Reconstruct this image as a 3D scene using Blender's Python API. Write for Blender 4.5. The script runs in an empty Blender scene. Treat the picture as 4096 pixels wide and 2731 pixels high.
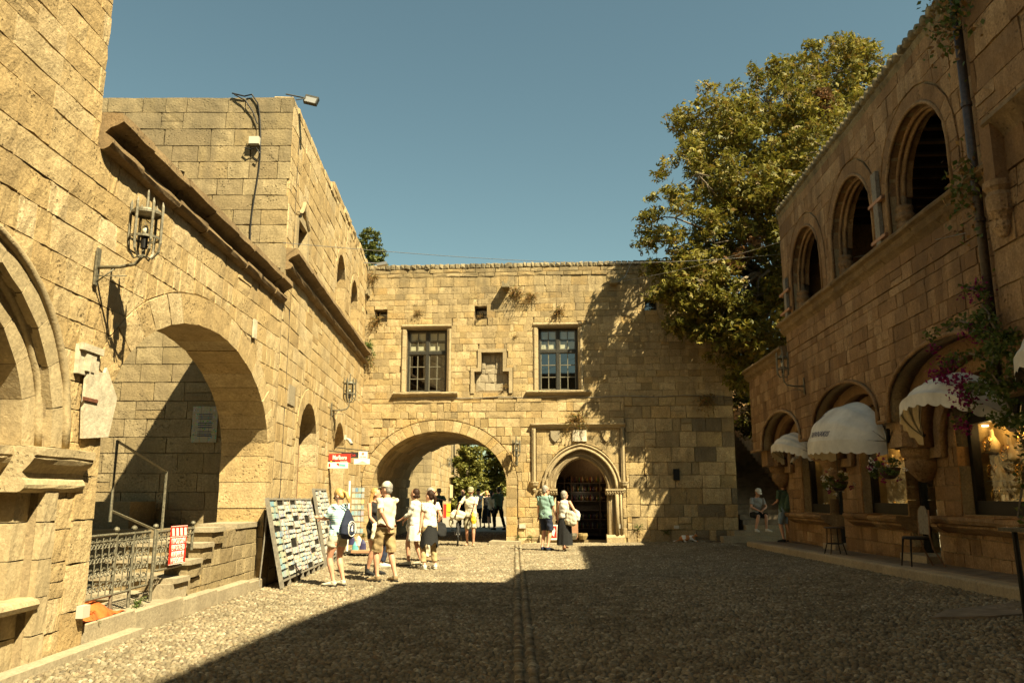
import bpy, bmesh, math, random
import numpy as np
from mathutils import Vector, Matrix, noise as mnoise
PI = math.pi
R = math.radians
scene = bpy.context.scene
COL = scene.collection

# ---------------------------------------------------------------- camera, light, exposure
cam_d = bpy.data.cameras.new("camera"); cam = bpy.data.objects.new("camera", cam_d); COL.objects.link(cam)
PITCH = math.atan(354 / 1829.)
CAM = Vector((0, 0, 1.55))
cam.location = CAM; cam.rotation_euler = (PI / 2 + PITCH, 0, 0)
cam_d.sensor_width = 36; cam_d.lens = 28.0; cam_d.clip_end = 3000; cam_d.clip_start = 0.05
scene.camera = cam
SUN = Vector((.55, -.62, 1.0)).normalized()
sl = bpy.data.lights.new("sun", 'SUN'); so = bpy.data.objects.new("sun", sl); COL.objects.link(so)
sl.energy = 5.0; sl.angle = R(0.5); sl.color = (1.0, .87, .56)
so.rotation_euler = SUN.to_track_quat('Z', 'Y').to_euler()
so.location = (20, -20, 40)
w = bpy.data.worlds.new("World"); scene.world = w; w.use_nodes = True
nt = w.node_tree; nt.nodes.clear()
sk = nt.nodes.new('ShaderNodeTexSky'); sk.sky_type = 'NISHITA'; sk.sun_disc = False
sk.sun_elevation = math.asin(SUN.z); sk.sun_rotation = math.atan2(SUN.x, SUN.y)
sk.altitude = 0; sk.air_density = 1.0; sk.dust_density = 0.7; sk.ozone_density = 1.0
tint = nt.nodes.new('ShaderNodeMix'); tint.data_type = 'RGBA'; tint.blend_type = 'MULTIPLY'
tint.inputs['Factor'].default_value = 1; tint.inputs['B'].default_value = (.86, .92, .64, 1)
bg = nt.nodes.new('ShaderNodeBackground'); bg.inputs['Strength'].default_value = 0.05
wo = nt.nodes.new('ShaderNodeOutputWorld')
nt.links.new(sk.outputs[0], tint.inputs['A']); nt.links.new(tint.outputs['Result'], bg.inputs['Color']); nt.links.new(bg.outputs[0], wo.inputs[0])
scene.view_settings.view_transform = 'Standard'; scene.view_settings.look = 'None'
scene.view_settings.exposure = 1.7; scene.view_settings.gamma = 1
scene.render.engine = 'CYCLES'
scene.cycles.use_denoising = True
scene.cycles.max_bounces = 8; scene.cycles.diffuse_bounces = 4; scene.cycles.glossy_bounces = 3
scene.cycles.transparent_max_bounces = 12; scene.cycles.caustics_reflective = False; scene.cycles.caustics_refractive = False
scene.cycles.sample_clamp_indirect = 6

# ---------------------------------------------------------------- materials
def new_mat(name):
    m = bpy.data.materials.new(name); m.use_nodes = True
    return m, m.node_tree, m.node_tree.nodes['Principled BSDF']
def mixc(t, fac, a, b, bt='MIX'):
    n = t.nodes.new('ShaderNodeMix'); n.data_type = 'RGBA'; n.blend_type = bt
    for k, v in (('Factor', fac), ('A', a), ('B', b)):
        if isinstance(v, (int, float)): n.inputs[k].default_value = v
        elif isinstance(v, tuple): n.inputs[k].default_value = (*v[:3], 1)
        else: t.links.new(v, n.inputs[k])
    return n.outputs['Result']
def mth(t, op, a, b=0.0, c=None):
    n = t.nodes.new('ShaderNodeMath'); n.operation = op
    for i, v in enumerate((a, b, c)):
        if v is None: continue
        if isinstance(v, (int, float)): n.inputs[i].default_value = v
        else: t.links.new(v, n.inputs[i])
    return n.outputs[0]
def ramp(t, fac, stops):
    n = t.nodes.new('ShaderNodeValToRGB'); e = n.color_ramp.elements
    while len(e) < len(stops): e.new(0.5)
    for i, (p, c) in enumerate(stops):
        e[i].position = p; e[i].color = (*c[:3], 1) if isinstance(c, tuple) else (c, c, c, 1)
    t.links.new(fac, n.inputs[0]); return n.outputs[0]
def noi(t, scale, detail=4, rough=.6, vec=None, dim=None):
    n = t.nodes.new('ShaderNodeTexNoise'); n.inputs['Scale'].default_value = scale
    n.inputs['Detail'].default_value = detail; n.inputs['Roughness'].default_value = rough
    if vec is not None: t.links.new(vec, n.inputs['Vector'])
    return n.outputs['Fac']
def mscale(t, vec, s):
    n = t.nodes.new('ShaderNodeMapping'); n.inputs['Scale'].default_value = s
    t.links.new(vec, n.inputs['Vector']); return n.outputs[0]
def rnd_piece(t):
    g = t.nodes.new('ShaderNodeNewGeometry'); o = t.nodes.new('ShaderNodeObjectInfo')
    return mth(t, 'FRACT', mth(t, 'ADD', g.outputs['Random Per Island'], o.outputs['Random'])), g.outputs['Position']

def stone_mat(name, cols, grime=(.16, .12, .075), grime_amt=.5, pit=1.0, bump=.012, var=.35, top=None):
    m, t, b = new_mat(name)
    r, P = rnd_piece(t)
    base = ramp(t, r, [(i / (len(cols) - 1), c) for i, c in enumerate(cols)])
    big = noi(t, .55, 5, .62, P)
    mid = noi(t, 3.5, 5, .65, P)
    fine = noi(t, 26, 5, .7, P)
    streak = noi(t, 1.0, 4, .6, mscale(t, P, (3.5, 3.5, .45)))
    c = mixc(t, mth(t, 'MULTIPLY', ramp(t, mid, [(.35, 0.), (.68, 1.)]), var), base, tuple(x * .62 for x in cols[0]))
    g = ramp(t, mth(t, 'MULTIPLY', big, streak), [(.20, 0.), (.38, 1.)])
    c = mixc(t, mth(t, 'MULTIPLY', g, grime_amt), c, grime)
    if top:                                                          # lichen and soot that settle on the wall head
        sp = t.nodes.new('ShaderNodeSeparateXYZ'); t.links.new(P, sp.inputs[0])
        zz = mth(t, 'DIVIDE', mth(t, 'SUBTRACT', mth(t, 'ADD', sp.outputs['Z'], mth(t, 'MULTIPLY', mth(t, 'SUBTRACT', streak, .5), 3.2)), top[0]), top[1] - top[0])
        c = mixc(t, mth(t, 'MULTIPLY', ramp(t, zz, [(0., 0.), (1., 1.)]), ramp(t, mid, [(.3, .25), (.6, .8)])), c, (.15, .125, .08))
    c = mixc(t, ramp(t, fine, [(.42, .45), (.62, 0.)]), c, tuple(x * .45 for x in cols[0]))
    v = t.nodes.new('ShaderNodeTexVoronoi'); v.inputs['Scale'].default_value = 17; t.links.new(P, v.inputs['Vector'])
    pm = ramp(t, noi(t, 2.3, 3, .6, P), [(.50, 0.), (.66, 1.)])
    pits = mth(t, 'MULTIPLY', ramp(t, mth(t, 'ADD', v.outputs['Distance'], mth(t, 'MULTIPLY', fine, .7)), [(.52, 1.), (.68, 0.)]), pm)
    c = mixc(t, mth(t, 'MULTIPLY', pits, .55 * pit), c, tuple(x * .3 for x in cols[0]))
    t.links.new(c, b.inputs['Base Color']); b.inputs['Roughness'].default_value = .92
    b.inputs['Specular IOR Level'].default_value = .15
    h = mth(t, 'SUBTRACT', mth(t, 'ADD', mth(t, 'MULTIPLY', fine, .6), mth(t, 'MULTIPLY', mid, 1.1)), mth(t, 'MULTIPLY', pits, .8 * pit))
    bp = t.nodes.new('ShaderNodeBump'); bp.inputs['Strength'].default_value = .9; bp.inputs['Distance'].default_value = bump
    t.links.new(h, bp.inputs['Height']); t.links.new(bp.outputs[0], b.inputs['Normal'])
    return m
def plain(name, col, rough=.6, metal=0., spec=.5, var=.0, scale=8, bump=0., emit=None, es=1.):
    m, t, b = new_mat(name)
    b.inputs['Roughness'].default_value = rough; b.inputs['Metallic'].default_value = metal
    b.inputs['Specular IOR Level'].default_value = spec
    g = t.nodes.new('ShaderNodeNewGeometry'); P = g.outputs['Position']
    n = noi(t, scale, 5, .65, P)
    c = mixc(t, ramp(t, n, [(.35, 0.), (.68, 1.)]), tuple(min(1, x * (1 + var)) for x in col), tuple(x * (1 - var) for x in col))
    t.links.new(c, b.inputs['Base Color'])
    if bump:
        bp = t.nodes.new('ShaderNodeBump'); bp.inputs['Distance'].default_value = bump; bp.inputs['Strength'].default_value = .8
        t.links.new(noi(t, scale * 2.5, 5, .65, P), bp.inputs['Height']); t.links.new(bp.outputs[0], b.inputs['Normal'])
    if emit: b.inputs['Emission Color'].default_value = (*emit, 1); b.inputs['Emission Strength'].default_value = es
    return m
M = {}
M['sand'] = stone_mat('sandstone', [(0.425, 0.297, 0.138), (0.521, 0.383, 0.191), (0.595, 0.467, 0.266), (0.478, 0.340, 0.159), (0.563, 0.409, 0.201), (0.638, 0.510, 0.308)], grime_amt=.4, bump=.022, var=.5)
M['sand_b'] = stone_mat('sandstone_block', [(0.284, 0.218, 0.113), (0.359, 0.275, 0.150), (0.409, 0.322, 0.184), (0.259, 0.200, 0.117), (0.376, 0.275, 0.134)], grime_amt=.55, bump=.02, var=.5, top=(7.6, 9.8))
M['gate'] = stone_mat('gate_stone', [(0.331, 0.240, 0.113), (0.526, 0.390, 0.186), (0.629, 0.478, 0.259), (0.389, 0.290, 0.150), (0.686, 0.528, 0.289), (0.503, 0.334, 0.134), (0.571, 0.429, 0.223), (0.286, 0.223, 0.124)], grime_amt=.5, bump=.02, var=.5, top=(7.6, 9.8))
M['trim'] = stone_mat('trim_stone', [(0.425, 0.334, 0.192), (0.476, 0.374, 0.218), (0.405, 0.314, 0.178)], grime_amt=.5, pit=.6)
M['right'] = stone_mat('reddish_stone', [(.25, .15, .07), (.34, .21, .105), (.44, .29, .155), (.21, .125, .06), (.37, .23, .115), (.50, .345, .19), (.29, .175, .085)], grime=(.10, .065, .04), grime_amt=.6, bump=.02, var=.5)
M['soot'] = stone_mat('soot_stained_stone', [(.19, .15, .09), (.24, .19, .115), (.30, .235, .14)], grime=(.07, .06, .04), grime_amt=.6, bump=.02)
M['mortar'] = stone_mat('mortar', [(.27, .20, .11), (.33, .25, .14)], grime_amt=.6, bump=.02)
M['weath'] = stone_mat('weathered_top', [(.27, .22, .13), (.36, .29, .17), (.22, .18, .11)], grime=(.10, .085, .06), grime_amt=.8, bump=.03)
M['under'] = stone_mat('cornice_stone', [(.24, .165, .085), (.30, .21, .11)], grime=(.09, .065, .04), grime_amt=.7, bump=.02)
M['slab'] = stone_mat('kerb_slab', [(0.360, 0.297, 0.198), (0.414, 0.347, 0.234), (0.324, 0.270, 0.180)], grime_amt=.3, pit=.4)
M['pebble'] = stone_mat('pebble', [(0.188, 0.155, 0.099), (0.282, 0.230, 0.146), (0.357, 0.301, 0.197), (0.141, 0.117, 0.080), (0.320, 0.249, 0.146), (0.244, 0.193, 0.122), (0.470, 0.414, 0.291), (0.226, 0.155, 0.094), (0.113, 0.094, 0.066)], grime=(.09, .07, .04), grime_amt=.65, pit=0, bump=.004, var=.35)
M['dirt'] = plain('ground_dirt', (.13, .10, .06), .95, spec=.1, var=.35, scale=5, bump=.02)
M['plaza'] = plain('plaza_paving', (.24, .215, .17), .9, spec=.1, var=.15, scale=3, bump=.01)
M['pave'] = plain('pavement', (.19, .15, .105), .9, spec=.15, var=.3, scale=4, bump=.006)
M['iron'] = plain('wrought_iron', (.045, .042, .033), .55, .6, var=.5, scale=30, bump=.002)
M['oiron'] = plain('painted_iron', (.14, .125, .085), .55, .3, var=.5, scale=30, bump=.002)
M['rust'] = plain('rusty_iron', (.16, .06, .03), .8, .3, var=.4, scale=30)
M['black'] = plain('black_paint', (.012, .011, .010), .55, spec=.2, var=.2)
M['dark'] = plain('dark_room', (.02, .016, .012), .9, var=.2)  # near-black colour standing in for unlit interiors
M['dwood'] = plain('dark_wood', (.045, .03, .02), .5, var=.5, scale=20)
M['wood'] = plain('brown_wood', (.17, .09, .045), .6, var=.4, scale=20)
M['plank'] = plain('grey_plank', (.17, .15, .115), .8, var=.3, scale=20)
M['white'] = plain('white_paint', (.78, .74, .64), .5, var=.05)
M['cloth_w'] = plain('white_canvas', (.54, .52, .46), .85, spec=.1, var=.25, scale=1.6, bump=.006)
M['marble'] = plain('marble', (.46, .40, .29), .7, var=.25, scale=7, bump=.012)
M['red'] = plain('red_paint', (.62, .025, .012), .5, var=.08)
M['blk'] = plain('black_print', (.02, .02, .02), .5)
M['navyprint'] = plain('navy_print', (.03, .03, .09), .6)
M['yellow'] = plain('yellow_paint', (.75, .50, .03), .5)
M['teal'] = plain('teal_print', (.12, .42, .42), .5)
M['gold'] = plain('gold', (.80, .50, .13), .25, 1.)
M['cream'] = plain('cream_velvet', (.62, .47, .25), .8, var=.1)
M['ochre'] = plain('display_cloth', (.26, .185, .07), .8, var=.15)
M['strap'] = plain('orange_strap', (.36, .19, .10), .7, var=.15)
M['rubber'] = plain('rubber', (.02, .02, .02), .8)
M['steel'] = plain('grey_metal', (.30, .29, .27), .4, .7)
M['plastic'] = plain('white_plastic', (.46, .43, .35), .5)
M['tarp'] = plain('orange_tarp', (.52, .10, .02), .5, var=.55, scale=5, bump=.01)
M['blind'] = plain('roller_blind', (.62, .60, .50), .8)
M['olive_back'] = plain('reflection_panel', (.20, .18, .11), .8, var=.3, scale=1.5)  # panel colour standing in for the pale reflection in the shop glass
M['bark'] = plain('bark', (.13, .10, .065), .9, var=.4, scale=12, bump=.01)
def glass_mat(name, tint=(.9, .9, .85), rough=.02, opac=.25):
    m, t, b = new_mat(name); t.nodes.remove(b)
    o = t.nodes['Material Output']
    g = t.nodes.new('ShaderNodeBsdfGlossy'); g.inputs['Roughness'].default_value = rough
    tr = t.nodes.new('ShaderNodeBsdfTransparent'); tr.inputs['Color'].default_value = (*tint, 1)
    f = t.nodes.new('ShaderNodeFresnel'); f.inputs['IOR'].default_value = 1.5
    mx = t.nodes.new('ShaderNodeMixShader')
    ng = t.nodes.new('ShaderNodeNewGeometry')
    t.links.new(mth(t, 'MULTIPLY', mth(t, 'ADD', f.outputs[0], opac), mth(t, 'SUBTRACT', 1.0, ng.outputs['Backfacing'])), mx.inputs[0]); t.links.new(tr.outputs[0], mx.inputs[1]); t.links.new(g.outputs[0], mx.inputs[2])
    t.links.new(mx.outputs[0], o.inputs[0]); return m
M['glass'] = glass_mat('window_glass', opac=.06)
M['glass_d'] = glass_mat('gate_glass', (.4, .4, .4), opac=.12)
def leaf_mat(name, cols, trans=.35):
    m, t, b = new_mat(name)
    r, P = rnd_piece(t)
    c = ramp(t, r, [(i / (len(cols) - 1), x) for i, x in enumerate(cols)])
    t.links.new(c, b.inputs['Base Color']); b.inputs['Roughness'].default_value = .55; b.inputs['Specular IOR Level'].default_value = .3
    tl = t.nodes.new('ShaderNodeBsdfTranslucent'); t.links.new(c, tl.inputs['Color'])
    mx = t.nodes.new('ShaderNodeMixShader'); mx.inputs[0].default_value = trans
    t.links.new(b.outputs[0], mx.inputs[1]); t.links.new(tl.outputs[0], mx.inputs[2]); t.links.new(mx.outputs[0], t.nodes['Material Output'].inputs[0])
    return m
M['leaf'] = leaf_mat('plane_leaf', [(.075, .08, .010), (.16, .145, .018), (.11, .105, .013), (.25, .20, .03), (.06, .065, .010), (.19, .115, .02), (.13, .125, .015), (.30, .25, .045)])
M['leaf_dry'] = leaf_mat('dry_leaf', [(.15, .07, .03), (.20, .10, .035), (.11, .055, .02), (.12, .09, .03)])
M['leaf_pine'] = leaf_mat('pine_needles', [(.05, .065, .012), (.09, .10, .016), (.12, .125, .02)], .2)
M['leaf_cyp'] = leaf_mat('cypress_leaf', [(.09, .10, .02), (.15, .15, .028), (.21, .19, .04), (.12, .12, .02)], .25)
M['leaf_g'] = leaf_mat('green_leaf', [(.05, .09, .015), (.09, .12, .02), (.12, .14, .03)])
M['dry'] = leaf_mat('dry_twig', [(.24, .13, .04), (.30, .18, .055), (.18, .09, .03), (.16, .14, .04)], .3)
M['magenta'] = leaf_mat('magenta_bract', [(.22, .008, .09), (.16, .006, .07), (.28, .015, .11)])
M['petal_w'] = leaf_mat('white_petal', [(.7, .68, .62), (.6, .58, .52)])
# ---------------------------------------------------------------- helpers
WL = {}                                             # world position of every object's origin
def put(o, parent=None, label=None, cat=None, group=None, kind=None):
    COL.objects.link(o)
    if parent is not None: o.parent = parent
    for k, v in (('label', label), ('category', cat), ('group', group), ('kind', kind)):
        if v: o[k] = v
    return o
def thing(name, label, cat, loc, group=None):
    o = bpy.data.objects.new(name, None); o.empty_display_size = .2
    put(o, None, label, cat, group); o.location = loc; WL[o.name] = Vector(loc); return o
def V3(*a): return Vector(a)
class MB:
    def __init__(s): s.v = []; s.f = []; s.mi = []
    def add(s, vs, fs, mi=0):
        n = len(s.v); s.v += [tuple(x) for x in vs]; s.f += [tuple(i + n for i in f) for f in fs]; s.mi += [mi] * len(fs)
    def box(s, c, d, rot=None, mi=0):
        c = Vector(c); P = []
        for x in (-.5, .5):
            for y in (-.5, .5):
                for z in (-.5, .5):
                    q = Vector((x * d[0], y * d[1], z * d[2]))
                    if rot is not None: q = rot @ q
                    P.append(c + q)
        s.add(P, [(0, 1, 3, 2), (4, 6, 7, 5), (0, 4, 5, 1), (2, 3, 7, 6), (0, 2, 6, 4), (1, 5, 7, 3)], mi)
    def tube(s, pts, r, n=6, mi=0, cap=True):
        pts = [Vector(p) for p in pts]; rs = r if isinstance(r, (list, tuple)) else [r] * len(pts)
        rings = []; up = Vector((0, 0, 1))
        for i, p in enumerate(pts):
            d = (pts[min(i + 1, len(pts) - 1)] - pts[max(i - 1, 0)]).normalized()
            a = d.cross(up) if abs(d.z) < .95 else d.cross(Vector((1, 0, 0)))
            a.normalize(); b = d.cross(a).normalized()
            rings.append([p + a * rs[i] * math.cos(2 * PI * k / n) + b * rs[i] * math.sin(2 * PI * k / n) for k in range(n)])
        vs = [q for rr in rings for q in rr]; fs = []
        for i in range(len(pts) - 1):
            for k in range(n): fs.append((i * n + k, i * n + (k + 1) % n, (i + 1) * n + (k + 1) % n, (i + 1) * n + k))
        if cap: fs.append(tuple(range(n - 1, -1, -1))); fs.append(tuple(range((len(pts) - 1) * n, len(pts) * n)))
        s.add(vs, fs, mi)
    def loft(s, secs, xdir=(1, 0, 0), n=12, mi=0):
        """secs: (center, rx, ry); closed ends"""
        pts = [Vector(c) for c, _, _ in secs]; X0 = Vector(xdir).normalized(); vs = []; fs = []
        for i, (c, rx, ry) in enumerate(secs):
            d = (pts[min(i + 1, len(pts) - 1)] - pts[max(i - 1, 0)])
            d = d.normalized() if d.length > 1e-6 else Vector((0, 0, 1))
            b = d.cross(X0)
            if b.length < .05: b = d.cross(Vector((0, 1, 0.3)))
            b.normalize(); a = b.cross(d).normalized()
            for k in range(n):
                th = 2 * PI * k / n; vs.append(Vector(c) + a * rx * math.cos(th) + b * ry * math.sin(th))
        for i in range(len(secs) - 1):
            for k in range(n): fs.append((i * n + k, i * n + (k + 1) % n, (i + 1) * n + (k + 1) % n, (i + 1) * n + k))
        fs.append(tuple(range(n - 1, -1, -1))); fs.append(tuple(range((len(secs) - 1) * n, len(secs) * n)))
        s.add(vs, fs, mi)
    def ell(s, c, r, rot=None, nu=12, nv=8, mi=0):
        vs = [];fs = []
        for i in range(nv + 1):
            ph = PI * i / nv
            for k in range(nu):
                q = Vector((r[0] * math.sin(ph) * math.cos(2 * PI * k / nu), r[1] * math.sin(ph) * math.sin(2 * PI * k / nu), r[2] * math.cos(ph)))
                if rot is not None: q = rot @ q
                vs.append(Vector(c) + q)
        for i in range(nv):
            for k in range(nu): fs.append((i * nu + k, (i + 1) * nu + k, (i + 1) * nu + (k + 1) % nu, i * nu + (k + 1) % nu))
        s.add(vs, fs, mi)
    def lathe(s, prof, c, n=16, mi=0, ax=None):
        vs = []; fs = []
        for r, z in prof:
            for k in range(n):
                q = Vector((r * math.cos(2 * PI * k / n), r * math.sin(2 * PI * k / n), z))
                if ax is not None: q = ax @ q
                vs.append(Vector(c) + q)
        m_ = len(prof)
        for i in range(m_ - 1):
            for k in range(n): fs.append((i * n + k, i * n + (k + 1) % n, (i + 1) * n + (k + 1) % n, (i + 1) * n + k))
        s.add(vs, fs, mi)
    def prism(s, fr, poly, w0, w1, mi=0):
        n = len(poly); vs = [fr(u, w1, z) for u, z in poly] + [fr(u, w0, z) for u, z in poly]
        fs = [tuple(range(n)), tuple(range(2 * n - 1, n - 1, -1))] + [(i, n + i, n + (i + 1) % n, (i + 1) % n) for i in range(n)]
        s.add(vs, fs, mi)
    def fbox(s, fr, u0, u1, w0, w1, z0, z1, mi=0): s.prism(fr, [(u0, z0), (u1, z0), (u1, z1), (u0, z1)], w0, w1, mi)
    def strip(s, fr, prof, u0, u1, n=1, jit=0., rng=None, mi=0):
        """profile [(w,z)] swept along u"""
        m_ = len(prof); vs = []
        for i in range(n + 1):
            u = u0 + (u1 - u0) * i / n
            for w_, z in prof:
                j = (rng.uniform(-jit, jit), rng.uniform(-jit, jit)) if rng and jit else (0, 0)
                vs.append(fr(u, w_ + j[0], z + j[1]))
        fs = [(i * m_ + k, i * m_ + (k + 1) % m_, (i + 1) * m_ + (k + 1) % m_, (i + 1) * m_ + k) for i in range(n) for k in range(m_)]
        fs.append(tuple(range(m_))); fs.append(tuple(range((n + 1) * m_ - 1, n * m_ - 1, -1)))
        s.add(vs, fs, mi)
    def build(s, name, mat, parent=None, label=None, cat=None, group=None, kind=None, smooth=False, recalc=True, origin=None, mods=None):
        base = WL[parent.name] if parent is not None else (Vector(origin) if origin is not None else None)
        if base is None:
            a = np.array(s.v) if s.v else np.zeros((1, 3)); base = Vector(((a[:, 0].min() + a[:, 0].max()) / 2, (a[:, 1].min() + a[:, 1].max()) / 2, a[:, 2].min()))
        me = bpy.data.meshes.new(name)
        me.from_pydata([(x[0] - base.x, x[1] - base.y, x[2] - base.z) for x in s.v], [], s.f)
        if recalc:
            bm = bmesh.new(); bm.from_mesh(me); bmesh.ops.recalc_face_normals(bm, faces=bm.faces); bm.to_mesh(me); bm.free()
        for m_ in (mat if isinstance(mat, (list, tuple)) else [mat]): me.materials.append(m_)
        if len(set(s.mi)) > 1: me.polygons.foreach_set('material_index', s.mi)
        if smooth: me.polygons.foreach_set('use_smooth', [True] * len(me.polygons))
        o = bpy.data.objects.new(name, me); put(o, parent, label, cat, group, kind)
        if parent is None: o.location = base
        WL[o.name] = base.copy()
        return o
def raw(name, V, F, mat, parent=None, smooth=False, label=None, cat=None, group=None, kind=None, origin=(0, 0, 0), mi=None):
    """numpy mesh with equal sized faces"""
    base = WL[parent.name] if parent is not None else Vector(origin)
    me = bpy.data.meshes.new(name); V = np.asarray(V, dtype=np.float32) - np.array(base, dtype=np.float32)
    F = np.asarray(F, dtype=np.int32); k = F.shape[1]
    me.vertices.add(len(V)); me.vertices.foreach_set('co', V.ravel())
    me.loops.add(F.size); me.loops.foreach_set('vertex_index', F.ravel())
    me.polygons.add(len(F)); me.polygons.foreach_set('loop_start', np.arange(0, F.size, k, dtype=np.int32))
    me.polygons.foreach_set('loop_total', np.full(len(F), k, dtype=np.int32))
    if smooth: me.polygons.foreach_set('use_smooth', np.ones(len(F), dtype=bool))
    for m_ in (mat if isinstance(mat, (list, tuple)) else [mat]): me.materials.append(m_)
    if mi is not None: me.polygons.foreach_set('material_index', np.asarray(mi, dtype=np.int32))
    me.update(calc_edges=True); me.validate()
    o = bpy.data.objects.new(name, me); put(o, parent, label, cat, group, kind)
    if parent is None: o.location = base
    WL[o.name] = base.copy(); return o
def frame(o, d, n):
    """u along d, w along the outward normal n, z up -> world point"""
    o = Vector((o[0], o[1], 0)); d = Vector((d[0], d[1], 0)).normalized(); n = Vector((n[0], n[1], 0))
    n = (n - d * n.dot(d)).normalized()
    def f(u, w_, z): return o + d * u + n * w_ + Vector((0, 0, z))
    f.o, f.d, f.n = o, d, n
    f.m = Matrix((tuple(d) , tuple(n), (0, 0, 1))).transposed()
    return f
def curve_slab(name, fr, outline, holes, w0, w1, mat, parent, kind=None):
    cu = bpy.data.curves.new(name, 'CURVE'); cu.dimensions = '2D'; cu.fill_mode = 'BOTH'; cu.extrude = (w1 - w0) / 2
    for P in [outline] + holes:
        sp = cu.splines.new('POLY'); sp.points.add(len(P) - 1); sp.use_cyclic_u = True
        for i, (u, z) in enumerate(P): sp.points[i].co = (u, z, 0, 1)
    tmp = bpy.data.objects.new('tmp', cu); me = bpy.data.meshes.new_from_object(tmp)
    bpy.data.objects.remove(tmp); bpy.data.curves.remove(cu)
    base = WL[parent.name]; wm = (w0 + w1) / 2
    for v in me.vertices:
        v.co = fr(v.co.x, wm + v.co.z, v.co.y) - base
    bm = bmesh.new(); bm.from_mesh(me); bmesh.ops.remove_doubles(bm, verts=bm.verts, dist=1e-4); bmesh.ops.recalc_face_normals(bm, faces=bm.faces); bm.to_mesh(me); bm.free()
    me.materials.clear(); me.materials.append(mat)
    o = bpy.data.objects.new(name, me); put(o, parent, kind=kind); WL[o.name] = base.copy(); return o
def text_mesh(txt, fr, u, w_, z, size, mat, parent, name='lettering', align='CENTER', sx=1., shear=0., flip=1, depth=.002, bold=0.):
    cu = bpy.data.curves.new('t', 'FONT'); cu.body = txt; cu.size = size; cu.align_x = align; cu.extrude = depth; cu.shear = shear; cu.offset = bold; cu.resolution_u = 2
    tmp = bpy.data.objects.new('tmp', cu); me = bpy.data.meshes.new_from_object(tmp)
    bpy.data.objects.remove(tmp); bpy.data.curves.remove(cu)
    base = WL[parent.name]
    for v in me.vertices: v.co = fr(u + flip * v.co.x * sx, w_ + v.co.z, z + v.co.y) - base
    me.materials.clear(); me.materials.append(mat)
    o = bpy.data.objects.new(name, me); put(o, parent); WL[o.name] = base.copy(); return o
def px_area(pts):
    """rough size in the picture of a polygon of world points"""
    P = []
    c, s = math.cos(PITCH), math.sin(PITCH)
    for p in pts:
        zc = p[1] * c + (p[2] - 1.55) * s
        if zc < .3: return 0
        P.append((512 + 796.3 * p[0] / zc, 341 - 796.3 * (-p[1] * s + (p[2] - 1.55) * c) / zc))
    if max(x for x, _ in P) < 0 or min(x for x, _ in P) > 1024 or max(y for _, y in P) < 0 or min(y for _, y in P) > 682: return 0
    return abs(sum(P[i][0] * P[(i + 1) % len(P)][1] - P[(i + 1) % len(P)][0] * P[i][1] for i in range(len(P)))) / 2
# ---- masonry
def clip_half(poly, P, N):
    out = []
    for i in range(len(poly)):
        a, b = poly[i], poly[(i + 1) % len(poly)]
        da = (a[0] - P[0]) * N[0] + (a[1] - P[1]) * N[1]; db = (b[0] - P[0]) * N[0] + (b[1] - P[1]) * N[1]
        if da >= 0: out.append(a)
        if (da >= 0) != (db >= 0):
            t = da / (da - db); out.append((a[0] + (b[0] - a[0]) * t, a[1] + (b[1] - a[1]) * t))
    return out
def area2(p): return abs(sum(p[i][0] * p[(i + 1) % len(p)][1] - p[(i + 1) % len(p)][0] * p[i][1] for i in range(len(p)))) / 2
def sub_rect(r, h):
    a, b, c, d = r; A, B, C, D = h
    if A >= b or B <= a or C >= d or D <= c: return [r]
    out = []
    if A > a: out.append((a, A, c, d)); a = A
    if B < b: out.append((B, b, c, d)); b = B
    if C > c: out.append((a, b, c, C))
    if D < d: out.append((a, b, D, d))
    return out
def arch_h(c, spring, a, h, base=-1.): return ('a', c, spring, a, h, base)
def arch_poly(H, base=None, n=24):
    _, c, s, a, h, b = H
    b = b if base is None else base
    return [(c - a, b)] + [(c - a * math.cos(PI * i / n), s + h * math.sin(PI * i / n)) for i in range(n + 1)] + [(c + a, b)]
def rect_poly(a, b, c, d): return [(a, c), (b, c), (b, d), (a, d)]
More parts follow.
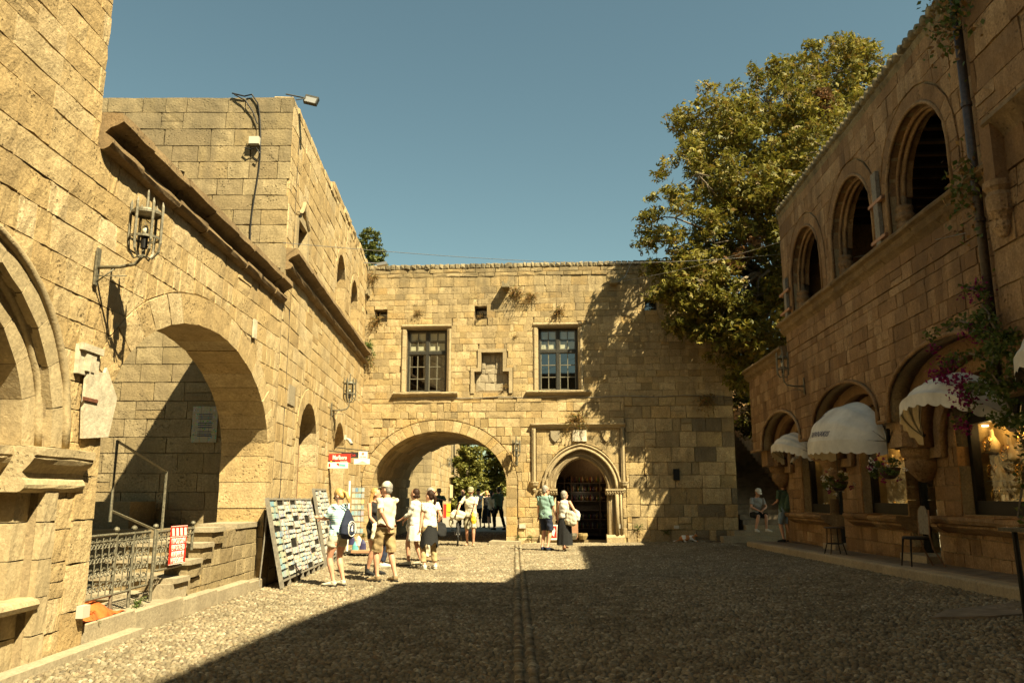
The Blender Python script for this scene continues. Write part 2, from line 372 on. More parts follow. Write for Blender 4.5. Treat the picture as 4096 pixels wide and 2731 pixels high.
def lay(u0, u1, z0, z1, hr, lr, rng, holes, top=None, merge=.12):
    """courses of rectangular stones with openings left out; returns convex polygons (u,z)"""
    out = []; z = z0; par = 0
    while z < z1 - .05:
        h = rng.uniform(*hr)
        if z1 - (z + h) < hr[0] * .6: h = z1 - z
        rects = []; u = u0 - rng.uniform(0, lr[0])
        while u < u1:
            L = rng.uniform(*lr) * (.55 if rng.random() < .16 else 1.)
            if rng.random() < merge and h > .25 and L < lr[1] * .7:
                q = rng.uniform(.4, .6); rects += [(max(u, u0), min(u + L, u1), z, z + h * q), (max(u, u0), min(u + L, u1), z + h * q, z + h)]
            else: rects.append((max(u, u0), min(u + L, u1), z, z + h))
            u += L
        for H in holes:
            nr = []
            for r in rects:
                if r[1] - r[0] < .03: continue
                if H[0] == 'r': nr += sub_rect(r, H[1:])
                else:
                    _, c, s, a, hh, b = H; nr += sub_rect(r, (c - a, c + a, b, s))
            rects = nr
        r2_ = []
        for r in rects:
            n_ = 1
            for H in holes:
                if H[0] == 'a':
                    _, c, s, a, hh, b = H; cx = (r[0] + r[1]) / 2; cz = (r[2] + r[3]) / 2
                    if r[3] > s and ((cx - c) / (a + .5)) ** 2 + ((cz - s) / (hh + .5)) ** 2 < 1: n_ = max(n_, int((r[1] - r[0]) / .32) + 1)
            r2_ += [(r[0] + (r[1] - r[0]) * k / n_, r[0] + (r[1] - r[0]) * (k + 1) / n_, r[2], r[3]) for k in range(n_)]
        rects = r2_
        for r in rects:
            if r[1] - r[0] < .05 or r[3] - r[2] < .05: continue
            poly = rect_poly(*r); ok = True
            for H in holes:
                if H[0] != 'a': continue
                _, c, s, a, hh, b = H
                if r[3] <= s: continue
                ins = [((p[0] - c) / a) ** 2 + ((p[1] - s) / hh) ** 2 < 1 and p[1] >= s - .001 for p in poly]
                cx = sum(p[0] for p in poly) / len(poly); cz = sum(p[1] for p in poly) / len(poly)
                th = math.atan2(max(cz - s, .001) / hh, (cx - c) / a)
                P = (c + a * math.cos(th), s + hh * math.sin(th)); N = (math.cos(th) / a, math.sin(th) / hh)
                if all(ins): ok = False; break
                near = ((cx - c) / (a + .6)) ** 2 + ((cz - s) / (hh + .6)) ** 2 < 1
                if any(ins) or (near and any((p[0] - P[0]) * N[0] + (p[1] - P[1]) * N[1] < 0 for p in poly)):
                    poly = clip_half(poly, P, N)
                    if len(poly) < 3 or area2(poly) < .0015: ok = False; break
            if ok:
                if top is not None:
                    mz = top(sum(p[0] for p in poly) / len(poly))
                    if poly and sum(p[1] for p in poly) / len(poly) > mz: continue
                out.append(poly)
        z += h
    return out
def inset(poly, g):
    n = len(poly); A = sum(poly[i][0] * poly[(i + 1) % n][1] - poly[(i + 1) % n][0] * poly[i][1] for i in range(n))
    if A < 0: poly = poly[::-1]
    out = []
    for i in range(n):
        a, b, c = poly[i - 1], poly[i], poly[(i + 1) % n]
        e1 = Vector((b[0] - a[0], b[1] - a[1])); e2 = Vector((c[0] - b[0], c[1] - b[1]))
        if e1.length < 1e-5 or e2.length < 1e-5: continue
        e1.normalize(); e2.normalize()
        n1 = Vector((-e1.y, e1.x)); n2 = Vector((-e2.y, e2.x)); m_ = n1 + n2
        if m_.length < .2: m_ = n1
        m_ = m_ / max(m_.dot(n1), .35)
        out.append((b[0] + m_.x * g, b[1] + m_.y * g))
    return out
def stone_geo(mb, fr, poly, front, back, rng, gap=.006, ch=.012, rough=.0, mi=0):
    gap *= .55; ch *= .6
    p0 = inset(poly, gap * rng.uniform(.6, 1.6))
    if len(p0) < 3: return None
    big = px_area([fr(x, front, z) for x, z in poly]) if rough > .002 else 0
    if big > 150 and len(p0) == 4:
        a, b, c, d = p0; nu, nv = 4, 2; vs = []; sc = min(.02, .04 * min(abs(c[0] - a[0]), abs(c[1] - a[1])) + .004)
        for jv in range(nv + 1):
            for iu in range(nu + 1):
                s_, t_ = iu / nu, jv / nv; x = (a[0] * (1 - s_) + b[0] * s_) * (1 - t_) + (d[0] * (1 - s_) + c[0] * s_) * t_; z = (a[1] * (1 - s_) + b[1] * s_) * (1 - t_) + (d[1] * (1 - s_) + c[1] * s_) * t_
                edge = iu in (0, nu) or jv in (0, nv)
                if edge:
                    e = abs(rng.gauss(0, .34)) * sc; cx_ = (a[0] + c[0]) / 2; cz_ = (a[1] + c[1]) / 2
                    if iu in (0, nu): x += e * (1 if x < cx_ else -1)
                    if jv in (0, nv): z += e * (1 if z < cz_ else -1)
                vs.append(fr(x, front + rng.uniform(-1, 1) * rough * .8 - (ch * .5 if edge else 0), z))
        W_ = nu + 1; fs = []
        for jv in range(nv):
            for iu in range(nu): q = jv * W_ + iu; fs += [(q, q + 1, q + 1 + W_), (q, q + 1 + W_, q + W_)]
        bd = list(range(W_)) + [W_ * (k + 1) + nu for k in range(nv)] + [W_ * nv + k for k in range(nu - 1, -1, -1)] + [W_ * k for k in range(nv - 1, 0, -1)]
        n0 = len(vs); dn = fr.n if hasattr(fr, 'n') else None
        if dn is not None:
            vs += [Vector(vs[k]) - dn * (front - back) for k in bd]; m_ = len(bd)
            fs += [(bd[k], bd[(k + 1) % m_], n0 + (k + 1) % m_, n0 + k) for k in range(m_)]
            mb.add(vs, fs, mi); return big
    j = min(.012, gap * 1.2)
    p0 = [(x + rng.uniform(-j, j), z + rng.uniform(-j, j)) for x, z in p0]
    p1 = inset(p0, ch * rng.uniform(.7, 1.4)); n = len(p0)
    if len(p1) != n: p1 = p0
    tilt = rng.uniform(-.5, .5) * rough
    fw = [front + rng.uniform(-rough, rough) for _ in range(n)]
    vs = [fr(x, fw[i], z) for i, (x, z) in enumerate(p1)]
    vs += [fr(x, front - ch * .9 + rng.uniform(-rough, rough) * .4, z) for x, z in p0] + [fr(x, back, z) for x, z in p0]
    cx = sum(x for x, _ in p1) / n; cz = sum(z for _, z in p1) / n
    fs = []
    if rough > .002:
        vs.append(fr(cx + rng.uniform(-.03, .03), front + rng.uniform(0, rough * 1.4), cz)); k = len(vs) - 1
        fs += [(i, (i + 1) % n, k) for i in range(n)]
    else: fs.append(tuple(range(n)))
    for i in range(n):
        q = (i + 1) % n
        fs += [(i, n + i, n + q, q), (n + i, 2 * n + i, 2 * n + q, n + q)]
    mb.add(vs, fs, mi); return px_area([fr(x, front, z) for x, z in poly])
def finish_masonry(items, thing_, mat, name='stone', limit=280):
    """items: (MB, px). The largest in view become parts, the rest one stuff part"""
    items = [it for it in items if it[1] is not None]
    items.sort(key=lambda a: -a[1]); rest = MB()
    for k, (mb, a) in enumerate(items):
        if k < limit and a > 25: mb.build(name, mat, thing_, recalc=True)
        else: rest.add(mb.v, mb.f)
    if rest.v: rest.build(name + '_facing', mat, thing_, kind='stuff')
def stones(polys, fr, rng, front=(0., .012), back=-.08, gap=.006, ch=.012, rough=.006):
    out = []
    for P in polys:
        mb = MB(); a = stone_geo(mb, fr, P, rng.uniform(*front), back, rng, gap, ch, rough)
        out.append((mb, a))
    return out
def ring(c, s, a, h, t, n, th0=0., th1=PI, jit=0.03, rng=random, tz=None):
    """voussoir quads round an elliptical arch"""
    tz = t if tz is None else tz; P = []
    ths = [th0 + (th1 - th0) * i / n for i in range(n + 1)]
    for i in range(1, n): ths[i] += rng.uniform(-jit, jit) * (th1 - th0) / n * 4
    for i in range(n):
        A, B = ths[i], ths[i + 1]
        P.append([(c + a * math.cos(A), s + h * math.sin(A)), (c + (a + t) * math.cos(A), s + (h + tz) * math.sin(A)),
                  (c + (a + t) * math.cos(B), s + (h + tz) * math.sin(B)), (c + a * math.cos(B), s + h * math.sin(B))])
    return P
def jambs(ua, ub, z0, z1, t, rng, hh=.36):
    """quoin blocks either side of an opening"""
    P = []
    for side in (0, 1):
        z = z0; 
        while z < z1 - .02:
            h = min(rng.uniform(.8, 1.2) * hh, z1 - z)
            if z1 - (z + h) < .12: h = z1 - z
            P.append(rect_poly(ua - t, ua, z, z + h) if side == 0 else rect_poly(ub, ub + t, z, z + h)); z += h
    return P
def noisy(p, s=1., a=1.): return mnoise.noise(Vector(p) * s) * a
# ---------------------------------------------------------------- terrain
FA = frame((-4.374, 0), (-.00376, 1), (1, 0))
BEND = (-4.43, 14.97)
FB = frame(BEND, (-.72, 12.43), (1, 0))
FF = frame(BEND, (-1, 0), (0, -1))
FG = frame((-5.15, 27.4), (13.15, -.9), (0, -1))
FU = frame((5.887, 0), (.059, 1), (-1, 0))
FW = frame((6.626, 0), (.059, 1), (-1, 0))
def pav(Y): return .23 + (24 - Y) * .0165
def kerbx(Y): return 6.626 + .059 * Y - 1.09
def gz(X, Y):
    e = .09 + .0165 * max(0, 24 - Y) + .06 * min(1, max(0, (Y - 24) / 2.5))
    if Y > 33: return .12
    t = min(1, max(0, (X - .3) / (kerbx(min(Y, 27)) - .3)))
    b = 0. if Y < 30 else (Y - 30) / 3 * .12
    return e * t ** 1.3 * (1 if Y < 27 else max(0, 1 - (Y - 27) / 3)) + b + .012 * mnoise.noise(Vector((X * .35, Y * .35, 0))) * (1 if Y < 30 else 0)
def sheet(name, x0, x1, y0, y1, st, mat, dz, label=None, kind='structure'):
    nx = int((x1 - x0) / st) + 1; ny = int((y1 - y0) / st) + 1
    V = [(x0 + (x1 - x0) * i / nx, y0 + (y1 - y0) * j / ny, gz(x0 + (x1 - x0) * i / nx, y0 + (y1 - y0) * j / ny) + dz) for j in range(ny + 1) for i in range(nx + 1)]
    F = [(j * (nx + 1) + i, j * (nx + 1) + i + 1, (j + 1) * (nx + 1) + i + 1, (j + 1) * (nx + 1) + i) for j in range(ny) for i in range(nx)]
    return raw(name, V, F, mat, smooth=True, kind=kind)
ground = sheet('street', -14, 12, -12, 34, .5, M['dirt'], -.02)
g2 = MB(); g2.box((0, 0, -.25), (900, 900, .1)); g2.build('ground', M['plaza'], kind='structure')
sq = MB(); sq.fbox(frame((-60, 33.9), (1, 0), (0, 1)), 0, 140, 0, 160, -.15, .10); sq.build('square', M['plaza'], kind='structure')

# ---------------------------------------------------------------- left arcade building
rng = random.Random(5)
LB = thing('arcade_building', 'honey coloured stone wall with two big arches and a tower, at the left edge', 'building', (-4.4, 10, 0))
H1 = arch_h(6.0, 2.0, 1.83, 1.83, -.2); H2 = arch_h(11.53, 2.25, 2.97, 1.68, -.2)
curve_slab('wall', FA, rect_poly(4.3, 14.955, -.25, 5.5), [arch_poly(arch_h(6.0, 2.0, 1.6, 1.6, -.2)), arch_poly(arch_h(11.53, 2.25, 3.01, 1.72, -.2), -.2)], -.8, -.035, M['mortar'], LB)
curve_slab('tower_wall', FA, rect_poly(-14, 7.9, 5.5, 13), [], -.8, -.035, M['mortar'], LB)
it = stones(lay(4.3, 14.93, -.05, 5.2, (.26, .35), (.35, .95), rng, [arch_h(6., 2., 1.83, 1.83, -.2), arch_h(11.53, 2.25, 3.38, 2.1, -.2)]), FA, rng, (0, .007), -.1, .005, .012, .008)
it += stones(lay(1.5, 7.93, 5.2, 12.5, (.26, .34), (.35, .9), rng, []), FA, rng, (0, .007), -.1, .005, .012, .008)
finish_masonry(it, LB, M['sand'])
for P in ring(11.53, 2.25, 2.97, 1.68, .42, 21, rng=rng):
    mb = MB(); stone_geo(mb, FA, P, .012 + rng.uniform(0, .012), -.82, rng, .005, .012, .006); mb.build('voussoir', M['sand'], LB)
for P in jambs(8.56, 14.5, .02, 2.25, .42, rng, .42):
    mb = MB(); stone_geo(mb, FA, P, .01 + rng.uniform(0, .012), -.82, rng, .005, .014, .008); mb.build('quoin', M['sand'], LB)
# portal arch with stepped orders at the far left
for (r0, r1, fw, n) in ((1.60, 1.83, .035, 13), (1.36, 1.60, -.10, 11), (1.08, 1.36, -.30, 9)):
    for P in ring(6.0, 2.0, r0, r0, r1 - r0, n, rng=rng):
        mb = MB(); stone_geo(mb, FA, P, fw, -.80, rng, .004, .02, .004); mb.build('voussoir', M['trim'], LB)
    for k in range(5):
        for s_ in (-1, 1):
            a, b = sorted((6 + s_ * r0, 6 + s_ * r1)); mb = MB(); stone_geo(mb, FA, rect_poly(a, b, -.05 + k * .34, -.05 + (k + 1) * .34), fw, -.8, rng, .004, .015, .006); mb.build('jamb_stone', M['trim'], LB)
for r_ in (1.83, 1.6):
    mb = MB(); mb.tube([FA(6 - r_ * math.cos(PI * i / 24), .035 if r_ > 1.7 else -.1, 2 + r_ * math.sin(PI * i / 24)) for i in range(25)], .045, 8); mb.build('arch_moulding', M['trim'], LB, smooth=True)
cap = [(0, 1.58), (.03, 1.59), (.055, 1.62), (.06, 1.65), (.045, 1.69), (.025, 1.71), (.03, 1.76), (.06, 1.80), (.10, 1.84), (.12, 1.88), (.12, 1.90), (.135, 1.91), (.135, 1.985), (0, 2.0)]
for (a, b, wo_) in ((6.9, 7.3, -.20), (7.2, 8.24, .0)):
    mb = MB(); mb.strip(FA, [(p[0] + wo_, p[1]) for p in cap] + [(wo_ - .35, 2.0), (wo_ - .35, 1.58)], a, b, 5, .006, rng); mb.build('capital', M['trim'], LB)
for (a, b, wo_) in ((6.95, 7.62, .0),):
    mb = MB(); mb.strip(FA, [(wo_, .52), (wo_ + .06, .54), (wo_ + .08, .58), (wo_ + .06, .62), (wo_, .64), (wo_ - .3, .64), (wo_ - .3, .52)], a, b); mb.build('base_moulding', M['trim'], LB)
mb = MB(); mb.fbox(FA, -14, 4.35, -.8, 0, -.2, 5.5); mb.fbox(FA, -14, 7.9, -5, -.8, -.2, 12.8); mb.build('body', M['mortar'], LB)
mb = MB(); mb.fbox(frame((-8, -14), (1, 0), (0, 1)), 0, 22, -6, 0, -.2, 12); mb.build('sky_block_house', M['sand_b'], None, 'plain stone block added unseen behind the camera to cut sky light', 'building')  # unseen block added behind the camera to hold back sky light
mb = MB(); mb.fbox(FA, 4.5, 7.6, -.78, -.74, 0, 3.4); mb.build('door', M['dwood'], LB)
# cornice, in lengths
prof = [(-.8, 5.64), (.20, 5.60), (.215, 5.50), (.17, 5.47), (.08, 5.43), (.03, 5.37), (.06, 5.34), (.105, 5.31), (.115, 5.26), (.09, 5.215), (.03, 5.19), (-.1, 5.18), (-.8, 5.18)]
u = 7.96
while u < 14.8:
    L = min(rng.uniform(.7, 1.1), 14.88 - u)
    if 14.88 - u - L < .3: L = 14.88 - u
    mb = MB(); dz = rng.uniform(-.012, .012); dw = rng.uniform(-.012, .012)
    mb.strip(FA, [(w_ + (dw if w_ > 0 else 0), z_ + dz) for w_, z_ in prof], u + .004, u + L - .004, 3, .008, rng); mb.build('cornice_stone', M['under'], LB); u += L
mb = MB(); r2 = random.Random(3)
for i in range(90):
    u = r2.uniform(8, 14.8); w_ = r2.uniform(-.7, .17); s_ = r2.uniform(.02, .06)
    mb.ell(FA(u, w_, 5.615), (s_ * 1.6, s_ * 1.6, s_ * .6), None, 6, 4)
mb.build('lichen_crust', M['weath'], LB, kind='stuff')
mb = MB(); mb.fbox(FA, 14.62, 14.95, -.45, .02, 5.6, 6.27); mb.build('corner_block', M['sand_b'], LB)
# court behind the arch: floor, stair, landing
ct = thing('stone_stair', 'worn stone stair and landing in the court behind the open arch', 'stairs', (-5, 12, 0))
mb = MB(); mb.fbox(FA, 8.6, 14.9, -9, -.3, -.1, .12); mb.build('court_floor', M['slab'], ct)
for k in range(4):
    z0 = .26 + .2 * k; u0 = 11.0 + .42 * k
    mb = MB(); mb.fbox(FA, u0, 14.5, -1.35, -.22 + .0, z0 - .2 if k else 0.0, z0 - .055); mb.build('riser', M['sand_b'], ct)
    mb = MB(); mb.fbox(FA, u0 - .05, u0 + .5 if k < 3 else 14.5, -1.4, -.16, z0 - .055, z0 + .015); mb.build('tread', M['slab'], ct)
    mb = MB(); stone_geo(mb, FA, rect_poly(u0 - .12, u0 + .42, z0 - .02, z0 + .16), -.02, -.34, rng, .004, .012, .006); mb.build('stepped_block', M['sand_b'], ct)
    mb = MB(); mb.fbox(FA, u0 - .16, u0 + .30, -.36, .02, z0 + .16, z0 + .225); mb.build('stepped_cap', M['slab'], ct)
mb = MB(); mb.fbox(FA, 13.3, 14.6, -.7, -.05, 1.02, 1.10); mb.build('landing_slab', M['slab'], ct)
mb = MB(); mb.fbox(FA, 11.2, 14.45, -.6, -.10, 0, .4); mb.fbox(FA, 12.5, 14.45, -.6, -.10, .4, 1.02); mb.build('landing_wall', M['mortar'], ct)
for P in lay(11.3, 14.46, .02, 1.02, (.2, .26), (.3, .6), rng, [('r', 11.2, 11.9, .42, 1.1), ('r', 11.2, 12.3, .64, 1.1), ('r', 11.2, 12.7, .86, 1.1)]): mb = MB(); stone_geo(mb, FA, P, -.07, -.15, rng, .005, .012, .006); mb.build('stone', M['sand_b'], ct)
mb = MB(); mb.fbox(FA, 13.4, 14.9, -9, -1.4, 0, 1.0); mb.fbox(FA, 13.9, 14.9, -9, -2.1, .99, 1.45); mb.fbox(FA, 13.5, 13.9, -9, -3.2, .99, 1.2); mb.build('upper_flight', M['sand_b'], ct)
hr = thing('handrail', 'thin grey iron handrail on the stair seen through the open arch', 'handrail', (-5.4, 12, 1.2))
mb = MB(); mb.tube([FA(11.2, -1.1, 1.2), FA(11.2, -1.1, 2.3), FA(12.9, -1.1, 1.93), FA(12.9, -1.1, .9)], .022, 6)
mb.tube([FA(11.2, -1.1, 1.35), FA(12.9, -1.1, .98)], .018, 6); mb.build('rail', M['oiron'], hr)
# kerb ledge in front of the arch
lg = thing('stone_ledge', 'pale grey stone ledge at the foot of the open arch with the iron fence', 'ledge', (-4.3, 11.5, 0))
u = 8.62
while u < 14.4:
    L = min(rng.uniform(1.0, 1.5), 14.6 - u); zt = .26 - (u - 8.6) * .022
    mb = MB(); stone_geo(mb, lambda a, b, c: FA(a, c, b), rect_poly(u, u + L, -.75, .03 + (u - 8.6) * .012), zt, -.05, rng, .006, .03, .006); mb.build('slab', M['slab'], lg); u += L
mb = MB(); mb.fbox(FA, 5.2, 9.6, .02, .20, -.05, .065); mb.build('low_slab', M['slab'], lg)

# ---------------------------------------------------------------- tall left block
TB = thing('tall_building', 'tall flat topped sandstone building on the left with a corner and two arched upper windows', 'building', (-4.9, 20, 0))
def btop(u): return 9.5 + .028 * u
mb = MB(); mb.add([FF(0.02, -.6, 0), FF(9, -.6, 0), FF(9, -13, 0), FB(13, -.62, 0), FB(0.3, -.62, 0)] + [p + Vector((0, 0, 9.3)) for p in (FF(0.02, -.6, 0), FF(9, -.6, 0), FF(9, -13, 0), FB(13, -.62, 0), FB(0.3, -.62, 0))],
    [(0, 1, 2, 3, 4), (5, 6, 7, 8, 9), (0, 1, 6, 5), (1, 2, 7, 6), (2, 3, 8, 7), (3, 4, 9, 8), (4, 0, 5, 9)]); mb.build('body', M['dark'], TB)
curve_slab('front_wall', FF, rect_poly(0.035, 9, -.2, 9.42), [], -.6, -.03, M['mortar'], TB)
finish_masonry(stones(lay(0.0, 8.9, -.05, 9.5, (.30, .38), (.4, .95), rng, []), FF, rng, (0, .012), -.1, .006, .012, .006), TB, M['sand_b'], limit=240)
ua = [arch_h(6.75, 7.48, .74, .74, 6.35), arch_h(9.45, 7.48, .74, .74, 6.4)]
da = [arch_h(3.1, 2.75, 1.0, .85, .35), arch_h(7.6, 2.75, .9, .82, .1)]
w1h = ('r', .75, 1.75, 6.3, 7.25)
Bh = [arch_poly(arch_h(h_[1], h_[2], h_[3] + .03, h_[4] + .03, h_[5] - .03)) for h_ in ua + da] + [rect_poly(*w1h[1:])]
curve_slab('side_wall', FB, [(.09, -.2), (12.42, -.2), (12.42, 9.75), (.09, 9.42)], Bh, -.6, -.035, M['mortar'], TB)
hb = [arch_h(h_[1], h_[2], h_[3] + .2, h_[4] + .2, h_[5]) for h_ in ua] + [arch_h(h_[1], h_[2], h_[3] + .34, h_[4] + .34, h_[5]) for h_ in da] + [w1h]
it = stones(lay(0.02, 12.4, -.05, 9.3, (.29, .38), (.35, .95), rng, hb), FB, rng, (0, .009), -.1, .006, .012, .008)
it += stones(lay(0.02, 12.4, 9.3, 9.75, (.22, .24), (.4, .9), rng, [], top=btop), FB, rng, (-.02, .03), -.4, .008, .03, .02)
finish_masonry(it, TB, M['sand'], limit=290)
for h_, t_ in [(x, .2) for x in ua] + [(x, .34) for x in da]:
    for P in ring(h_[1], h_[2], h_[3], h_[4], t_, 9 if t_ < .3 else 11, rng=rng):
        mb = MB(); stone_geo(mb, FB, P, .014, -.6, rng, .004, .012, .004); mb.build('voussoir', M['sand'], TB)
    for P in jambs(h_[1] - h_[3], h_[1] + h_[3], h_[5], h_[2], t_, rng, .4):
        mb = MB(); stone_geo(mb, FB, P, .012, -.6, rng, .004, .012, .004); mb.build('quoin', M['sand'], TB)
for h_ in ua:
    wf = MB()
    for s_ in (-1, 1): wf.fbox(FB, h_[1] + s_ * (h_[3] - .05) - .04, h_[1] + s_ * (h_[3] - .05) + .04, -.42, -.36, h_[5], 7.5)
    wf.fbox(FB, h_[1] - .03, h_[1] + .03, -.42, -.36, h_[5], 8.0)
    for z in (6.7, 7.1, 7.45): wf.fbox(FB, h_[1] - .7, h_[1] + .7, -.41, -.37, z, z + .035)
    wdw = wf.build('window', M['dwood'], TB)
    gl = MB(); gl.prism(FB, arch_poly(h_, h_[5], 12), -.40, -.39); gl.build('pane', M['glass_d'], wdw)
# ogee hood window near the corner
mb = MB(); hood = [(1.80 - 1.1 * t, 7.28 + .10 * abs(math.sin(t * 3.0)) + (.32 * (1 - abs(2 * t - 1)) ** 3)) for t in [i / 12 for i in range(13)]]
mb.tube([FB(u, .05, z) for u, z in hood], .045, 6); mb.fbox(FB, .72, 1.78, -.05, .05, 7.2, 7.36); mb.fbox(FB, .6, .8, -.3, .06, 6.32, 7.2); mb.fbox(FB, 1.7, 1.9, -.3, .06, 6.32, 7.2); mb.build('window_hood', M['trim'], TB)
mb = MB(); mb.fbox(FB, .8, 1.7, -.5, -.4, 6.3, 7.2); mb.build('window', M['dwood'], TB)
prB = [(-.2, 6.34), (.24, 6.30), (.255, 6.20), (.20, 6.16), (.10, 6.12), (.05, 6.06), (.08, 6.03), (.125, 6.0), (.135, 5.95), (.11, 5.905), (.05, 5.88), (-.1, 5.87), (-.2, 5.87)]
u = .02
while u < 12.0:
    L = min(rng.uniform(.7, 1.1), 12.15 - u)
    if 12.15 - u - L < .3: L = 12.15 - u
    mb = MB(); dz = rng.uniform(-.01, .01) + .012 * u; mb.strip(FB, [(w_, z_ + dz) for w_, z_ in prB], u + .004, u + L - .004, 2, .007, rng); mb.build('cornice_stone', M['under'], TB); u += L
# shop window and shop door in the side wall
h_ = da[0]; fr_ = MB()
for s_ in (-1, 1): fr_.fbox(FB, h_[1] + s_ * .96 - .04, h_[1] + s_ * .96 + .04, -.46, -.38, .35, 2.75)
fr_.tube([FB(h_[1] - .96 * math.cos(PI * i / 14), -.42, 2.75 + .81 * math.sin(PI * i / 14)) for i in range(15)], .04, 4)
sw = fr_.build('shop_window', M['wood'], TB); gl = MB(); gl.prism(FB, arch_poly(h_, .36, 14), -.44, -.43); gl.build('pane', M['glass'], sw)
mb = MB(); mb.prism(FB, arch_poly(h_, .36, 14), -.60, -.57); mb.build('window_back', M['olive_back'], TB)
h_ = da[1]; mb = MB(); mb.fbox(FB, 6.72, 6.80, -.46, -.38, .1, 2.7); mb.fbox(FB, 8.38, 8.48, -.50, -.30, .1, 2.7); mb.fbox(FB, 8.2, 8.3, -.50, -.34, .1, 2.7); mb.fbox(FB, 6.7, 8.5, -.5, -.3, 2.55, 2.68); dr = mb.build('shop_door', M['wood'], TB)
mb = MB(); mb.prism(FB, [(6.72, 2.68), (8.48, 2.68)] + [(7.6 + .88 * math.cos(PI * i / 12), 2.70 + .78 * math.sin(PI * i / 12)) for i in range(13)], -.40, -.36); sg = mb.build('sign_board', M['cream'], TB)
for z, t_ in ((3.2, '1983'), (3.05, 'TA TAXABA'), (2.9, 'SOUVENIR'), (2.75, 'NEON - SILVER - GIFTS')): text_mesh(t_, FB, 7.6, -.35, z, .13, M['oiron'], TB, sx=.8)
mb = MB(); mb.lathe([(0, .0), (.11, .0), (.11, -.05), (0, -.05)], FB(7.7, -.25, 2.5), 12); mb.build('door_light', M['white'], TB)
# ---------------------------------------------------------------- gate building
rng = random.Random(11)
GB = thing('gate_building', 'wide sandstone gate building closing the square with an arched passage and pointed doorway', 'building', (1, 27, 0))
PH = arch_h(2.7, 1.9, 2.27, 1.8, -.3)
CP, SP_, PA_, PR_ = 7.47, 1.75, .865, 1.07
def pointed(off, n=9, base=None):
    cx = CP - PA_ + PR_; r = PR_ + off; fm = math.acos(.205 / r)
    L = [(cx - r * math.cos(fm * i / n), SP_ + r * math.sin(fm * i / n)) for i in range(n + 1)]
    Rr = [(2 * CP - x, z) for x, z in reversed(L[:-1])]
    P = L + Rr
    if base is not None: P = [(P[0][0], base)] + P + [(P[-1][0], base)]
    return P
W1, W2 = ('r', 1.48, 2.88, 5.06, 7.26), ('r', 6.07, 7.42, 5.08, 7.26)
holes3 = [('r', .31, .76, 7.54, 7.99), ('r', 3.85, 4.28, 7.59, 8.06), ('r', 9.75, 10.18, 7.82, 8.27)]
N1, N2 = ('r', 3.86, 5.05, 5.07, 5.72), ('r', 4.10, 4.85, 5.72, 6.40)
niche = [(3.86, 5.07), (5.05, 5.07), (5.05, 5.72), (4.85, 5.72), (4.85, 6.40), (4.10, 6.40), (4.10, 5.72), (3.86, 5.72)]
rects = lambda h_: rect_poly(*h_[1:])
curve_slab('front_wall', FG, [(-.05, -.25), (12.55, -.25), (12.6, 9.58), (-.05, 9.48)], [arch_poly(arch_h(2.7, 1.9, 2.30, 1.83, -.3), -.2), pointed(.03, 9, -.2), rects(W1), rects(W2), niche] + [rects(h_) for h_ in holes3], -.7, -.035, M['mortar'], GB)
curve_slab('body', FG, rect_poly(-.05, 12.55, -.25, 9.3), [arch_poly(PH, -.2), rect_poly(5.6, 10.2, 0.1, 3.6), rect_poly(.25, 10.3, 4.6, 8.4)], -5.2, -.7, M['mortar'], GB)
curve_slab('back_wall', FG, rect_poly(-.05, 12.55, -.25, 9.4), [arch_poly(PH, -.2)], -5.85, -5.2, M['mortar'], GB)
mb = MB(); mb.fbox(FG, .27, 10.28, -.78, -.72, 4.62, 8.38); mb.build('dark_backing', M['dark'], GB)  # near-black sheet close behind the windows, painted in place of room shade
# stones
def gtop(u): return 9.5 + .008 * u
up = lay(-.02, 12.58, 4.82, 9.12, (.19, .29), (.22, .58), rng, [W1, ('r', 1.3, 3.05, 5.0, 7.44)] + [('r', 5.9, 7.57, 5.0, 7.44)] + holes3 + [N1, N2, ('r', 3.72, 5.2, 5.0, 5.86), ('r', 3.98, 4.98, 5.7, 6.52)], merge=.2)
lowL = lay(-.02, 8.95, -.05, 4.82, (.22, .34), (.3, .85), rng, [arch_h(2.7, 1.9, 2.66, 2.2, -.3), ('r', 5.84, 8.93, 1.75, 3.92), ('r', 6.12, 8.82, -.3, 1.76)])
lowR = lay(8.95, 12.56, -.05, 4.82, (.40, .54), (.4, .95), rng, [], merge=.3)
inner = lay(5.99, 8.78, 1.78, 3.80, (.24, .32), (.3, .6), rng, [arch_h(CP, SP_, 1.29, 1.52, -.3)])
it = stones(up, FG, rng, (-.005, .014), -.1, .005, .008, .005) + stones(lowL, FG, rng, (-.012, .02), -.1, .006, .014, .009)
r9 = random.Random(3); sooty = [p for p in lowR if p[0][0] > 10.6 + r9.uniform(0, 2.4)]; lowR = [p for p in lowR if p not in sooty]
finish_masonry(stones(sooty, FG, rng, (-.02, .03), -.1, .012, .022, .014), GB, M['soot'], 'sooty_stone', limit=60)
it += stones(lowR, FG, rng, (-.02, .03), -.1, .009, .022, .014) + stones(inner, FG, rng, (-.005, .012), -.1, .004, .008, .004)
it += stones(lay(-.02, 12.58, 9.12, 9.42, (.14, .16), (.4, .9), rng, []), FG, rng, (.0, .03), -.3, .008, .02, .012)
finish_masonry(it, GB, M['gate'], limit=280)
it = stones(lay(-.02, 12.58, 9.42, 9.60, (.16, .18), (.14, .22), rng, [], merge=0), FG, rng, (.0, .05), -.5, .012, .04, .02)
for mb, a in it:
    for i, v in enumerate(mb.v): mb.v[i] = (v[0], v[1], v[2] + rng.uniform(-.015, .03))
finish_masonry(it, GB, M['weath'], 'coping_stone', limit=90)
for P in ring(2.7, 1.9, 2.27, 1.8, .38, 27, rng=rng):
    mb = MB(); stone_geo(mb, FG, P, .01 + rng.uniform(0, .015), -.7, rng, .005, .014, .006); mb.build('voussoir', M['gate'], GB)
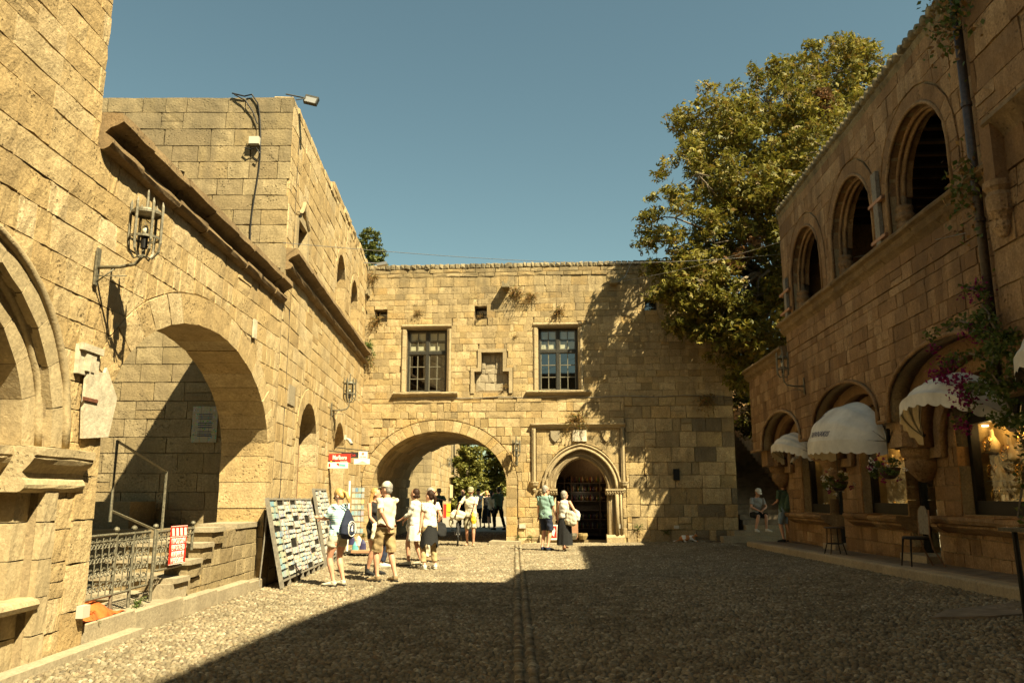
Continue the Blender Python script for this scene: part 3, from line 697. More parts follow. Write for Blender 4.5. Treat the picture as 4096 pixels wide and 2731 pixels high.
for P in jambs(.43, 4.97, -.05, 1.9, .36, rng, .32):
    mb = MB(); stone_geo(mb, FG, P, .01, -.7, rng, .005, .014, .008); mb.build('quoin', M['gate'], GB)
mb = MB()                                                            # stones lining the vault of the passage
for P in ring(2.7, 1.9, 2.25, 1.78, .06, 17, rng=rng):
    w_ = -.72
    while w_ > -5.8:
        L = rng.uniform(.4, .8); A = [(u, z) for u, z in P]
        p = [FG(A[0][0], w_, A[0][1]), FG(A[3][0], w_, A[3][1]), FG(A[3][0], w_ - L + .015, A[3][1]), FG(A[0][0], w_ - L + .015, A[0][1])]
        q = [FG(A[1][0], w_, A[1][1]), FG(A[2][0], w_, A[2][1]), FG(A[2][0], w_ - L + .015, A[2][1]), FG(A[1][0], w_ - L + .015, A[1][1])]
        mb.add(p + q, [(0, 1, 2, 3), (4, 5, 6, 7), (0, 4, 5, 1), (1, 5, 6, 2), (2, 6, 7, 3), (3, 7, 4, 0)]); w_ -= L
for side, u0 in ((1, .43), (-1, 4.97)):
    z = -.05
    while z < 1.85:
        h = .38; w_ = -.72 - rng.uniform(0, .2)
        while w_ > -5.8:
            L = rng.uniform(.5, .9); mb.fbox(FG, min(u0, u0 + side * .02), max(u0, u0 + side * .02), w_ - L + .012, w_, z + .006, z + h - .006); w_ -= L
        z += h
mb.build('vault_stone', M['gate'], GB, kind='stuff')
# windows
def big_window(a, b, c, d, tag):
    f = MB()
    for x0, x1 in ((a, a + .07), (b - .07, b), ((a + b) / 2 - .055, (a + b) / 2 + .055)): f.fbox(FG, x0, x1, -.34, -.22, c, d)
    zt = c + (d - c) * .635
    for z0, z1 in ((c, c + .05), (d - .06, d), (zt - .05, zt + .05)): f.fbox(FG, a, b, -.35, -.215, z0, z1)
    wd = f.build('window', M['iron'], GB)
    m_ = MB(); pn = MB(); bl = MB()
    for half in (0, 1):
        x0 = a + .07 if half == 0 else (a + b) / 2 + .055; x1 = (a + b) / 2 - .055 if half == 0 else b - .07
        for z0, z1, n in ((c + .05, zt - .05, 3), (zt + .05, d - .06, 2)):
            for xx in (x0, x1 - .03): m_.fbox(FG, xx, xx + .03, -.31, -.25, z0, z1)
            m_.fbox(FG, (x0 + x1) / 2 - .015, (x0 + x1) / 2 + .015, -.31, -.25, z0, z1)
            for k in range(n + 1): m_.fbox(FG, x0, x1, -.305, -.255, z0 + (z1 - z0 - .03) * k / n, z0 + (z1 - z0 - .03) * k / n + .03)
            for i in range(2):
                for k in range(n):
                    g_ = MB(); X0 = x0 + (x1 - x0) * i / 2 + .015; Z0 = z0 + (z1 - z0) * k / n + .015
                    g_.fbox(FG, X0, X0 + (x1 - x0) / 2 - .03, -.286, -.28, Z0, Z0 + (z1 - z0) / n - .03); g_.build('pane', M['glass_d' if n == 3 else 'glass'], wd)
            if n == 2:
                for k in range(2): bl.fbox(FG, x0 + .02, x1 - .02, -.33, -.32, z0 + (z1 - z0) * k / 2 + .05, z0 + (z1 - z0) * (k + 1) / 2 - .04)
    m_.build('glazing_bar', M['oiron'], wd); bl.build('blind', M['blind'], wd)
    # moulded surround: jambs and lintel in lengths, each with a roll
    for side in (-1, 1):
        x = a if side < 0 else b; z = c
        while z < d - .05:
            h = min(rng.uniform(.3, .45), d - z)
            if d - z - h < .12: h = d - z
            s_ = MB(); o_ = side
            s_.prism(lambda p, w_, q: FG(x + o_ * p, q, z + w_), [(-.0, -.5), (.17, -.5), (.17, .03), (.13, .06), (.09, .055), (.075, .02), (.04, .015), (.01, -.04), (0, -.1)], .004, h - .004); s_.build('surround_stone', M['trim'], GB); z += h
    s_ = MB(); s_.strip(FG, [(-.5, d + .01), (-.1, d + .01), (.0, d + .03), (.015, d + .07), (.055, d + .09), (.06, d + .13), (.03, d + .17), (-.5, d + .17)], a - .17, b + .17); s_.build('lintel', M['trim'], GB)
    u = a - .42
    while u < b + .4:
        L = min(.42, b + .42 - u); s_ = MB(); s_.strip(FG, [(-.3, c - .01), (.13, c - .02), (.16, c - .05), (.15, c - .09), (.10, c - .13), (.05, c - .17), (0, c - .2), (-.3, c - .2)], u + .003, u + L - .003, 2, .006, rng); s_.build('sill_stone', M['trim'], GB); u += L
big_window(*W1[1:], 1); big_window(*W2[1:], 2)
for h_ in holes3:
    f = MB(); a, b, c, d = h_[1:]; f.fbox(FG, a, a + .03, -.42, -.38, c, d); f.fbox(FG, b - .03, b, -.42, -.38, c, d); f.fbox(FG, a, b, -.42, -.38, (c + d) / 2 - .015, (c + d) / 2 + .015); wd = f.build('small_window', M['iron'], GB)
    g_ = MB(); g_.fbox(FG, a, b, -.405, -.4, c, d); g_.build('pane', M['glass_d'], wd)
mb = MB(); mb.prism(FG, niche, -.30, -.20); mb.build('niche_back', M['trim'], GB)
for P in lay(3.9, 5.0, 5.09, 6.36, (.14, .3), (.2, .4), rng, [('r', 3.8, 4.1, 5.72, 6.5), ('r', 4.85, 5.2, 5.72, 6.5)]): mb = MB(); stone_geo(mb, FG, P, -.18 + rng.uniform(-.01, .02), -.25, rng, .002, .02, .012); mb.build('niche_stone', M['slab'], GB)
def mould(path, fr, prof_r, name, mat, th, closed=False):
    m_ = MB(); m_.tube([fr(u, w_, z) for u, w_, z in path], prof_r, 6); return m_.build(name, mat, th)
nf = [(3.80, .03, 5.05), (3.80, .03, 5.80), (4.04, .03, 5.80), (4.04, .03, 6.47), (4.91, .03, 6.47), (4.91, .03, 5.80), (5.12, .03, 5.80), (5.12, .03, 5.05)]
for i in range(len(nf) - 1):
    (a, _, b), (c, _, d) = nf[i], nf[i + 1]; m_ = MB(); x0, x1 = sorted((a, c)); z0, z1 = sorted((b, d)); m_.fbox(FG, x0 - .06, x1 + .06, -.2, .05 + .003 * (i % 2), z0 - .06, z1 + .06)
    m_.build('niche_frame', M['trim'], GB)
# doorway with moulded orders
for (o0, o1, fw) in ((.0, .13, -.2), (.13, .29, -.08), (.29, .45, .05)):
    A, B = pointed(o0, 7), pointed(o1, 7)
    for i in range(len(A) - 1):
        P = [A[i], A[i + 1], B[i + 1], B[i]]; mb = MB(); stone_geo(mb, FG, P, fw, -.7 if o0 == 0 else fw - .3, rng, .003, .012, .002); mb.build('voussoir', M['trim'], GB)
    for s_ in (-1, 1):
        for k in range(4):
            a, b = sorted((CP + s_ * (PA_ + o0), CP + s_ * (PA_ + o1))); mb = MB(); stone_geo(mb, FG, rect_poly(a, b, .12 + .37 * k, .12 + .37 * (k + 1)), fw, -.7, rng, .003, .014, .003); mb.build('jamb_stone', M['trim'], GB)
for o_, w_, r_ in ((.03, -.17, .045), (.14, -.06, .04), (.30, .07, .05), (.43, .06, .035)):
    mb = MB(); mb.tube([FG(u, w_, z) for u, z in pointed(o_, 12)], r_, 6); mb.build('arch_moulding', M['trim'], GB, smooth=True)
    for s_ in (-1, 1):
        mb = MB(); mb.tube([FG(CP + s_ * (PA_ + o_), w_, z) for z in (.3, 1.6)], r_ * 1.1, 8); mb.build('colonnette', M['trim'], GB, smooth=True)
for s_ in (-1, 1):
    mb = MB(); a, b = sorted((CP + s_ * (PA_ - .06), CP + s_ * (PA_ + .52)))
    mb.strip(FG, [(-.5, 1.58), (.08, 1.58), (.10, 1.63), (.09, 1.66), (.14, 1.72), (.14, 1.78), (-.5, 1.78)], a, b); mb.build('capital', M['trim'], GB)
    for k in range(7): m2 = MB(); m2.ell(FG(a + .05 + k * (b - a - .08) / 6, .10, 1.67), (.035, .03, .045), None, 6, 5); m2.build('carved_leaf', M['trim'], GB)
    mb = MB(); mb.strip(FG, [(-.5, .02), (.12, .02), (.12, .22), (.06, .30), (-.5, .30)], a, b); mb.build('plinth', M['trim'], GB)
# rectangular label moulding with pendants
mb = MB(); mb.strip(FG, [(-.05, 3.78), (.06, 3.78), (.07, 3.83), (.11, 3.86), (.15, 3.90), (.15, 3.95), (-.05, 3.97)], 5.80, 8.97, 12, .006, rng); mb.build('label_moulding', M['trim'], GB)
for u0 in (5.84, 8.80):
    mb = MB(); mb.fbox(FG, u0, u0 + .13, -.05, .085, 2.0, 3.78); mb.tube([FG(u0 + .065, .09, 2.02), FG(u0 + .065, .09, 3.76)], .035, 6); mb.build('label_moulding', M['trim'], GB)
    mb = MB(); mb.lathe([(0, 1.66), (.04, 1.68), (.07, 1.75), (.05, 1.80), (.12, 1.88), (.14, 1.94), (.16, 1.98), (.16, 2.01), (0, 2.01)], FG(u0 + .065, .03, 0), 10); mb.build('label_pendant', M['trim'], GB)
def shield(u, z, s_, mat):
    mb = MB(); mb.fbox(FG, u - .17, u + .17, -.02, .02, z - .19, z + .19); mb.build('shield_panel', M['trim'], GB)
    mb = MB(); mb.prism(FG, [(u - .13 * s_, z + .17), (u + .13 * s_, z + .17), (u + .13 * s_, z - .02), (u + .08 * s_, z - .12), (u, z - .20), (u - .08 * s_, z - .12), (u - .13 * s_, z - .02)], .02, .07); mb.build('shield', mat, GB)
shield(6.62, 3.52, 1.15, M['slab']); shield(8.33, 3.52, 1.0, M['gate'])
mb = MB(); pts = [(7.2 + .47 * i / 10, .055 + .035 * abs(math.sin(2 * PI * i / 10))) for i in range(11)]
mb.prism(lambda p, w_, q: FG(p, q, 3.34 + w_), [(u, w_) for u, w_ in pts] + [(7.67, -.02), (7.2, -.02)], 0, .37); mb.build('carved_scroll', M['marble'], GB)
# water spouts
for u, z, L in ((-.0, 8.62, .35), (4.96, 8.80, .42), (8.70, 8.88, .38)):
    mb = MB(); d_ = .09
    mb.strip(FG, [(-.3, z), (L, z - .04), (L, z - .17), (-.3, z - .15)], u - .13, u + .13); mb.fbox(FG, u - .13, u - .06, 0, L - .02, z - .04, z + .04); mb.fbox(FG, u + .06, u + .13, 0, L - .02, z - .04, z + .04); mb.build('water_spout', M['weath'], GB)
# shop seen through the doorway
mb = MB(); mb.fbox(FG, 5.65, 10.1, -5.1, -.75, .04, .10); mb.build('shop_floor', M['slab'], GB)
sh = thing('shop_shelving', 'dark shelves full of coloured bottles inside the pointed doorway', 'shelves', tuple(FG(7.9, -3.2, .1)))
mb = MB(); mb.fbox(FG, 6.0, 9.8, -3.4, -3.35, .1, 2.9)
for k in range(6): mb.fbox(FG, 6.1, 9.8, -3.35, -3.0, .35 + .33 * k, .38 + .33 * k)
for x in (6.1, 6.9, 7.15, 8.2, 9.0): mb.fbox(FG, x - .02, x + .02, -3.35, -2.98, .1, 2.3)
mb.build('frame', M['dwood'], sh)
bcn = ['brown', 'amber', 'green', 'red', 'cream', 'purple']
bc = [plain('bottle_glass', c, .2, var=.1) for c in ((.06, .04, .02), (.16, .10, .03), (.04, .07, .03), (.12, .03, .02), (.2, .18, .12), (.05, .03, .06))]
btl = MB(); btl.lathe([(0, 0), (.032, 0), (.032, .13), (.012, .18), (.012, .22), (0, .22)], (0, 0, 0), 8)
for mi_, m_ in enumerate(bc):
    o0 = None
    for k in range(5):
        for j in range(7):
            u = 7.0 + ((j * 6 + mi_) * .057) % 2.5
            if (j * 7 + k * 5 + mi_ * 3) % 10 < 3 and o0 is not None: continue
            p = FG(u, -3.12, .385 + .33 * (k + (1 if k > 1 else 0)) if k < 5 else 0)
            if o0 is None:
                o0 = btl.build('bottle', m_, None, 'small ' + bcn[mi_] + ' bottle on the lowest shelf inside the pointed doorway', 'bottle', bcn[mi_] + ' bottles on the shop shelves', origin=(0, 0, 0), smooth=True); o = o0
            else: o = o0.copy(); COL.objects.link(o)
            o.location = p; WL[o.name] = Vector(p); o['label'] = 'small ' + bcn[mi_] + ' bottle on the ' + ('lowest', 'second lowest', 'middle', 'second highest', 'top')[k] + ' shelf inside the pointed doorway'
for (u, w_, z, e, col) in ((8.2, -2.2, 2.95, 8, (1, .55, .18)), (7.5, -2.5, 1.6, 1.2, (1, .8, .5))):
    L = bpy.data.lights.new('shop_lamp', 'POINT'); L.energy = e; L.color = col; L.shadow_soft_size = .04; o = bpy.data.objects.new('shop_lamp', L); COL.objects.link(o); o.location = FG(u, w_, z)
# ---------------------------------------------------------------- right hand building
rng = random.Random(23)
RB = thing('loggia_building', 'reddish stone building on the right with an open arched loggia above corbelled shop arches', 'building', (7.3, 16, 0))
loggia = [arch_h(18.25, 6.72, 1.12, 1.14, 5.93), arch_h(15.25, 6.72, 1.12, 1.14, 5.93), arch_h(12.3, 6.72, 1.12, 1.14, 5.93)]
low = [arch_h(21.35, 2.98, 1.85, .76, 2.0), arch_h(16.55, 3.05, 1.88, .78, 2.0), arch_h(12.1, 3.1, 2.05, .82, 2.0)]
def bottom_outline(archs, zb, u0, u1, zt, n=16):
    P = [(u0, zb)]
    for h_ in sorted(archs, key=lambda x: x[1]):
        P += [(h_[1] - h_[3], zb)] + [(h_[1] - h_[3] * math.cos(PI * i / n), h_[2] + h_[4] * math.sin(PI * i / n)) for i in range(n + 1)] + [(h_[1] + h_[3], zb)]
    P += [(u1, zb), (u1, zt), (u0, zt)]
    out = [P[0]]
    for p in P[1:]:
        if abs(p[0] - out[-1][0]) + abs(p[1] - out[-1][1]) > .004: out.append(p)
    return out
curve_slab('jettied_wall', FU, bottom_outline(low, 2.84, 9.85, 24.45, 5.15), [], -.32, -.03, M['mortar'], RB)
curve_slab('upper_wall', FU, rect_poly(9.9, 20.2, 5.15, 8.84), [arch_poly(h_, 5.93) for h_ in loggia], -.40, -.03, M['mortar'], RB)
curve_slab('arch_order', FU, bottom_outline([arch_h(h_[1], 2.62, h_[3] - .22, h_[4] + .22, 2) for h_ in low], 2.38, 9.85, 24.2, 3.95), [], -.6, -.32, M['right'], RB)
curve_slab('arch_order', FU, bottom_outline([arch_h(h_[1], 2.45, h_[3] - .42, h_[4] + .18, 2) for h_ in low], 2.2, 9.85, 24.2, 3.9), [], -.74, -.602, M['right'], RB)
it = stones(lay(9.85, 24.43, 2.86, 5.12, (.21, .29), (.24, .6), rng, [arch_h(h_[1], h_[2], h_[3] + .04, h_[4] + .04, 2.0) for h_ in low]), FU, rng, (0, .014), -.08, .005, .01, .006)
it += stones(lay(9.85, 20.18, 5.14, 5.80, (.21, .27), (.28, .65), rng, []), FU, rng, (0, .014), -.08, .005, .01, .006)
it += stones(lay(9.9, 20.18, 5.93, 8.72, (.32, .42), (.4, 1.0), rng, [arch_h(h_[1], h_[2], h_[3] + .3, h_[4] + .3, 5.9) for h_ in loggia]), FU, rng, (0, .012), -.08, .005, .01, .006)
finish_masonry(it, RB, M['right'], limit=285)
for h_ in low:                                                       # roll moulding that follows the arches and the flat feet
    pts = [FU(h_[1] - (h_[3] + .02) * math.cos(PI * i / 22), .035, h_[2] + (h_[4] + .02) * math.sin(PI * i / 22)) for i in range(23)]
    pts = [FU(h_[1] - h_[3] - .02, .035, 2.86)] + pts + [FU(h_[1] + h_[3] + .02, .035, 2.86)]
    mb = MB(); mb.tube(pts, .04, 6); mb.build('arch_moulding', M['right'], RB, smooth=True)
for a, b in ((9.9, 10.05), (14.17, 14.66), (18.45, 19.48), (23.2, 24.45)):
    mb = MB(); mb.tube([FU(a, .035, 2.86), FU(b, .035, 2.86)], .04, 6); mb.build('foot_moulding', M['right'], RB)
def rlight(h_, n, t, th0=0, th1=PI):
    return ring(h_[1], h_[2], h_[3], h_[4], t, n, rng=rng)
for h_ in loggia:
    for P in ring(h_[1], h_[2], h_[3], h_[4], .28, 11, rng=rng):
        mb = MB(); stone_geo(mb, FU, P, .012, -.16, rng, .004, .01, .003); mb.build('voussoir', M['right'], RB)
    for P in jambs(h_[1] - h_[3], h_[1] + h_[3], 5.93, 6.72, .28, rng, .35):
        mb = MB(); stone_geo(mb, FU, P, .012, -.16, rng, .004, .01, .003); mb.build('quoin', M['right'], RB)
    hin = arch_h(h_[1], h_[2], 1.06, 1.07, 5.93)
    for P in ring(hin[1], hin[2], 1.06, 1.07, .10, 11, rng=rng):
        mb = MB(); stone_geo(mb, FU, P, -.14, -.40, rng, .003, .03, .002); mb.build('inner_voussoir', M['right'], RB)
    for r_, w_ in ((1.13, .01), (1.07, -.15)):
        pts = [FU(h_[1] - r_, w_, 5.95)] + [FU(h_[1] - r_ * math.cos(PI * i / 20), w_, 6.72 + r_ * math.sin(PI * i / 20)) for i in range(21)] + [FU(h_[1] + r_, w_, 5.95)]
        mb = MB(); mb.tube(pts, .035, 6); mb.build('arch_moulding', M['right'], RB, smooth=True)
    mb = MB(); mb.tube([FU(h_[1] - 1.07 * math.cos(PI * i / 20), -.25, 6.72 + 1.07 * math.sin(PI * i / 20)) for i in range(21)], .05, 8); mb.build('arch_roll', M['right'], RB, smooth=True)
    for s_ in (-1, 1):
        mb = MB(); c0 = FU(h_[1] + s_ * 1.08, -.24, 0)
        mb.lathe([(r0 * .78, z0) for r0, z0 in [(0, 5.9), (.15, 5.9), (.15, 6.06), (.13, 6.1), (.18, 6.14), (.205, 6.19), (.18, 6.24), (.16, 6.26), (.21, 6.30), (.225, 6.35), (.21, 6.40), (.16, 6.43), (.19, 6.47), (.20, 6.51), (.18, 6.55), (.075, 6.58), (.075, 6.74), (0, 6.74)]], c0, 14); mb.build('column', M['right'], RB, smooth=True)
prR = [(-.3, 5.97), (.17, 5.94), (.20, 5.90), (.19, 5.86), (.12, 5.82), (.10, 5.78), (.13, 5.75), (.10, 5.70), (.05, 5.66), (0, 5.60), (-.1, 5.58), (-.3, 5.58)]
def runc(fr, u0, u1, pr, dz, seg, name, mat, th):
    u = u0
    while u < u1 - .05:
        L = min(rng.uniform(*seg), u1 - u)
        if u1 - u - L < .25: L = u1 - u
        mb = MB(); j = rng.uniform(-.008, .008); mb.strip(fr, [(w_, z_ + dz + j) for w_, z_ in pr], u + .003, u + L - .003, 2, .006, rng); mb.build(name, mat, th); u += L
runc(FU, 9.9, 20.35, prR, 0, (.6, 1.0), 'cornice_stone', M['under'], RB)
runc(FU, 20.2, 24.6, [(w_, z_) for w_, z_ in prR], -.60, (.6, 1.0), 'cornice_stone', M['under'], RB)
# roof edge: tile ends
rt = MB(); rt.tube([WL[RB.name] + Vector((0, -.10, 0)), WL[RB.name] + Vector((0, .55, .06))], .085, 8); o0 = None
u = 10.1
while u < 20.2:
    p = FU(u, 0, 8.90)
    if o0 is None:
        o0 = rt.build('roof_tile', M['weath'], RB, smooth=True); o = o0
    else: o = o0.copy(); COL.objects.link(o)
    o.location = p - WL[RB.name] + Vector((0, 0, rng.uniform(-.015, .02))); o.rotation_euler = (0, 0, R(-93) + rng.uniform(-.06, .06)); u += .215
runc(FU, 9.9, 20.2, [(-.3, 8.86), (.03, 8.84), (.04, 8.78), (0, 8.70), (-.3, 8.70)], 0, (.5, .9), 'eaves_stone', M['weath'], RB)
# body, loggia room, roofs
mb = MB(); mb.fbox(FU, 9.9, 20.2, -8, -.45, 8.60, 8.84); mb.fbox(FU, 9.9, 20.2, -8, -3.9, 5.2, 8.7); mb.fbox(FU, 20.0, 20.18, -8, -.5, 5.9, 8.7); mb.fbox(FU, 9.9, 10.1, -8, -.5, 5.9, 8.7)
mb.fbox(FU, 20.2, 24.4, -8, -.35, 4.9, 5.25); mb.build('body', M['right'], RB)
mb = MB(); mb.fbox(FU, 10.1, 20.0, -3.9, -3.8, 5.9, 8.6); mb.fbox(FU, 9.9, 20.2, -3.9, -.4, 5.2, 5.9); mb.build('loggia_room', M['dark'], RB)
mb = MB()
for k in range(16): mb.fbox(FU, 10.4 + k * .62, 10.52 + k * .62, -3.6, -.5, 8.44, 8.6)
mb.build('ceiling_beam', M['dwood'], RB)
# lower wall with the shop fronts
doors = [('r', 19.05, 19.95, .2, 2.9), ('r', 14.35, 15.45, .2, 2.9)]
wins = [('r', 20.0, 22.1, 1.12, 2.95), ('r', 15.50, 17.8, 1.18, 2.95), ('r', 10.4, 13.42, 1.25, 3.0)]
full = [('r', 19.05, 22.1, 1.12, 2.95), ('r', 14.35, 17.8, 1.18, 2.95)]
curve_slab('shop_wall', FW, rect_poly(8, 24.1, -.2, 3.9), [[(19.05, .2), (19.96, .2), (19.96, 1.12), (22.1, 1.12), (22.1, 2.95), (19.05, 2.95)], [(14.35, .2), (15.46, .2), (15.46, 1.18), (17.8, 1.18), (17.8, 2.95), (14.35, 2.95)], rect_poly(10.4, 13.42, 1.25, 3.0)], -.5, -.02, M['mortar'], RB)
it = stones(lay(8, 24.08, .05, 3.5, (.24, .33), (.3, .62), rng, doors + wins), FW, rng, (0, .012), -.5, .006, .01, .005)
finish_masonry(it, RB, M['right'], 'block', limit=230)
for a, b, z in ((19.85, 23.0, 1.04), (15.4, 18.3, 1.12), (10.0, 14.2, 1.16)):
    runc(FW, a, b, [(-.3, z + .06), (.28, z + .05), (.30, z), (.27, z - .05), (.20, z - .08), (.20, z - .12), (.08, z - .20), (0, z - .22), (-.3, z - .22)], 0, (.5, .8), 'sill_stone', M['right'], RB)
for u0, u1 in ((8.2, 13.8), (15.6, 18.2), (20.2, 23.4)):
    mb = MB(); mb.fbox(FW, u0, u1, 0, .04, .2, .30); mb.build('skirting', M['dwood'], RB)
for u0 in (9.85, 14.41, 18.95, 23.65):                               # corbels under the jetty
    mb = MB(); prf = [(0, 1.78), (.10, 1.80), (.17, 1.88), (.26, 1.98), (.30, 2.08), (.29, 2.16), (.26, 2.19), (.33, 2.23), (.36, 2.30), (.36, 2.40), (0, 2.40)]
    mb.lathe(prf, FW(u0, .12, 0), 14); mb.build('corbel', M['right'], RB, smooth=True)
    mb = MB(); mb.fbox(FW, u0 - .34, u0 + .34, -.02, .60, 2.40, 2.86); mb.build('corbel_block', M['right'], RB)
def shop_front(a, b, c, d, da_, db_, jw):
    fz = MB()
    for x in (a + .05, b - .05): fz.fbox(FW, x - .06, x + .06, -.34, -.20, c, d)
    fz.fbox(FW, a, b, -.34, -.20, c - .02, c + .22); fz.fbox(FW, a, b, -.34, -.20, d - .28, d)
    sf = fz.build('shop_window', M['black'], RB)
    g_ = MB(); g_.fbox(FW, a + .08, b - .08, -.272, -.264, c + .2, d - .26); g_.build('pane', M['glass'], sf)
    bx = MB(); z0, z1 = c + .16, d - .24
    bx.fbox(FW, a + .02, b - .02, -.70, -.62, z0, z1); bx.fbox(FW, a - .0, a + .05, -.64, -.36, z0, z1); bx.fbox(FW, b - .05, b, -.64, -.36, z0, z1)
    bx.build('display_back', M['ochre'], sf)
    bx = MB(); bx.fbox(FW, a, b, -.9, -.36, z0 - .05, z0 + .02); bx.fbox(FW, a, b, -.9, -.36, z1, z1 + .05); bx.build('display_floor', M['wood'], sf)
    if da_ is not None:
        dd = MB(); dd.fbox(FW, da_, da_ + .08, -.34, -.2, .2, d); dd.fbox(FW, db_ - .08, db_, -.34, -.2, .2, d); dd.fbox(FW, da_, db_, -.34, -.2, 2.3, 2.42); dd.fbox(FW, da_, db_, -.34, -.2, .2, .36)
        dz = dd.build('shop_door', M['black'], RB); g_ = MB(); g_.fbox(FW, da_ + .08, db_ - .08, -.27, -.262, .36, d); g_.build('pane', M['glass'], dz)
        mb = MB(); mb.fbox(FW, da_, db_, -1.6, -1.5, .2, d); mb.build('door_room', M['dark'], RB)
        mb = MB(); mb.fbox(FW, da_, db_, -1.5, .25, .1, pav(da_) + .12); mb.build('door_step', M['slab'], RB)
shop_front(20.0, 22.1, 1.12, 2.95, 19.05, 19.95, 0); shop_front(15.5, 17.8, 1.18, 2.95, 14.35, 15.45, 0); shop_front(10.4, 13.42, 1.25, 3.0, None, None, 0)
for u, e in ((13.0, 2.2), (12.2, 2.2), (11.3, 2.2), (17.2, 2.0), (16.2, 2.0), (21.6, 2.0), (20.6, 2.0)):
    L = bpy.data.lights.new('display_lamp', 'POINT'); L.energy = e; L.color = (1, .62, .22); L.shadow_soft_size = .05; o = bpy.data.objects.new('display_lamp', L); COL.objects.link(o); o.location = FW(u, -.42, 2.60)
    mb = MB(); mb.lathe([(0, 0), (.05, 0), (.05, .02), (0, .02)], FW(u + .3, -.45, 2.68), 10); mb.build('downlight', plain('lamp_glow', (1, .8, .5), emit=(1, .7, .35), es=6), RB)
# jewellery busts
bp_ = [(0, 0), (.14, 0), (.145, .04), (.12, .12), (.06, .19), (.038, .22), (.035, .28), (.028, .30), (0, .30)]
def bust(u, w_, z, s_, lab, tint='cream', cool=False):
    t = thing('jewellery_bust', lab, 'display bust', tuple(FW(u, w_, z)), 'jewellery busts in the shop windows')
    b0 = MB(); b0.lathe([(r_ * s_, z_ * s_) for r_, z_ in bp_], FW(u, w_, z), 14)
    for i, v in enumerate(b0.v):
        q = Vector(v) - FW(u, w_, z); k = q.dot(FW.n); q -= FW.n * k * .45; b0.v[i] = tuple(FW(u, w_, z) + q)
    b0.build('bust', M[tint], t, smooth=True)
    for r_, d_ in ((.10, .10), (.13, .16), (.155, .21)):
        n_ = MB(); n_.tube([FW(u + r_ * s_ * .62 * math.sin(a), w_ + .085 * s_ * (1.0 if abs(a) < 2 else .6), z + (.22 - d_ * (.5 + .5 * math.cos(a))) * s_) for a in [(-2.6 + 5.2 * i / 12) for i in range(13)]], .007, 5); n_.build('necklace', M['gold'] if not cool else M['steel'], t)
pos3 = [(13.2, 2.25, 'upper left'), (12.72, 2.08, 'upper middle'), (12.2, 2.25, 'upper right'), (13.15, 1.80, 'lower left'), (12.35, 1.78, 'lower middle'), (13.1, 1.44, 'low left corner'), (11.9, 1.7, 'tilted at right'), (11.5, 1.65, 'right hand side')]
for u, z, t_ in pos3:
    bust(u, -.49, z, 1.25, 'cream necklace bust, ' + t_ + ', in the big near jewellery window')
    if z > 1.72: mb = MB(); mb.fbox(FW, u - .18, u + .18, -.62, -.38, z - .02, z - .008); mb.build('glass_shelf', M['steel'], RB)
for (u, z, t_) in ((21.6, 2.42, 'green necklace bust at top left of the far jewellery window'), (21.1, 2.30, 'gold necklace bust at top middle of the far jewellery window'), (20.6, 2.42, 'necklace bust at top right of the far jewellery window'), (21.45, 1.88, 'green necklace bust at lower left of the far jewellery window'), (20.85, 1.88, 'gold necklace bust at lower right of the far jewellery window')): bust(u, -.49, z, 1.3, t_, cool='green' in t_)
for (u, z, t_) in ((17.2, 2.05, 'left'), (16.6, 2.1, 'middle'), (16.0, 2.0, 'right')): bust(u, -.49, z, 1.2, 'cream necklace bust, ' + t_ + ' of three, in the middle jewellery window')
jt = MB(); r2 = random.Random(2)
for u0, u1, z0 in ((10.5, 13.0, 1.43), (20.1, 21.6, 1.30), (15.6, 17.2, 1.36)):
    for i in range(150):
        u = r2.uniform(u0, u1); w_ = r2.uniform(-.60, -.34); t_ = (u1 - u) / (u1 - u0); z = z0 + .9 * t_ * (-.36 - w_) + r2.uniform(0, .06)
        jt.box(FW(u, w_, z), (r2.uniform(.03, .09), r2.uniform(.03, .09), .03), Matrix.Rotation(r2.uniform(0, 3), 3, 'Z') @ Matrix.Rotation(r2.uniform(-.7, .7), 3, 'X'), mi=r2.choice([0, 1, 1, 2]))
jt.build('jewellery', [M['cream'], M['gold'], M['white']], None, 'heaps of gold jewellery and small boxes on the window displays', 'jewellery', kind='stuff')
# near building beyond the drainpipe
NB = thing('near_building', 'rough reddish stone house front at the right edge beyond the drainpipe', 'building', (6.3, 7, 0))
curve_slab('wall', FU, rect_poly(1, 10.15, 3.2, 11.3), [], -.3, .10, M['mortar'], NB)
finish_masonry(stones(lay(4, 10.13, 3.22, 9.5, (.38, .5), (.5, 1.1), rng, []), FU, rng, (.12, .15), .0, .008, .02, .014), NB, M['right'], limit=60)
prof_ = [(-9, 18.6), (-3.7, 17.27), (-1, 16.9), (1.2, 16.45), (3.66, 15.76), (5.1, 15.64), (5.8, 15.25), (6.3, 14.3), (6.46, 13.4), (6.56, 12.6), (6.9, 12.25), (7.55, 12.04), (9.4, 11.6), (10.6, 11.3), (10.85, 11.1), (10.9, 8.85), (9.95, 8.85), (9.95, 3.2), (-9, 3.2)]
mb = MB(); mb.prism(frame((6.45, 0), (0, 1), (1, 0)), prof_, 0, 1.35); mb.build('shadow_caster', M['right'], NB)  # unseen upper mass, outline shaped to cast the shadow edge on the street
mb = MB(); mb.prism(frame((6.45, 0), (0, 1), (1, 0)), [(p[0], min(p[1], 15)) for p in prof_ if p[0] < 9.0] + [(9.0, 3.2)], 1.35, 9); mb.build('body', M['right'], NB)
mb = MB(); mb.fbox(frame((6.3, 0), (0, 1), (1, 0)), -9, 5.2, .0, 6, -.1, 3.2); mb.build('ground_floor', M['right'], NB)
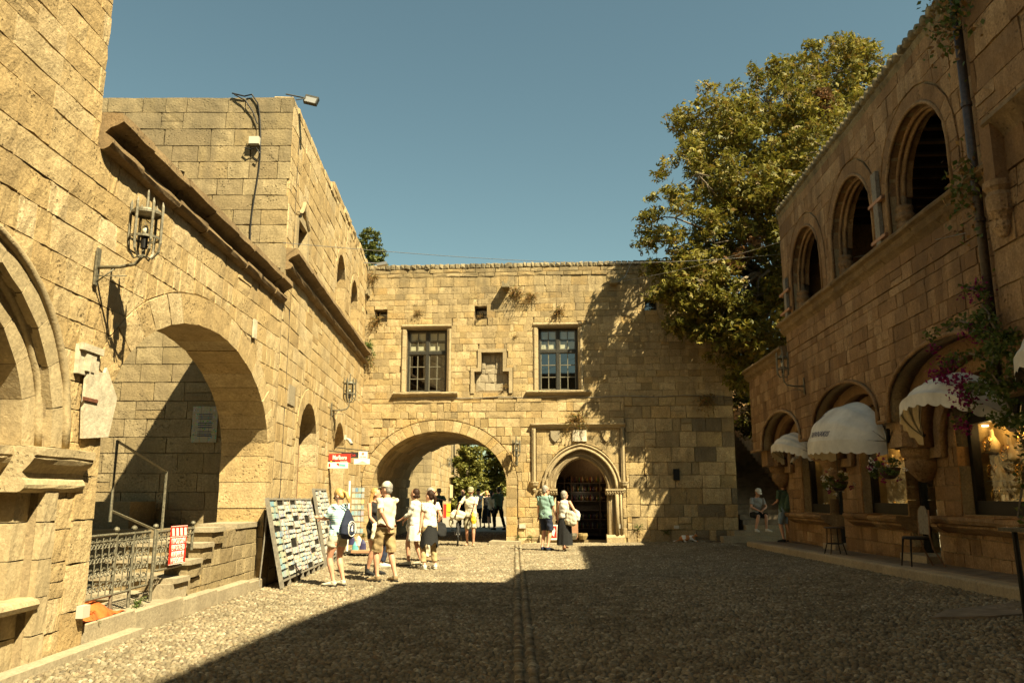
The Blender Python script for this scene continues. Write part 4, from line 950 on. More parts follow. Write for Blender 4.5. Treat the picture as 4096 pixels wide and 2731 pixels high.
runc(lambda u, w_, z: FU(u, w_, z + (10.2 - u) * .0), 5.5, 9.7, [(.0, 6.4), (.30, 6.38), (.33, 6.30), (.24, 6.22), (.16, 6.12), (.13, 6.05), (0, 6.0)], 0, (.6, .9), 'cornice_stone', M['under'], NB)
mb = MB(); mb.fbox(FU, 9.55, 9.8, .1, .30, 5.5, 6.4); mb.build('bracket', M['right'], NB)
mb = MB(); mb.lathe([(0, 4.75), (.05, 4.78), (.10, 4.9), (.09, 4.98), (.15, 5.1), (.16, 5.3), (.13, 5.36), (.17, 5.42), (.17, 5.5), (0, 5.5)], FU(9.67, .22, 0), 12); mb.build('bracket', M['right'], NB)
pp = thing('drainpipe', 'dark brown drainpipe running down the right hand house front', 'drainpipe', tuple(FU(10.35, .12, 3.0)))
mb = MB(); mb.tube([FU(10.35, .12, z) for z in (2.9, 8.75)], .062, 10); mb.build('pipe', M['dwood'], pp, smooth=True)
for z in (3.6, 5.2, 6.9, 8.3): mb = MB(); mb.tube([FU(10.35, .12, z), FU(10.35, .12, z + .06)], .075, 10); mb.build('collar', M['dwood'], pp)
# planks strapped to the loggia piers
for (u, lab) in ((19.75, 'grey plank strapped to the far pier of the loggia'), (13.78, 'grey plank strapped between the two nearer loggia arches')):
    mb = MB(); mb.fbox(FU, u - .10, u + .10, .02, .09, 5.98, 7.35 if u < 15 else 7.0); mb.build('plank', M['plank'], None, lab, 'plank')
for (u0, u1, z, lab) in ((19.45, 20.2, 6.62, 'upper'), (19.45, 20.2, 6.12, 'lower'), (13.5, 14.05, 6.75, 'upper'), (13.5, 14.05, 6.05, 'lower')):
    mb = MB(); mb.fbox(FU, u0 - .05, u1 + .05, .03, .10, z, z + .06); mb.fbox(FU, u0 - .05, u0 - .02, -.4, .10, z, z + .06); mb.fbox(FU, u1 + .02, u1 + .05, -.4, .10, z, z + .06)
    mb.build('ratchet_strap', M['strap'], None, lab + ' orange strap round the ' + ('far' if u0 > 16 else 'nearer') + ' loggia pier with the plank', 'strap')
# pavement and kerb
PV = MB(); n = 40
for i in range(n):
    y0 = 2 + 22.4 * i / n; y1 = 2 + 22.4 * (i + 1) / n
    PV.add([(kerbx(y0) + .25, y0, pav(y0)), (kerbx(y0) + 4, y0, pav(y0)), (kerbx(y1) + 4, y1, pav(y1)), (kerbx(y1) + .25, y1, pav(y1))], [(0, 1, 2, 3)])
PV.build('pavement', M['pave'], None, kind='structure')
kb = thing('kerb', 'pale stone kerb along the shop side pavement', 'kerb', (6.4, 14, 0))
y = 3.0
while y < 24.2:
    L = rng.uniform(.95, 1.3); y1 = min(y + L, 24.4)
    f2 = frame((kerbx(0), 0), (.059, 1), (-1, 0))
    mb = MB(); k = len(mb.v)
    pr_ = lambda yy: [(-.28, pav(yy) - .3), (0, pav(yy) - .3), (.0, pav(yy) - .03), (-.012, pav(yy) - .008), (-.03, pav(yy) + .004), (-.28, pav(yy) + .004)]
    A = [f2(y + .005, w_, z) for w_, z in pr_(y)]; B = [f2(y1 - .005, w_, z) for w_, z in pr_(y1)]
    mb.add(A + B, [tuple(range(6)), tuple(range(11, 5, -1))] + [(i, (i + 1) % 6, 6 + (i + 1) % 6, 6 + i) for i in range(6)]); mb.build('kerb_stone', M['slab'], kb); y = y1
# the stair alley between the gate and the right hand building
al = thing('alley_stair', 'dim stone stair climbing between the gate building and the loggia building', 'stairs', (8.4, 27, 0))
for k in range(26):
    z0 = gz(7.5, 26) + .16 * k; y0 = 25.6 + .36 * k; x0 = 6.6 if k < 1 else (7.05 if k < 2 else 7.55); x1 = 11.5
    mb = MB(); mb.fbox(frame((0, 0), (1, 0), (0, 1)), x0, x1, y0, y0 + (.42 if k < 25 else 6), z0 - .4, z0 + .16); mb.build('step', M['slab'] if k < 3 else M['pave'], al)
mb = MB(); mb.fbox(frame((0, 0), (1, 0), (0, 1)), 7.6, 14, 34.5, 35, 3, 6.5); mb.build('alley_end_wall', M['right'], None, 'dim stone wall closing the top of the stair alley', 'wall')
mb = MB(); mb.fbox(frame((0, 0), (1, 0), (0, 1)), 9.6, 10.2, 26.5, 34.5, 0, 5.2); mb.build('alley_side_wall', M['right'], None, 'stone side wall right of the stair alley', 'wall')
# beyond the gate
BB = thing('far_building', 'sunlit pale stone building seen through the gate passage', 'building', (-6.5, 52, 0))
FF2 = frame((-12, 49.5), (1, 0), (0, -1)); FS2 = frame((-4.9, 49.5), (.0, 1), (1, 0))
mb = MB(); mb.fbox(FF2, 0, 7.08, -26, -.03, -.1, 9); mb.build('body', M['mortar'], BB)
it = stones(lay(2.2, 7.08, .1, 6.2, (.36, .46), (.6, 1.3), rng, []), FF2, rng, (0, .015), -.1, .01, .012, .008); finish_masonry(it, BB, M['sand_b'], limit=120)
it = stones(lay(0, 26, .1, 6.6, (.36, .46), (.6, 1.3), rng, [('r', 15.5, 17.0, 3.2, 6.2), ('r', 18.5, 20, 3.2, 6.2)]), FS2, rng, (0, .015), -.05, .01, .012, .008); finish_masonry(it, BB, M['sand'], limit=120)
for u in (16.25, 19.25): mb = MB(); mb.fbox(FS2, u - .08, u + .08, -.1, .1, 3.2, 6.2); mb.fbox(FS2, u - .75, u + .75, -.02, .0, 3.2, 6.2, 1); mb.build('gothic_window', [M['trim'], M['dark']], BB)
mb = MB(); mb.strip(FS2, [(0, 2.95), (.3, 3.0), (.35, 3.15), (0, 3.2)], 13.5, 22); mb.build('string_course', M['trim'], BB)
sgn = MB(); sgn.fbox(FS2, 13, 15.5, .1, .16, 1.4, 2.4); sgn.build('sign_board', M['cream'], BB)
mb = MB(); mb.fbox(FS2, 8.5, 8.8, .2, .5, .1, 1.0); mb.build('yellow_box', M['yellow'], None, 'yellow box standing by the far building beyond the gate', 'box')
mb = MB(); mb.fbox(FS2, 5.0, 5.2, .3, .5, .1, 1.0); mb.build('red_post', M['red'], None, 'small red post beyond the gate beside the bicycle man', 'post')
mb = MB(); mb.fbox(frame((-3, 58), (1, 0), (0, -1)), 0, 30, -.5, 0, .1, 1.5); mb.build('low_wall', M['sand_b'], None, 'low sunlit stone wall under the trees beyond the gate', 'wall')
# ---------------------------------------------------------------- pebble paving
nr = np.random.RandomState(4)
def dome(n=6):
    V = [(0, 0, 1.0)] + [(.72 * math.cos(2 * PI * k / n), .72 * math.sin(2 * PI * k / n), .74) for k in range(n)] + [(math.cos(2 * PI * k / n + .3), math.sin(2 * PI * k / n + .3), 0) for k in range(n)]
    F = [(0, 1 + k, 1 + (k + 1) % n) for k in range(n)]
    for k in range(n): F += [(1 + k, 1 + n + k, 1 + n + (k + 1) % n), (1 + k, 1 + n + (k + 1) % n, 1 + (k + 1) % n)]
    return np.array(V), np.array(F)
DV, DF = dome(5)
def in_street(x, y):
    return x > -4.32 + (.0 if y < 15 else -.058 * (y - 15)) and x < kerbx(min(y, 24.4)) - .04 and not (y > 27.35 and (x < -4.66 or x > -.18)) and not (y > 25.55 and x > 6.55)
P = []
for (ya, yb, sx, sy) in ((5.6, 13, .064, .054), (13, 20.5, .072, .060), (20.5, 33.3, .088, .075)):
    y = ya; k = 0
    while y < yb:
        xl = -4.9; xr = 8.2 if y < 27.4 else 0
        lim = y * .70 + .6
        x = max(xl, -lim) + (k % 2) * sx / 2
        while x < min(xr, lim):
            if in_street(x, y) and not (-.03 < x - .004 * (y - 7) < .27 and y < 27):
                P.append((x, y, sx, sy))
            x += sx
        y += sy * .88; k += 1
P = np.array(P); N = len(P); print('pebbles', N)
px = P[:, 0] + nr.uniform(-.4, .4, N) * P[:, 2]; py = P[:, 1] + nr.uniform(-.4, .4, N) * P[:, 3]
a = P[:, 2] * nr.uniform(.46, .66, N); b = P[:, 3] * nr.uniform(.46, .66, N); h = nr.uniform(.024, .036, N); th = nr.normal(0, .55, N)
base = np.array([gz(x, y) for x, y in zip(px, py)]) - .026
def domes(idx):
    V = DV[None, :, :] * np.stack([a[idx], b[idx], h[idx]], 1)[:, None, :]
    V = V + nr.uniform(-.0035, .0035, V.shape); c, s = np.cos(th[idx])[:, None], np.sin(th[idx])[:, None]
    X = V[:, :, 0] * c - V[:, :, 1] * s + px[idx][:, None]; Y = V[:, :, 0] * s + V[:, :, 1] * c + py[idx][:, None]; Z = V[:, :, 2] + base[idx][:, None]
    F = DF[None] + (np.arange(len(idx)) * len(DV))[:, None, None]
    return np.stack([X, Y, Z], 2).reshape(-1, 3), F.reshape(-1, 3)
near = np.argsort(np.where((np.abs(px) < .64 * py) & (py > 6.72), py, 99))[:290]; rest = np.setdiff1d(np.arange(N), near)
V, F = domes(rest[py[rest] <= 15]); nv0 = len(V)
DV0, DF0 = DV, DF; DV = np.array([(0, 0, 1.)] + [(math.cos(PI * k / 3 + .2), math.sin(PI * k / 3 + .2), .1) for k in range(6)]); DF = np.array([(0, 1 + k, 1 + (k + 1) % 6) for k in range(6)])
V2, F2 = domes(rest[py[rest] > 15]); DV, DF = DV0, DF0
raw('cobblestone_bed', np.concatenate([V, V2]), np.concatenate([F, F2 + nv0]), M['pebble'], parent=ground, smooth=True, kind='stuff')
shared = []
for k in range(6):
    V = DV * np.array([.03, .026, .034]) + nr.uniform(-.003, .003, DV.shape)
    me = bpy.data.meshes.new('cobblestone'); me.from_pydata(V.tolist(), [], DF.tolist()); me.materials.append(M['pebble']); me.polygons.foreach_set('use_smooth', [True] * len(me.polygons)); shared.append(me)
for i in near:
    o = bpy.data.objects.new('cobblestone', shared[i % 6]); put(o, ground); o.location = (px[i], py[i], base[i]); o.rotation_euler = (0, 0, th[i]); o.scale = (a[i] / .03, b[i] / .026, h[i] / .034)
gut = []
r3 = random.Random(8)
GUT = thing('gutter', 'double row of long rounded stones down the middle of the square', 'gutter', (.1, 12, 0))
cnt = 0; restg = MB()
for row in (0, 1):
    y = 6.0
    while y < 26.8:
        L = r3.uniform(.08, .125) if y < 14 else r3.uniform(.10, .14)
        x = .06 + row * .125 + .004 * (y - 7) + r3.uniform(-.012, .012); z = gz(x, y)
        V = DV * np.array([r3.uniform(.05, .066), L * .45, r3.uniform(.036, .054)]) + np.array([x, y, z - .026]); V = V + nr.uniform(-.004, .004, V.shape)
        m_ = MB(); m_.add(V.tolist(), DF.tolist())
        if 6.6 < y and cnt < 240: m_.build('gutter_stone', M['pebble'], GUT, smooth=True, recalc=False); cnt += 1
        else: restg.add(m_.v, m_.f)
        y += L
restg.build('gutter_stone_row', M['pebble'], GUT, smooth=True, kind='stuff', recalc=False)
def patch(name, pts, mat, dz, lab, cat, kind=None):
    mb = MB(); mb.add([(x, y, gz(x, y) + dz) for x, y in pts] + [(x, y, gz(x, y) - .03) for x, y in pts], [tuple(range(len(pts))), tuple(range(2 * len(pts) - 1, len(pts) - 1, -1))] + [(i, (i + 1) % len(pts), len(pts) + (i + 1) % len(pts), len(pts) + i) for i in range(len(pts))])
    return mb.build(name, mat, None, lab, cat, kind=kind)
patch('drain_cover', [(4.6, 9.15), (5.1, 8.95), (7.0, 9.2), (7.0, 9.75), (6.2, 9.8), (5.0, 9.6)], M['pave'], .022, 'dark smooth patch let into the cobbles at the right', 'drain cover')
patch('manhole_cover', [(-2.35, 20.2), (-1.45, 20.2), (-1.4, 20.9), (-2.2, 20.9)], M['pave'], .02, 'flat grey cover plate in the cobbles behind the two women', 'manhole cover')
patch('threshold_slab', [(-5.0, 26.6), (-3.7, 26.7), (-3.5, 27.7), (-4.7, 27.7)], M['slab'], .09, 'worn stone slab at the left foot of the passage arch', 'slab')
patch('threshold_slab', [(-.75, 26.6), (.3, 26.4), (.3, 26.9), (-.25, 28.4), (-.6, 28.2)], M['slab'], .10, 'worn stone slab at the right foot of the passage arch', 'slab')
patch('wall_foot_slab', [(.4, 26.55), (1.9, 26.45), (1.9, 26.8), (.4, 26.9)], M['slab'], .03, 'thin grey slab at the wall foot between arch and doorway', 'slab')
# ---------------------------------------------------------------- plants
def leaf_mesh(n, pts, size, nrm=None, kind='palm', seed=0, droop=.3):
    r = np.random.RandomState(seed)
    if kind == 'palm':
        T = np.array([(0, 0, 0), (.28, .30, .05), (0, 1, -.06), (-.28, .30, .05), (.62, .22, .0), (.80, .78, -.1), (-.80, .78, -.1), (-.62, .22, 0)]); Fq = np.array([(0, 1, 2, 3), (0, 4, 5, 1), (0, 3, 6, 7)])
    elif kind == 'kite':
        T = np.array([(0, 0, 0), (.33, .45, .04), (0, 1, -.05), (-.33, .45, .04)]); Fq = np.array([(0, 1, 2, 3)])
    else:
        T = np.array([(0, 0, 0), (.12, .3, .03), (0, 1, 0), (-.12, .3, .03)]); Fq = np.array([(0, 1, 2, 3)])
    T = T - np.array([0, .4, 0]); n = len(pts)
    d = r.normal(0, 1, (n, 3)); d[:, 2] = d[:, 2] * .7 - droop; d /= np.linalg.norm(d, axis=1)[:, None]
    u = r.normal(0, 1, (n, 3)); u[:, 2] += .9
    x = np.cross(d, u); x /= np.linalg.norm(x, axis=1)[:, None] + 1e-6; z = np.cross(x, d)
    s = size * r.uniform(.6, 1.3, n)
    V = (T[None, :, 0:1] * x[:, None, :] + T[None, :, 1:2] * d[:, None, :] + T[None, :, 2:3] * z[:, None, :]) * s[:, None, None] + pts[:, None, :]
    F = Fq[None] + (np.arange(n) * len(T))[:, None, None]
    return V.reshape(-1, 3), F.reshape(-1, 4)
def crown_pts(blobs, dens, clr, seed, sq=.8, shell=.45):
    r = np.random.RandomState(seed); out = []; cl = []
    for (x, y, z, R_) in blobs:
        nc = max(4, int(dens * R_ ** 2))
        for _ in range(nc):
            d = r.normal(0, 1, 3); d /= np.linalg.norm(d); q = R_ * (shell + (1 - shell) * r.rand() ** .6)
            c = np.array([x, y, z]) + d * q * np.array([1, 1, sq]); cr = clr * r.uniform(.6, 1.25); cl.append((c, cr))
            m_ = int(62 * (cr / clr) ** 2); dd = r.normal(0, 1, (m_, 3)); dd /= np.linalg.norm(dd, axis=1)[:, None]
            out.append(c + dd * cr * (r.rand(m_, 1) ** .5) * np.array([1, 1, .62]))
    return np.concatenate(out), cl
def bez(a, b, sag, n=6, r=None):
    a, b = Vector(a), Vector(b); return [a.lerp(b, i / n) + Vector((0, 0, sag * math.sin(PI * i / n))) + (Vector((r.uniform(-.12, .12), r.uniform(-.12, .12), r.uniform(-.1, .1))) if r and 0 < i < n else Vector((0, 0, 0))) for i in range(n + 1)]
blobs = [(5.37, 25, 10.54, 1.3), (6.28, 25.5, 12.28, 1.5), (7.37, 27, 14.93, 1.6), (9.66, 28, 16.14, 1.9), (12.15, 29, 17.78, 1.8), (14.02, 30, 18.73, 1.6), (8.21, 27, 12.91, 2), (10.55, 28, 14.54, 2), (7.95, 26.5, 10.6, 1.7), (6.75, 25.5, 9.8, 1.3), (9.24, 27.5, 11.77, 1.8), (12.32, 29, 15.55, 2), (14.5, 30, 17, 2), (11, 28.5, 12.3, 2), (5.97, 25, 7.88, 1.0), (7.06, 25, 7.3, 1.0), (8.1, 25.5, 8.01, 1.1), (5.45, 25, 7.4, 0.65), (7.28, 25, 6.2, 0.6), (6.47, 25, 6.7, 0.6), (8.31, 25.5, 6.69, .8), (5.2, 24.8, 8.41, 0.5), (7.6, 25.6, 5.2, 0.35),
    (9.5, 23.3, 9.6, 1.5), (11, 22.6, 11, 1.7), (10.5, 24.5, 12.5, 1.7), (12.2, 22.5, 9.2, 1.5), (9.3, 24.6, 7.7, 1.0), (11.6, 24.2, 9.4, 1.5), (8.7, 24.6, 11.2, 1.3),
    (8.0, 26.3, 5.6, .8), (8.7, 27.5, 6.4, 1.2), (7.0, 25.2, 8.6, 1.0), (6.2, 25.1, 9.1, .9), (8.9, 26.8, 8.5, 1.3), (7.6, 25.4, 6.9, .9), (6.7, 25.1, 7.2, .8), (5.0, 25.0, 9.4, .7),
    (8.8, 23.6, 6.5, .9), (9.6, 22.9, 7.7, 1.1), (10.6, 23, 7, 1.3), (11.5, 24.5, 6.5, 1.3), (8.4, 28.5, 5.0, .8), (8.9, 29.5, 4.2, .9), (8.2, 27.8, 6.6, .9),  # first clumps hidden from view, added to shade gate foot and steps
    (5.2, 25, 8.0, .7), (5.9, 25, 7.0, .75), (6.4, 25, 6.3, .65), (7.2, 25.1, 5.6, .6), (4.9, 25, 8.9, .5),
    (5.9, 24.6, 8.3, .9), (6.7, 24.6, 7.4, .9), (7.4, 24.7, 6.4, .75)]
TR = thing('plane_tree', 'big plane tree with yellowing leaves rising behind the loggia building', 'tree', (10.3, 28.6, 2.0))
pts, cl = crown_pts(blobs, 13, .45, 7)
V, F = leaf_mesh(0, pts, .145, seed=2); raw('crown', V, F, M['leaf'], parent=TR)
ptf, _ = crown_pts([(x, y, z, r_ * .95) for x, y, z, r_ in blobs if x > 7.3], 4, .5, 77, .8, .1); V, F = leaf_mesh(0, ptf, .20, kind='kite', seed=12); raw('inner_foliage', V, F, M['leaf'], parent=TR); print('leaves', len(pts))
pts2, _ = crown_pts([(7.53, 25.0, 9.6, .55), (7.0, 24.8, 9.1, .45), (11.2, 27.0, 15.6, .5)], 14, .3, 9)
V, F = leaf_mesh(0, pts2, .16, seed=5, droop=.9); raw('dry_foliage', V, F, M['leaf_dry'], parent=TR)
r3 = random.Random(6); mb = MB(); mb.tube([(10.3, 28.6, 1.5), (10.2, 28.5, 5), (10.0, 28.2, 8.5)], [.45, .36, .28], 10); mb.build('trunk', M['bark'], TR, smooth=True)
mb = MB()
for (x, y, z, R_) in blobs: mb.tube(bez((10.0, 28.2, 8.3), (x, y, z), .5 if z > 9 else 1.2, 6, r3), [.13, .11, .09, .07, .055, .04, .02], 6)
for c, cr in cl[::4]:
    bb = min(blobs, key=lambda q: (q[0] - c[0]) ** 2 + (q[1] - c[1]) ** 2 + (q[2] - c[2]) ** 2); mb.tube(bez(bb[:3], c, .1, 3, r3), [.028, .02, .015, .008], 4)
mb.build('branches', M['bark'], TR, smooth=True)
# more below the left building and trees beyond the gate
def tree(lab, cat, blobs, dens, clr, size, mat, seed, trunk, kind='kite', name='tree'):
    t = thing(name, lab, cat, trunk, None); pts, _ = crown_pts(blobs, dens, clr, seed, 1.0, .6)
    V, F = leaf_mesh(0, pts, size, kind=kind, seed=seed, droop=-.3); raw('crown', V, F, mat, parent=t)
    zt = max(b[2] for b in blobs); mb = MB(); mb.tube([trunk, (trunk[0], trunk[1], zt)], [.3, .05], 7); mb.build('trunk', M['bark'], t)
tree('round green pine top showing above the roof where the left building meets the gate', 'pine tree', [(-7.94, 42, 15.3, .75), (-7.43, 42, 14.65, .6), (-8.3, 42, 14.3, .8), (-7.66, 42, 13.66, .8), (-7.8, 42, 12.6, 1)], 60, .24, .13, M['leaf_pine'], 21, (-7.8, 42, 0), name='pine_tree')
tree('dark tree closing the view at the head of the alley stair', 'tree', [(9.2, 36.5, 8.2, 2.2), (7.9, 37, 5.8, 1.6), (10.5, 36, 6, 2), (8.6, 37, 10.5, 1.6), (7.0, 37.5, 7.6, 1.2)], 14, .5, .2, M['leaf'], 55, (9.5, 37, 4))
for i, (x, y, zt, w_, lab) in enumerate(((-3.6, 66, 8, 1.5, 'tall cypress nearest the far building beyond the gate'), (-1.4, 69, 8.5, 1.7, 'cypress in the middle of the passage view'), (.9, 66, 8, 1.6, 'cypress at the right of the passage view'), (-4.9, 76, 9, 1.8, 'cypress deep behind the far building'), (3.2, 70, 8.5, 1.8, 'cypress behind the right jamb of the passage'))):
    tree(lab, 'cypress', [(x + .3 * math.sin(k * 2 + i), y, .9 + k * zt / 7, w_ * (1 - k / 12)) for k in range(7)], 34, .40, .22, M['leaf_cyp'], 30 + i, (x, y, 0), name='cypress_tree')
pts, _ = crown_pts([(x, 60 + (x % 3), .9, 1.1) for x in np.arange(-3.5, 5, 1.2)], 10, .35, 44); V, F = leaf_mesh(0, pts, .2, kind='kite', seed=3); raw('hedge', V, F, M['leaf_g'], label='low green shrubs growing in front of the cypresses beyond the gate', cat='hedge', origin=(0, 60, 0))
def tuft(fr, u, w_, z, s_, mat, lab, seed, n=40, hang=0., green=0., cat='wall plant'):
    r = random.Random(seed); mb = MB(); c = fr(u, w_, z)
    for i in range(n):
        d = (fr.d * r.uniform(-1, 1) + fr.n * r.uniform(.05, .9) + Vector((0, 0, r.uniform(-.5, 1) - hang))).normalized(); L = s_ * r.uniform(.4, 1)
        p1 = c + d * L * .5 + Vector((0, 0, .04 * L)); p2 = c + d * L + Vector((0, 0, -.25 * L * (1 + hang)))
        mb.tube([c, p1, p2], [.004, .0035, .002], 3, 0, False)
        for q in range(7):
            t = r.uniform(.3, 1); p = c.lerp(p1, min(1, t * 2)) if t < .5 else p1.lerp(p2, t * 2 - 1); e = Vector((r.uniform(-1, 1), r.uniform(-1, 1), r.uniform(-1, 1))).normalized(); f = e.cross(d).normalized(); k = s_ * r.uniform(.06, .13)
            mb.add([p, p + e * k * .5 + f * k * .3, p + e * k, p + e * k * .5 - f * k * .3], [(0, 1, 2, 3)], 1 if r.random() < green else 0)
    return mb.build('wall_plant', [mat, M['leaf_g']], None, lab, cat, 'dry plants growing in the wall joints' if green < .9 else 'green weeds at the wall foot', recalc=False)
for i, (u, z, s_, n, hang, lab) in enumerate(((.18, 9.15, .42, 46, .3, 'dry brown plant high up at the left end of the gate wall'), (.45, 7.56, .5, 44, .0, 'dry plant at the sill of the left small square window'), (1.85, 7.79, .36, 30, -.3, 'dry plant growing above the left window of the gate'), (5.30, 8.50, .52, 60, .2, 'bushy dry plant right of the middle water spout'), (5.86, 8.38, .42, 50, .2, 'second bushy dry plant between the water spouts'), (6.78, 7.76, .45, 50, -.1, 'dry plant growing above the right window of the gate'), (4.08, 7.62, .26, 26, -.4, 'small dry plant on the sill of the middle square window'), (5.3, 6.95, .2, 18, 0, 'tiny plant on the wall above the niche'), (4.89, 5.2, .26, 26, 0, 'dry plant in the lower right corner of the niche'), (7.36, 4.1, .62, 70, .2, 'large dry plant above the doorway label moulding'), (11.67, 4.75, .6, 60, .5, 'dry brown plant in tree shade at the right of the gate wall'))):
    tuft(FG, u, .02, z, s_, M['dry'], lab, 60 + i, n, hang, .12)
tuft(FG, .08, .03, 6.7, .55, M['leaf_g'], 'greenish creeper in the corner of gate and left building', 90, 60, .5, .6)
tuft(FG, .1, .03, 6.2, .5, M['dry'], 'brown creeper below the cornice end in the corner', 91, 50, .6, .4)
for i, (u, z, lab) in enumerate(((9.3, .5, 'green weed on the wall right of the doorway'), (5.39, .2, 'green weed at the wall foot right of the passage'), (5.75, .2, 'small weed near the doorway pillar'), (10.2, .35, 'green weed beside the resting cat'), (.2, .25, 'small weed at the left corner of the gate'))): tuft(FG, u, .03, z, .28 if i in (0, 3) else .16, M['leaf_g'], lab, 100 + i, 26, -.2, 1.0)
for i, (u, lab) in enumerate(((8.8, 'green weeds beside the orange tarp'), (10.0, 'green weeds under the iron gate'))): tuft(FA, u, -.12, .25, .2, M['leaf_g'], lab, 120 + i, 30, -.2, 1.0)
# bougainvillea on the right
BG = thing('bougainvillea', 'bougainvillea with magenta bracts trailing in front of the right hand shop arches', 'climbing plant', tuple(FU(9.6, .4, .6)))
r3 = random.Random(12); bs = []
for (u, w_, z, R_) in ((9.3, .35, 3.2, .45), (9.8, .35, 3.4, .35), (9.4, .4, 2.7, .4), (10.2, .3, 3.0, .3), (10.3, .35, 3.75, .16), (9.0, .4, 2.2, .35), (9.7, .3, 2.5, .3)): p = FU(u, w_, z); bs.append((p.x, p.y, p.z, R_))
pts, _ = crown_pts(bs, 55, .16, 14); V, F = leaf_mesh(0, pts[:5200], .065, kind='kite', seed=4); raw('foliage', V, F, M['leaf_g'], parent=BG)
tw = MB(); lp = []; fp = []
for (a_, b_, sag) in (((9.9, .3, 3.5), (11.8, .28, 3.85), .25), ((10.0, .3, 3.2), (11.7, .25, 3.45), .12), ((10.0, .3, 2.9), (11.2, .2, 2.9), .1), ((9.9, .3, 3.5), (10.4, .25, 4.3), .1), ((9.6, .4, 2.3), (9.5, .4, .8), 0), ((9.7, .4, 2.5), (10.1, .3, 3.4), 0), ((9.8, .3, 3.0), (11.3, .25, 2.6), .15)):
    L = bez(FU(*a_), FU(*b_), sag, 8, r3); tw.tube(L, [.016] * 5 + [.012, .01, .008, .005], 4)
    for i in range(150):
        k = r3.randrange(8); q = L[k].lerp(L[k + 1], r3.random()) + Vector((r3.gauss(0, .05), r3.gauss(0, .06), r3.gauss(0, .05))); lp.append(q)
tw.build('stems', M['bark'], BG); V, F = leaf_mesh(0, np.array([tuple(p) for p in lp]), .07, kind='kite', seed=8); raw('trailing_leaves', V, F, M['leaf_g'], parent=BG)
for (u, w_, z, R_, n) in ((11.45, .3, 3.30, .20, 150), (11.0, .3, 3.1, .18, 120), (10.9, .3, 2.85, .16, 110), (10.35, .25, 4.25, .16, 110), (11.75, .28, 3.72, .08, 30), (10.6, .3, 3.75, .12, 60), (11.2, .25, 2.5, .12, 60), (10.2, .3, 3.6, .14, 60), (11.2, .25, 3.45, .1, 40)):
    for i in range(n): fp.append(FU(u, w_, z) + Vector((r3.gauss(0, R_ * .5), r3.gauss(0, R_ * .6), r3.gauss(0, R_ * .5))))
V, F = leaf_mesh(0, np.array([tuple(p) for p in fp]), .06, kind='kite', seed=9); raw('bracts', V, F, M['magenta'], parent=BG, kind='stuff')
def vine(u, z, R_, n, lab, seed, hang):
    r = random.Random(seed); P_ = []; 
    for i in range(n): P_.append(tuple(FU(u + r.gauss(0, R_ * .5), .15 + abs(r.gauss(0, .16)), z + r.gauss(0, R_ * .4) - hang * abs(r.gauss(0, R_)))))
    V, F = leaf_mesh(0, np.array(P_), .085, kind='kite', seed=seed, droop=.9); mi = [0 if r.random() < .5 else 1 for _ in range(len(F))]
    raw('hanging_vine', V, F, [M['dry'], M['leaf_g']], label=lab, cat='climbing plant', origin=tuple(FU(u, .1, z - R_)), mi=mi)
vine(10.35, 6.05, .36, 260, 'withered vine hanging over the cornice beside the drainpipe', 131, 1.2)
vine(10.2, 8.7, .55, 520, 'dark withered vine at the top of the drainpipe', 132, .8)
# hanging flower baskets
for (u, w_, z, lab) in ((16.75, .12, 1.86, 'hanging basket of white and magenta flowers beside the far shop door'), (14.05, .15, 2.05, 'hanging basket of white and magenta flowers by the middle shop window')):
    t = thing('flower_basket', lab, 'flower basket', tuple(FU(u, w_, z - .2)), 'hanging flower baskets'); c = FU(u, w_, z)
    mb = MB(); mb.lathe([(0, -.22), (.08, -.21), (.15, -.14), (.19, -.02), (.17, -.02), (.0, -.04)], c, 12); mb.build('pot', M['dwood'], t)
    mb = MB(); mb.tube([c + Vector((0, 0, 0)), FU(u, w_ + .0, 2.85)], .006, 4); mb.build('hanger', M['iron'], t)
    bb = [(c.x, c.y, c.z, .26), (c.x - .1, c.y + .15, c.z - .08, .2), (c.x - .05, c.y - .2, c.z - .1, .2)]
    pts, _ = crown_pts(bb, 90, .09, 140); V, F = leaf_mesh(0, pts[:1500], .045, kind='kite', seed=6); raw('leaves', V, F, M['leaf_g'], parent=t)
    r = random.Random(int(u * 10)); cs = [[], []]
    for i in range(26):
        d = Vector((r.gauss(-.5, 1), r.gauss(0, 1.0), r.gauss(-.2, .8))).normalized(); q = c + Vector((d.x * .30, d.y * .36, d.z * .28)); k = r.random() < .5
        for j in range(7): cs[k].append(tuple(q + Vector((r.gauss(0, .02), r.gauss(0, .02), r.gauss(0, .02)))))
    for k, nm in ((0, 'petal_w'), (1, 'magenta')): V, F = leaf_mesh(0, np.array(cs[k]), .055, kind='kite', seed=7 + k); raw('flowers', V, F, M[nm], parent=t)
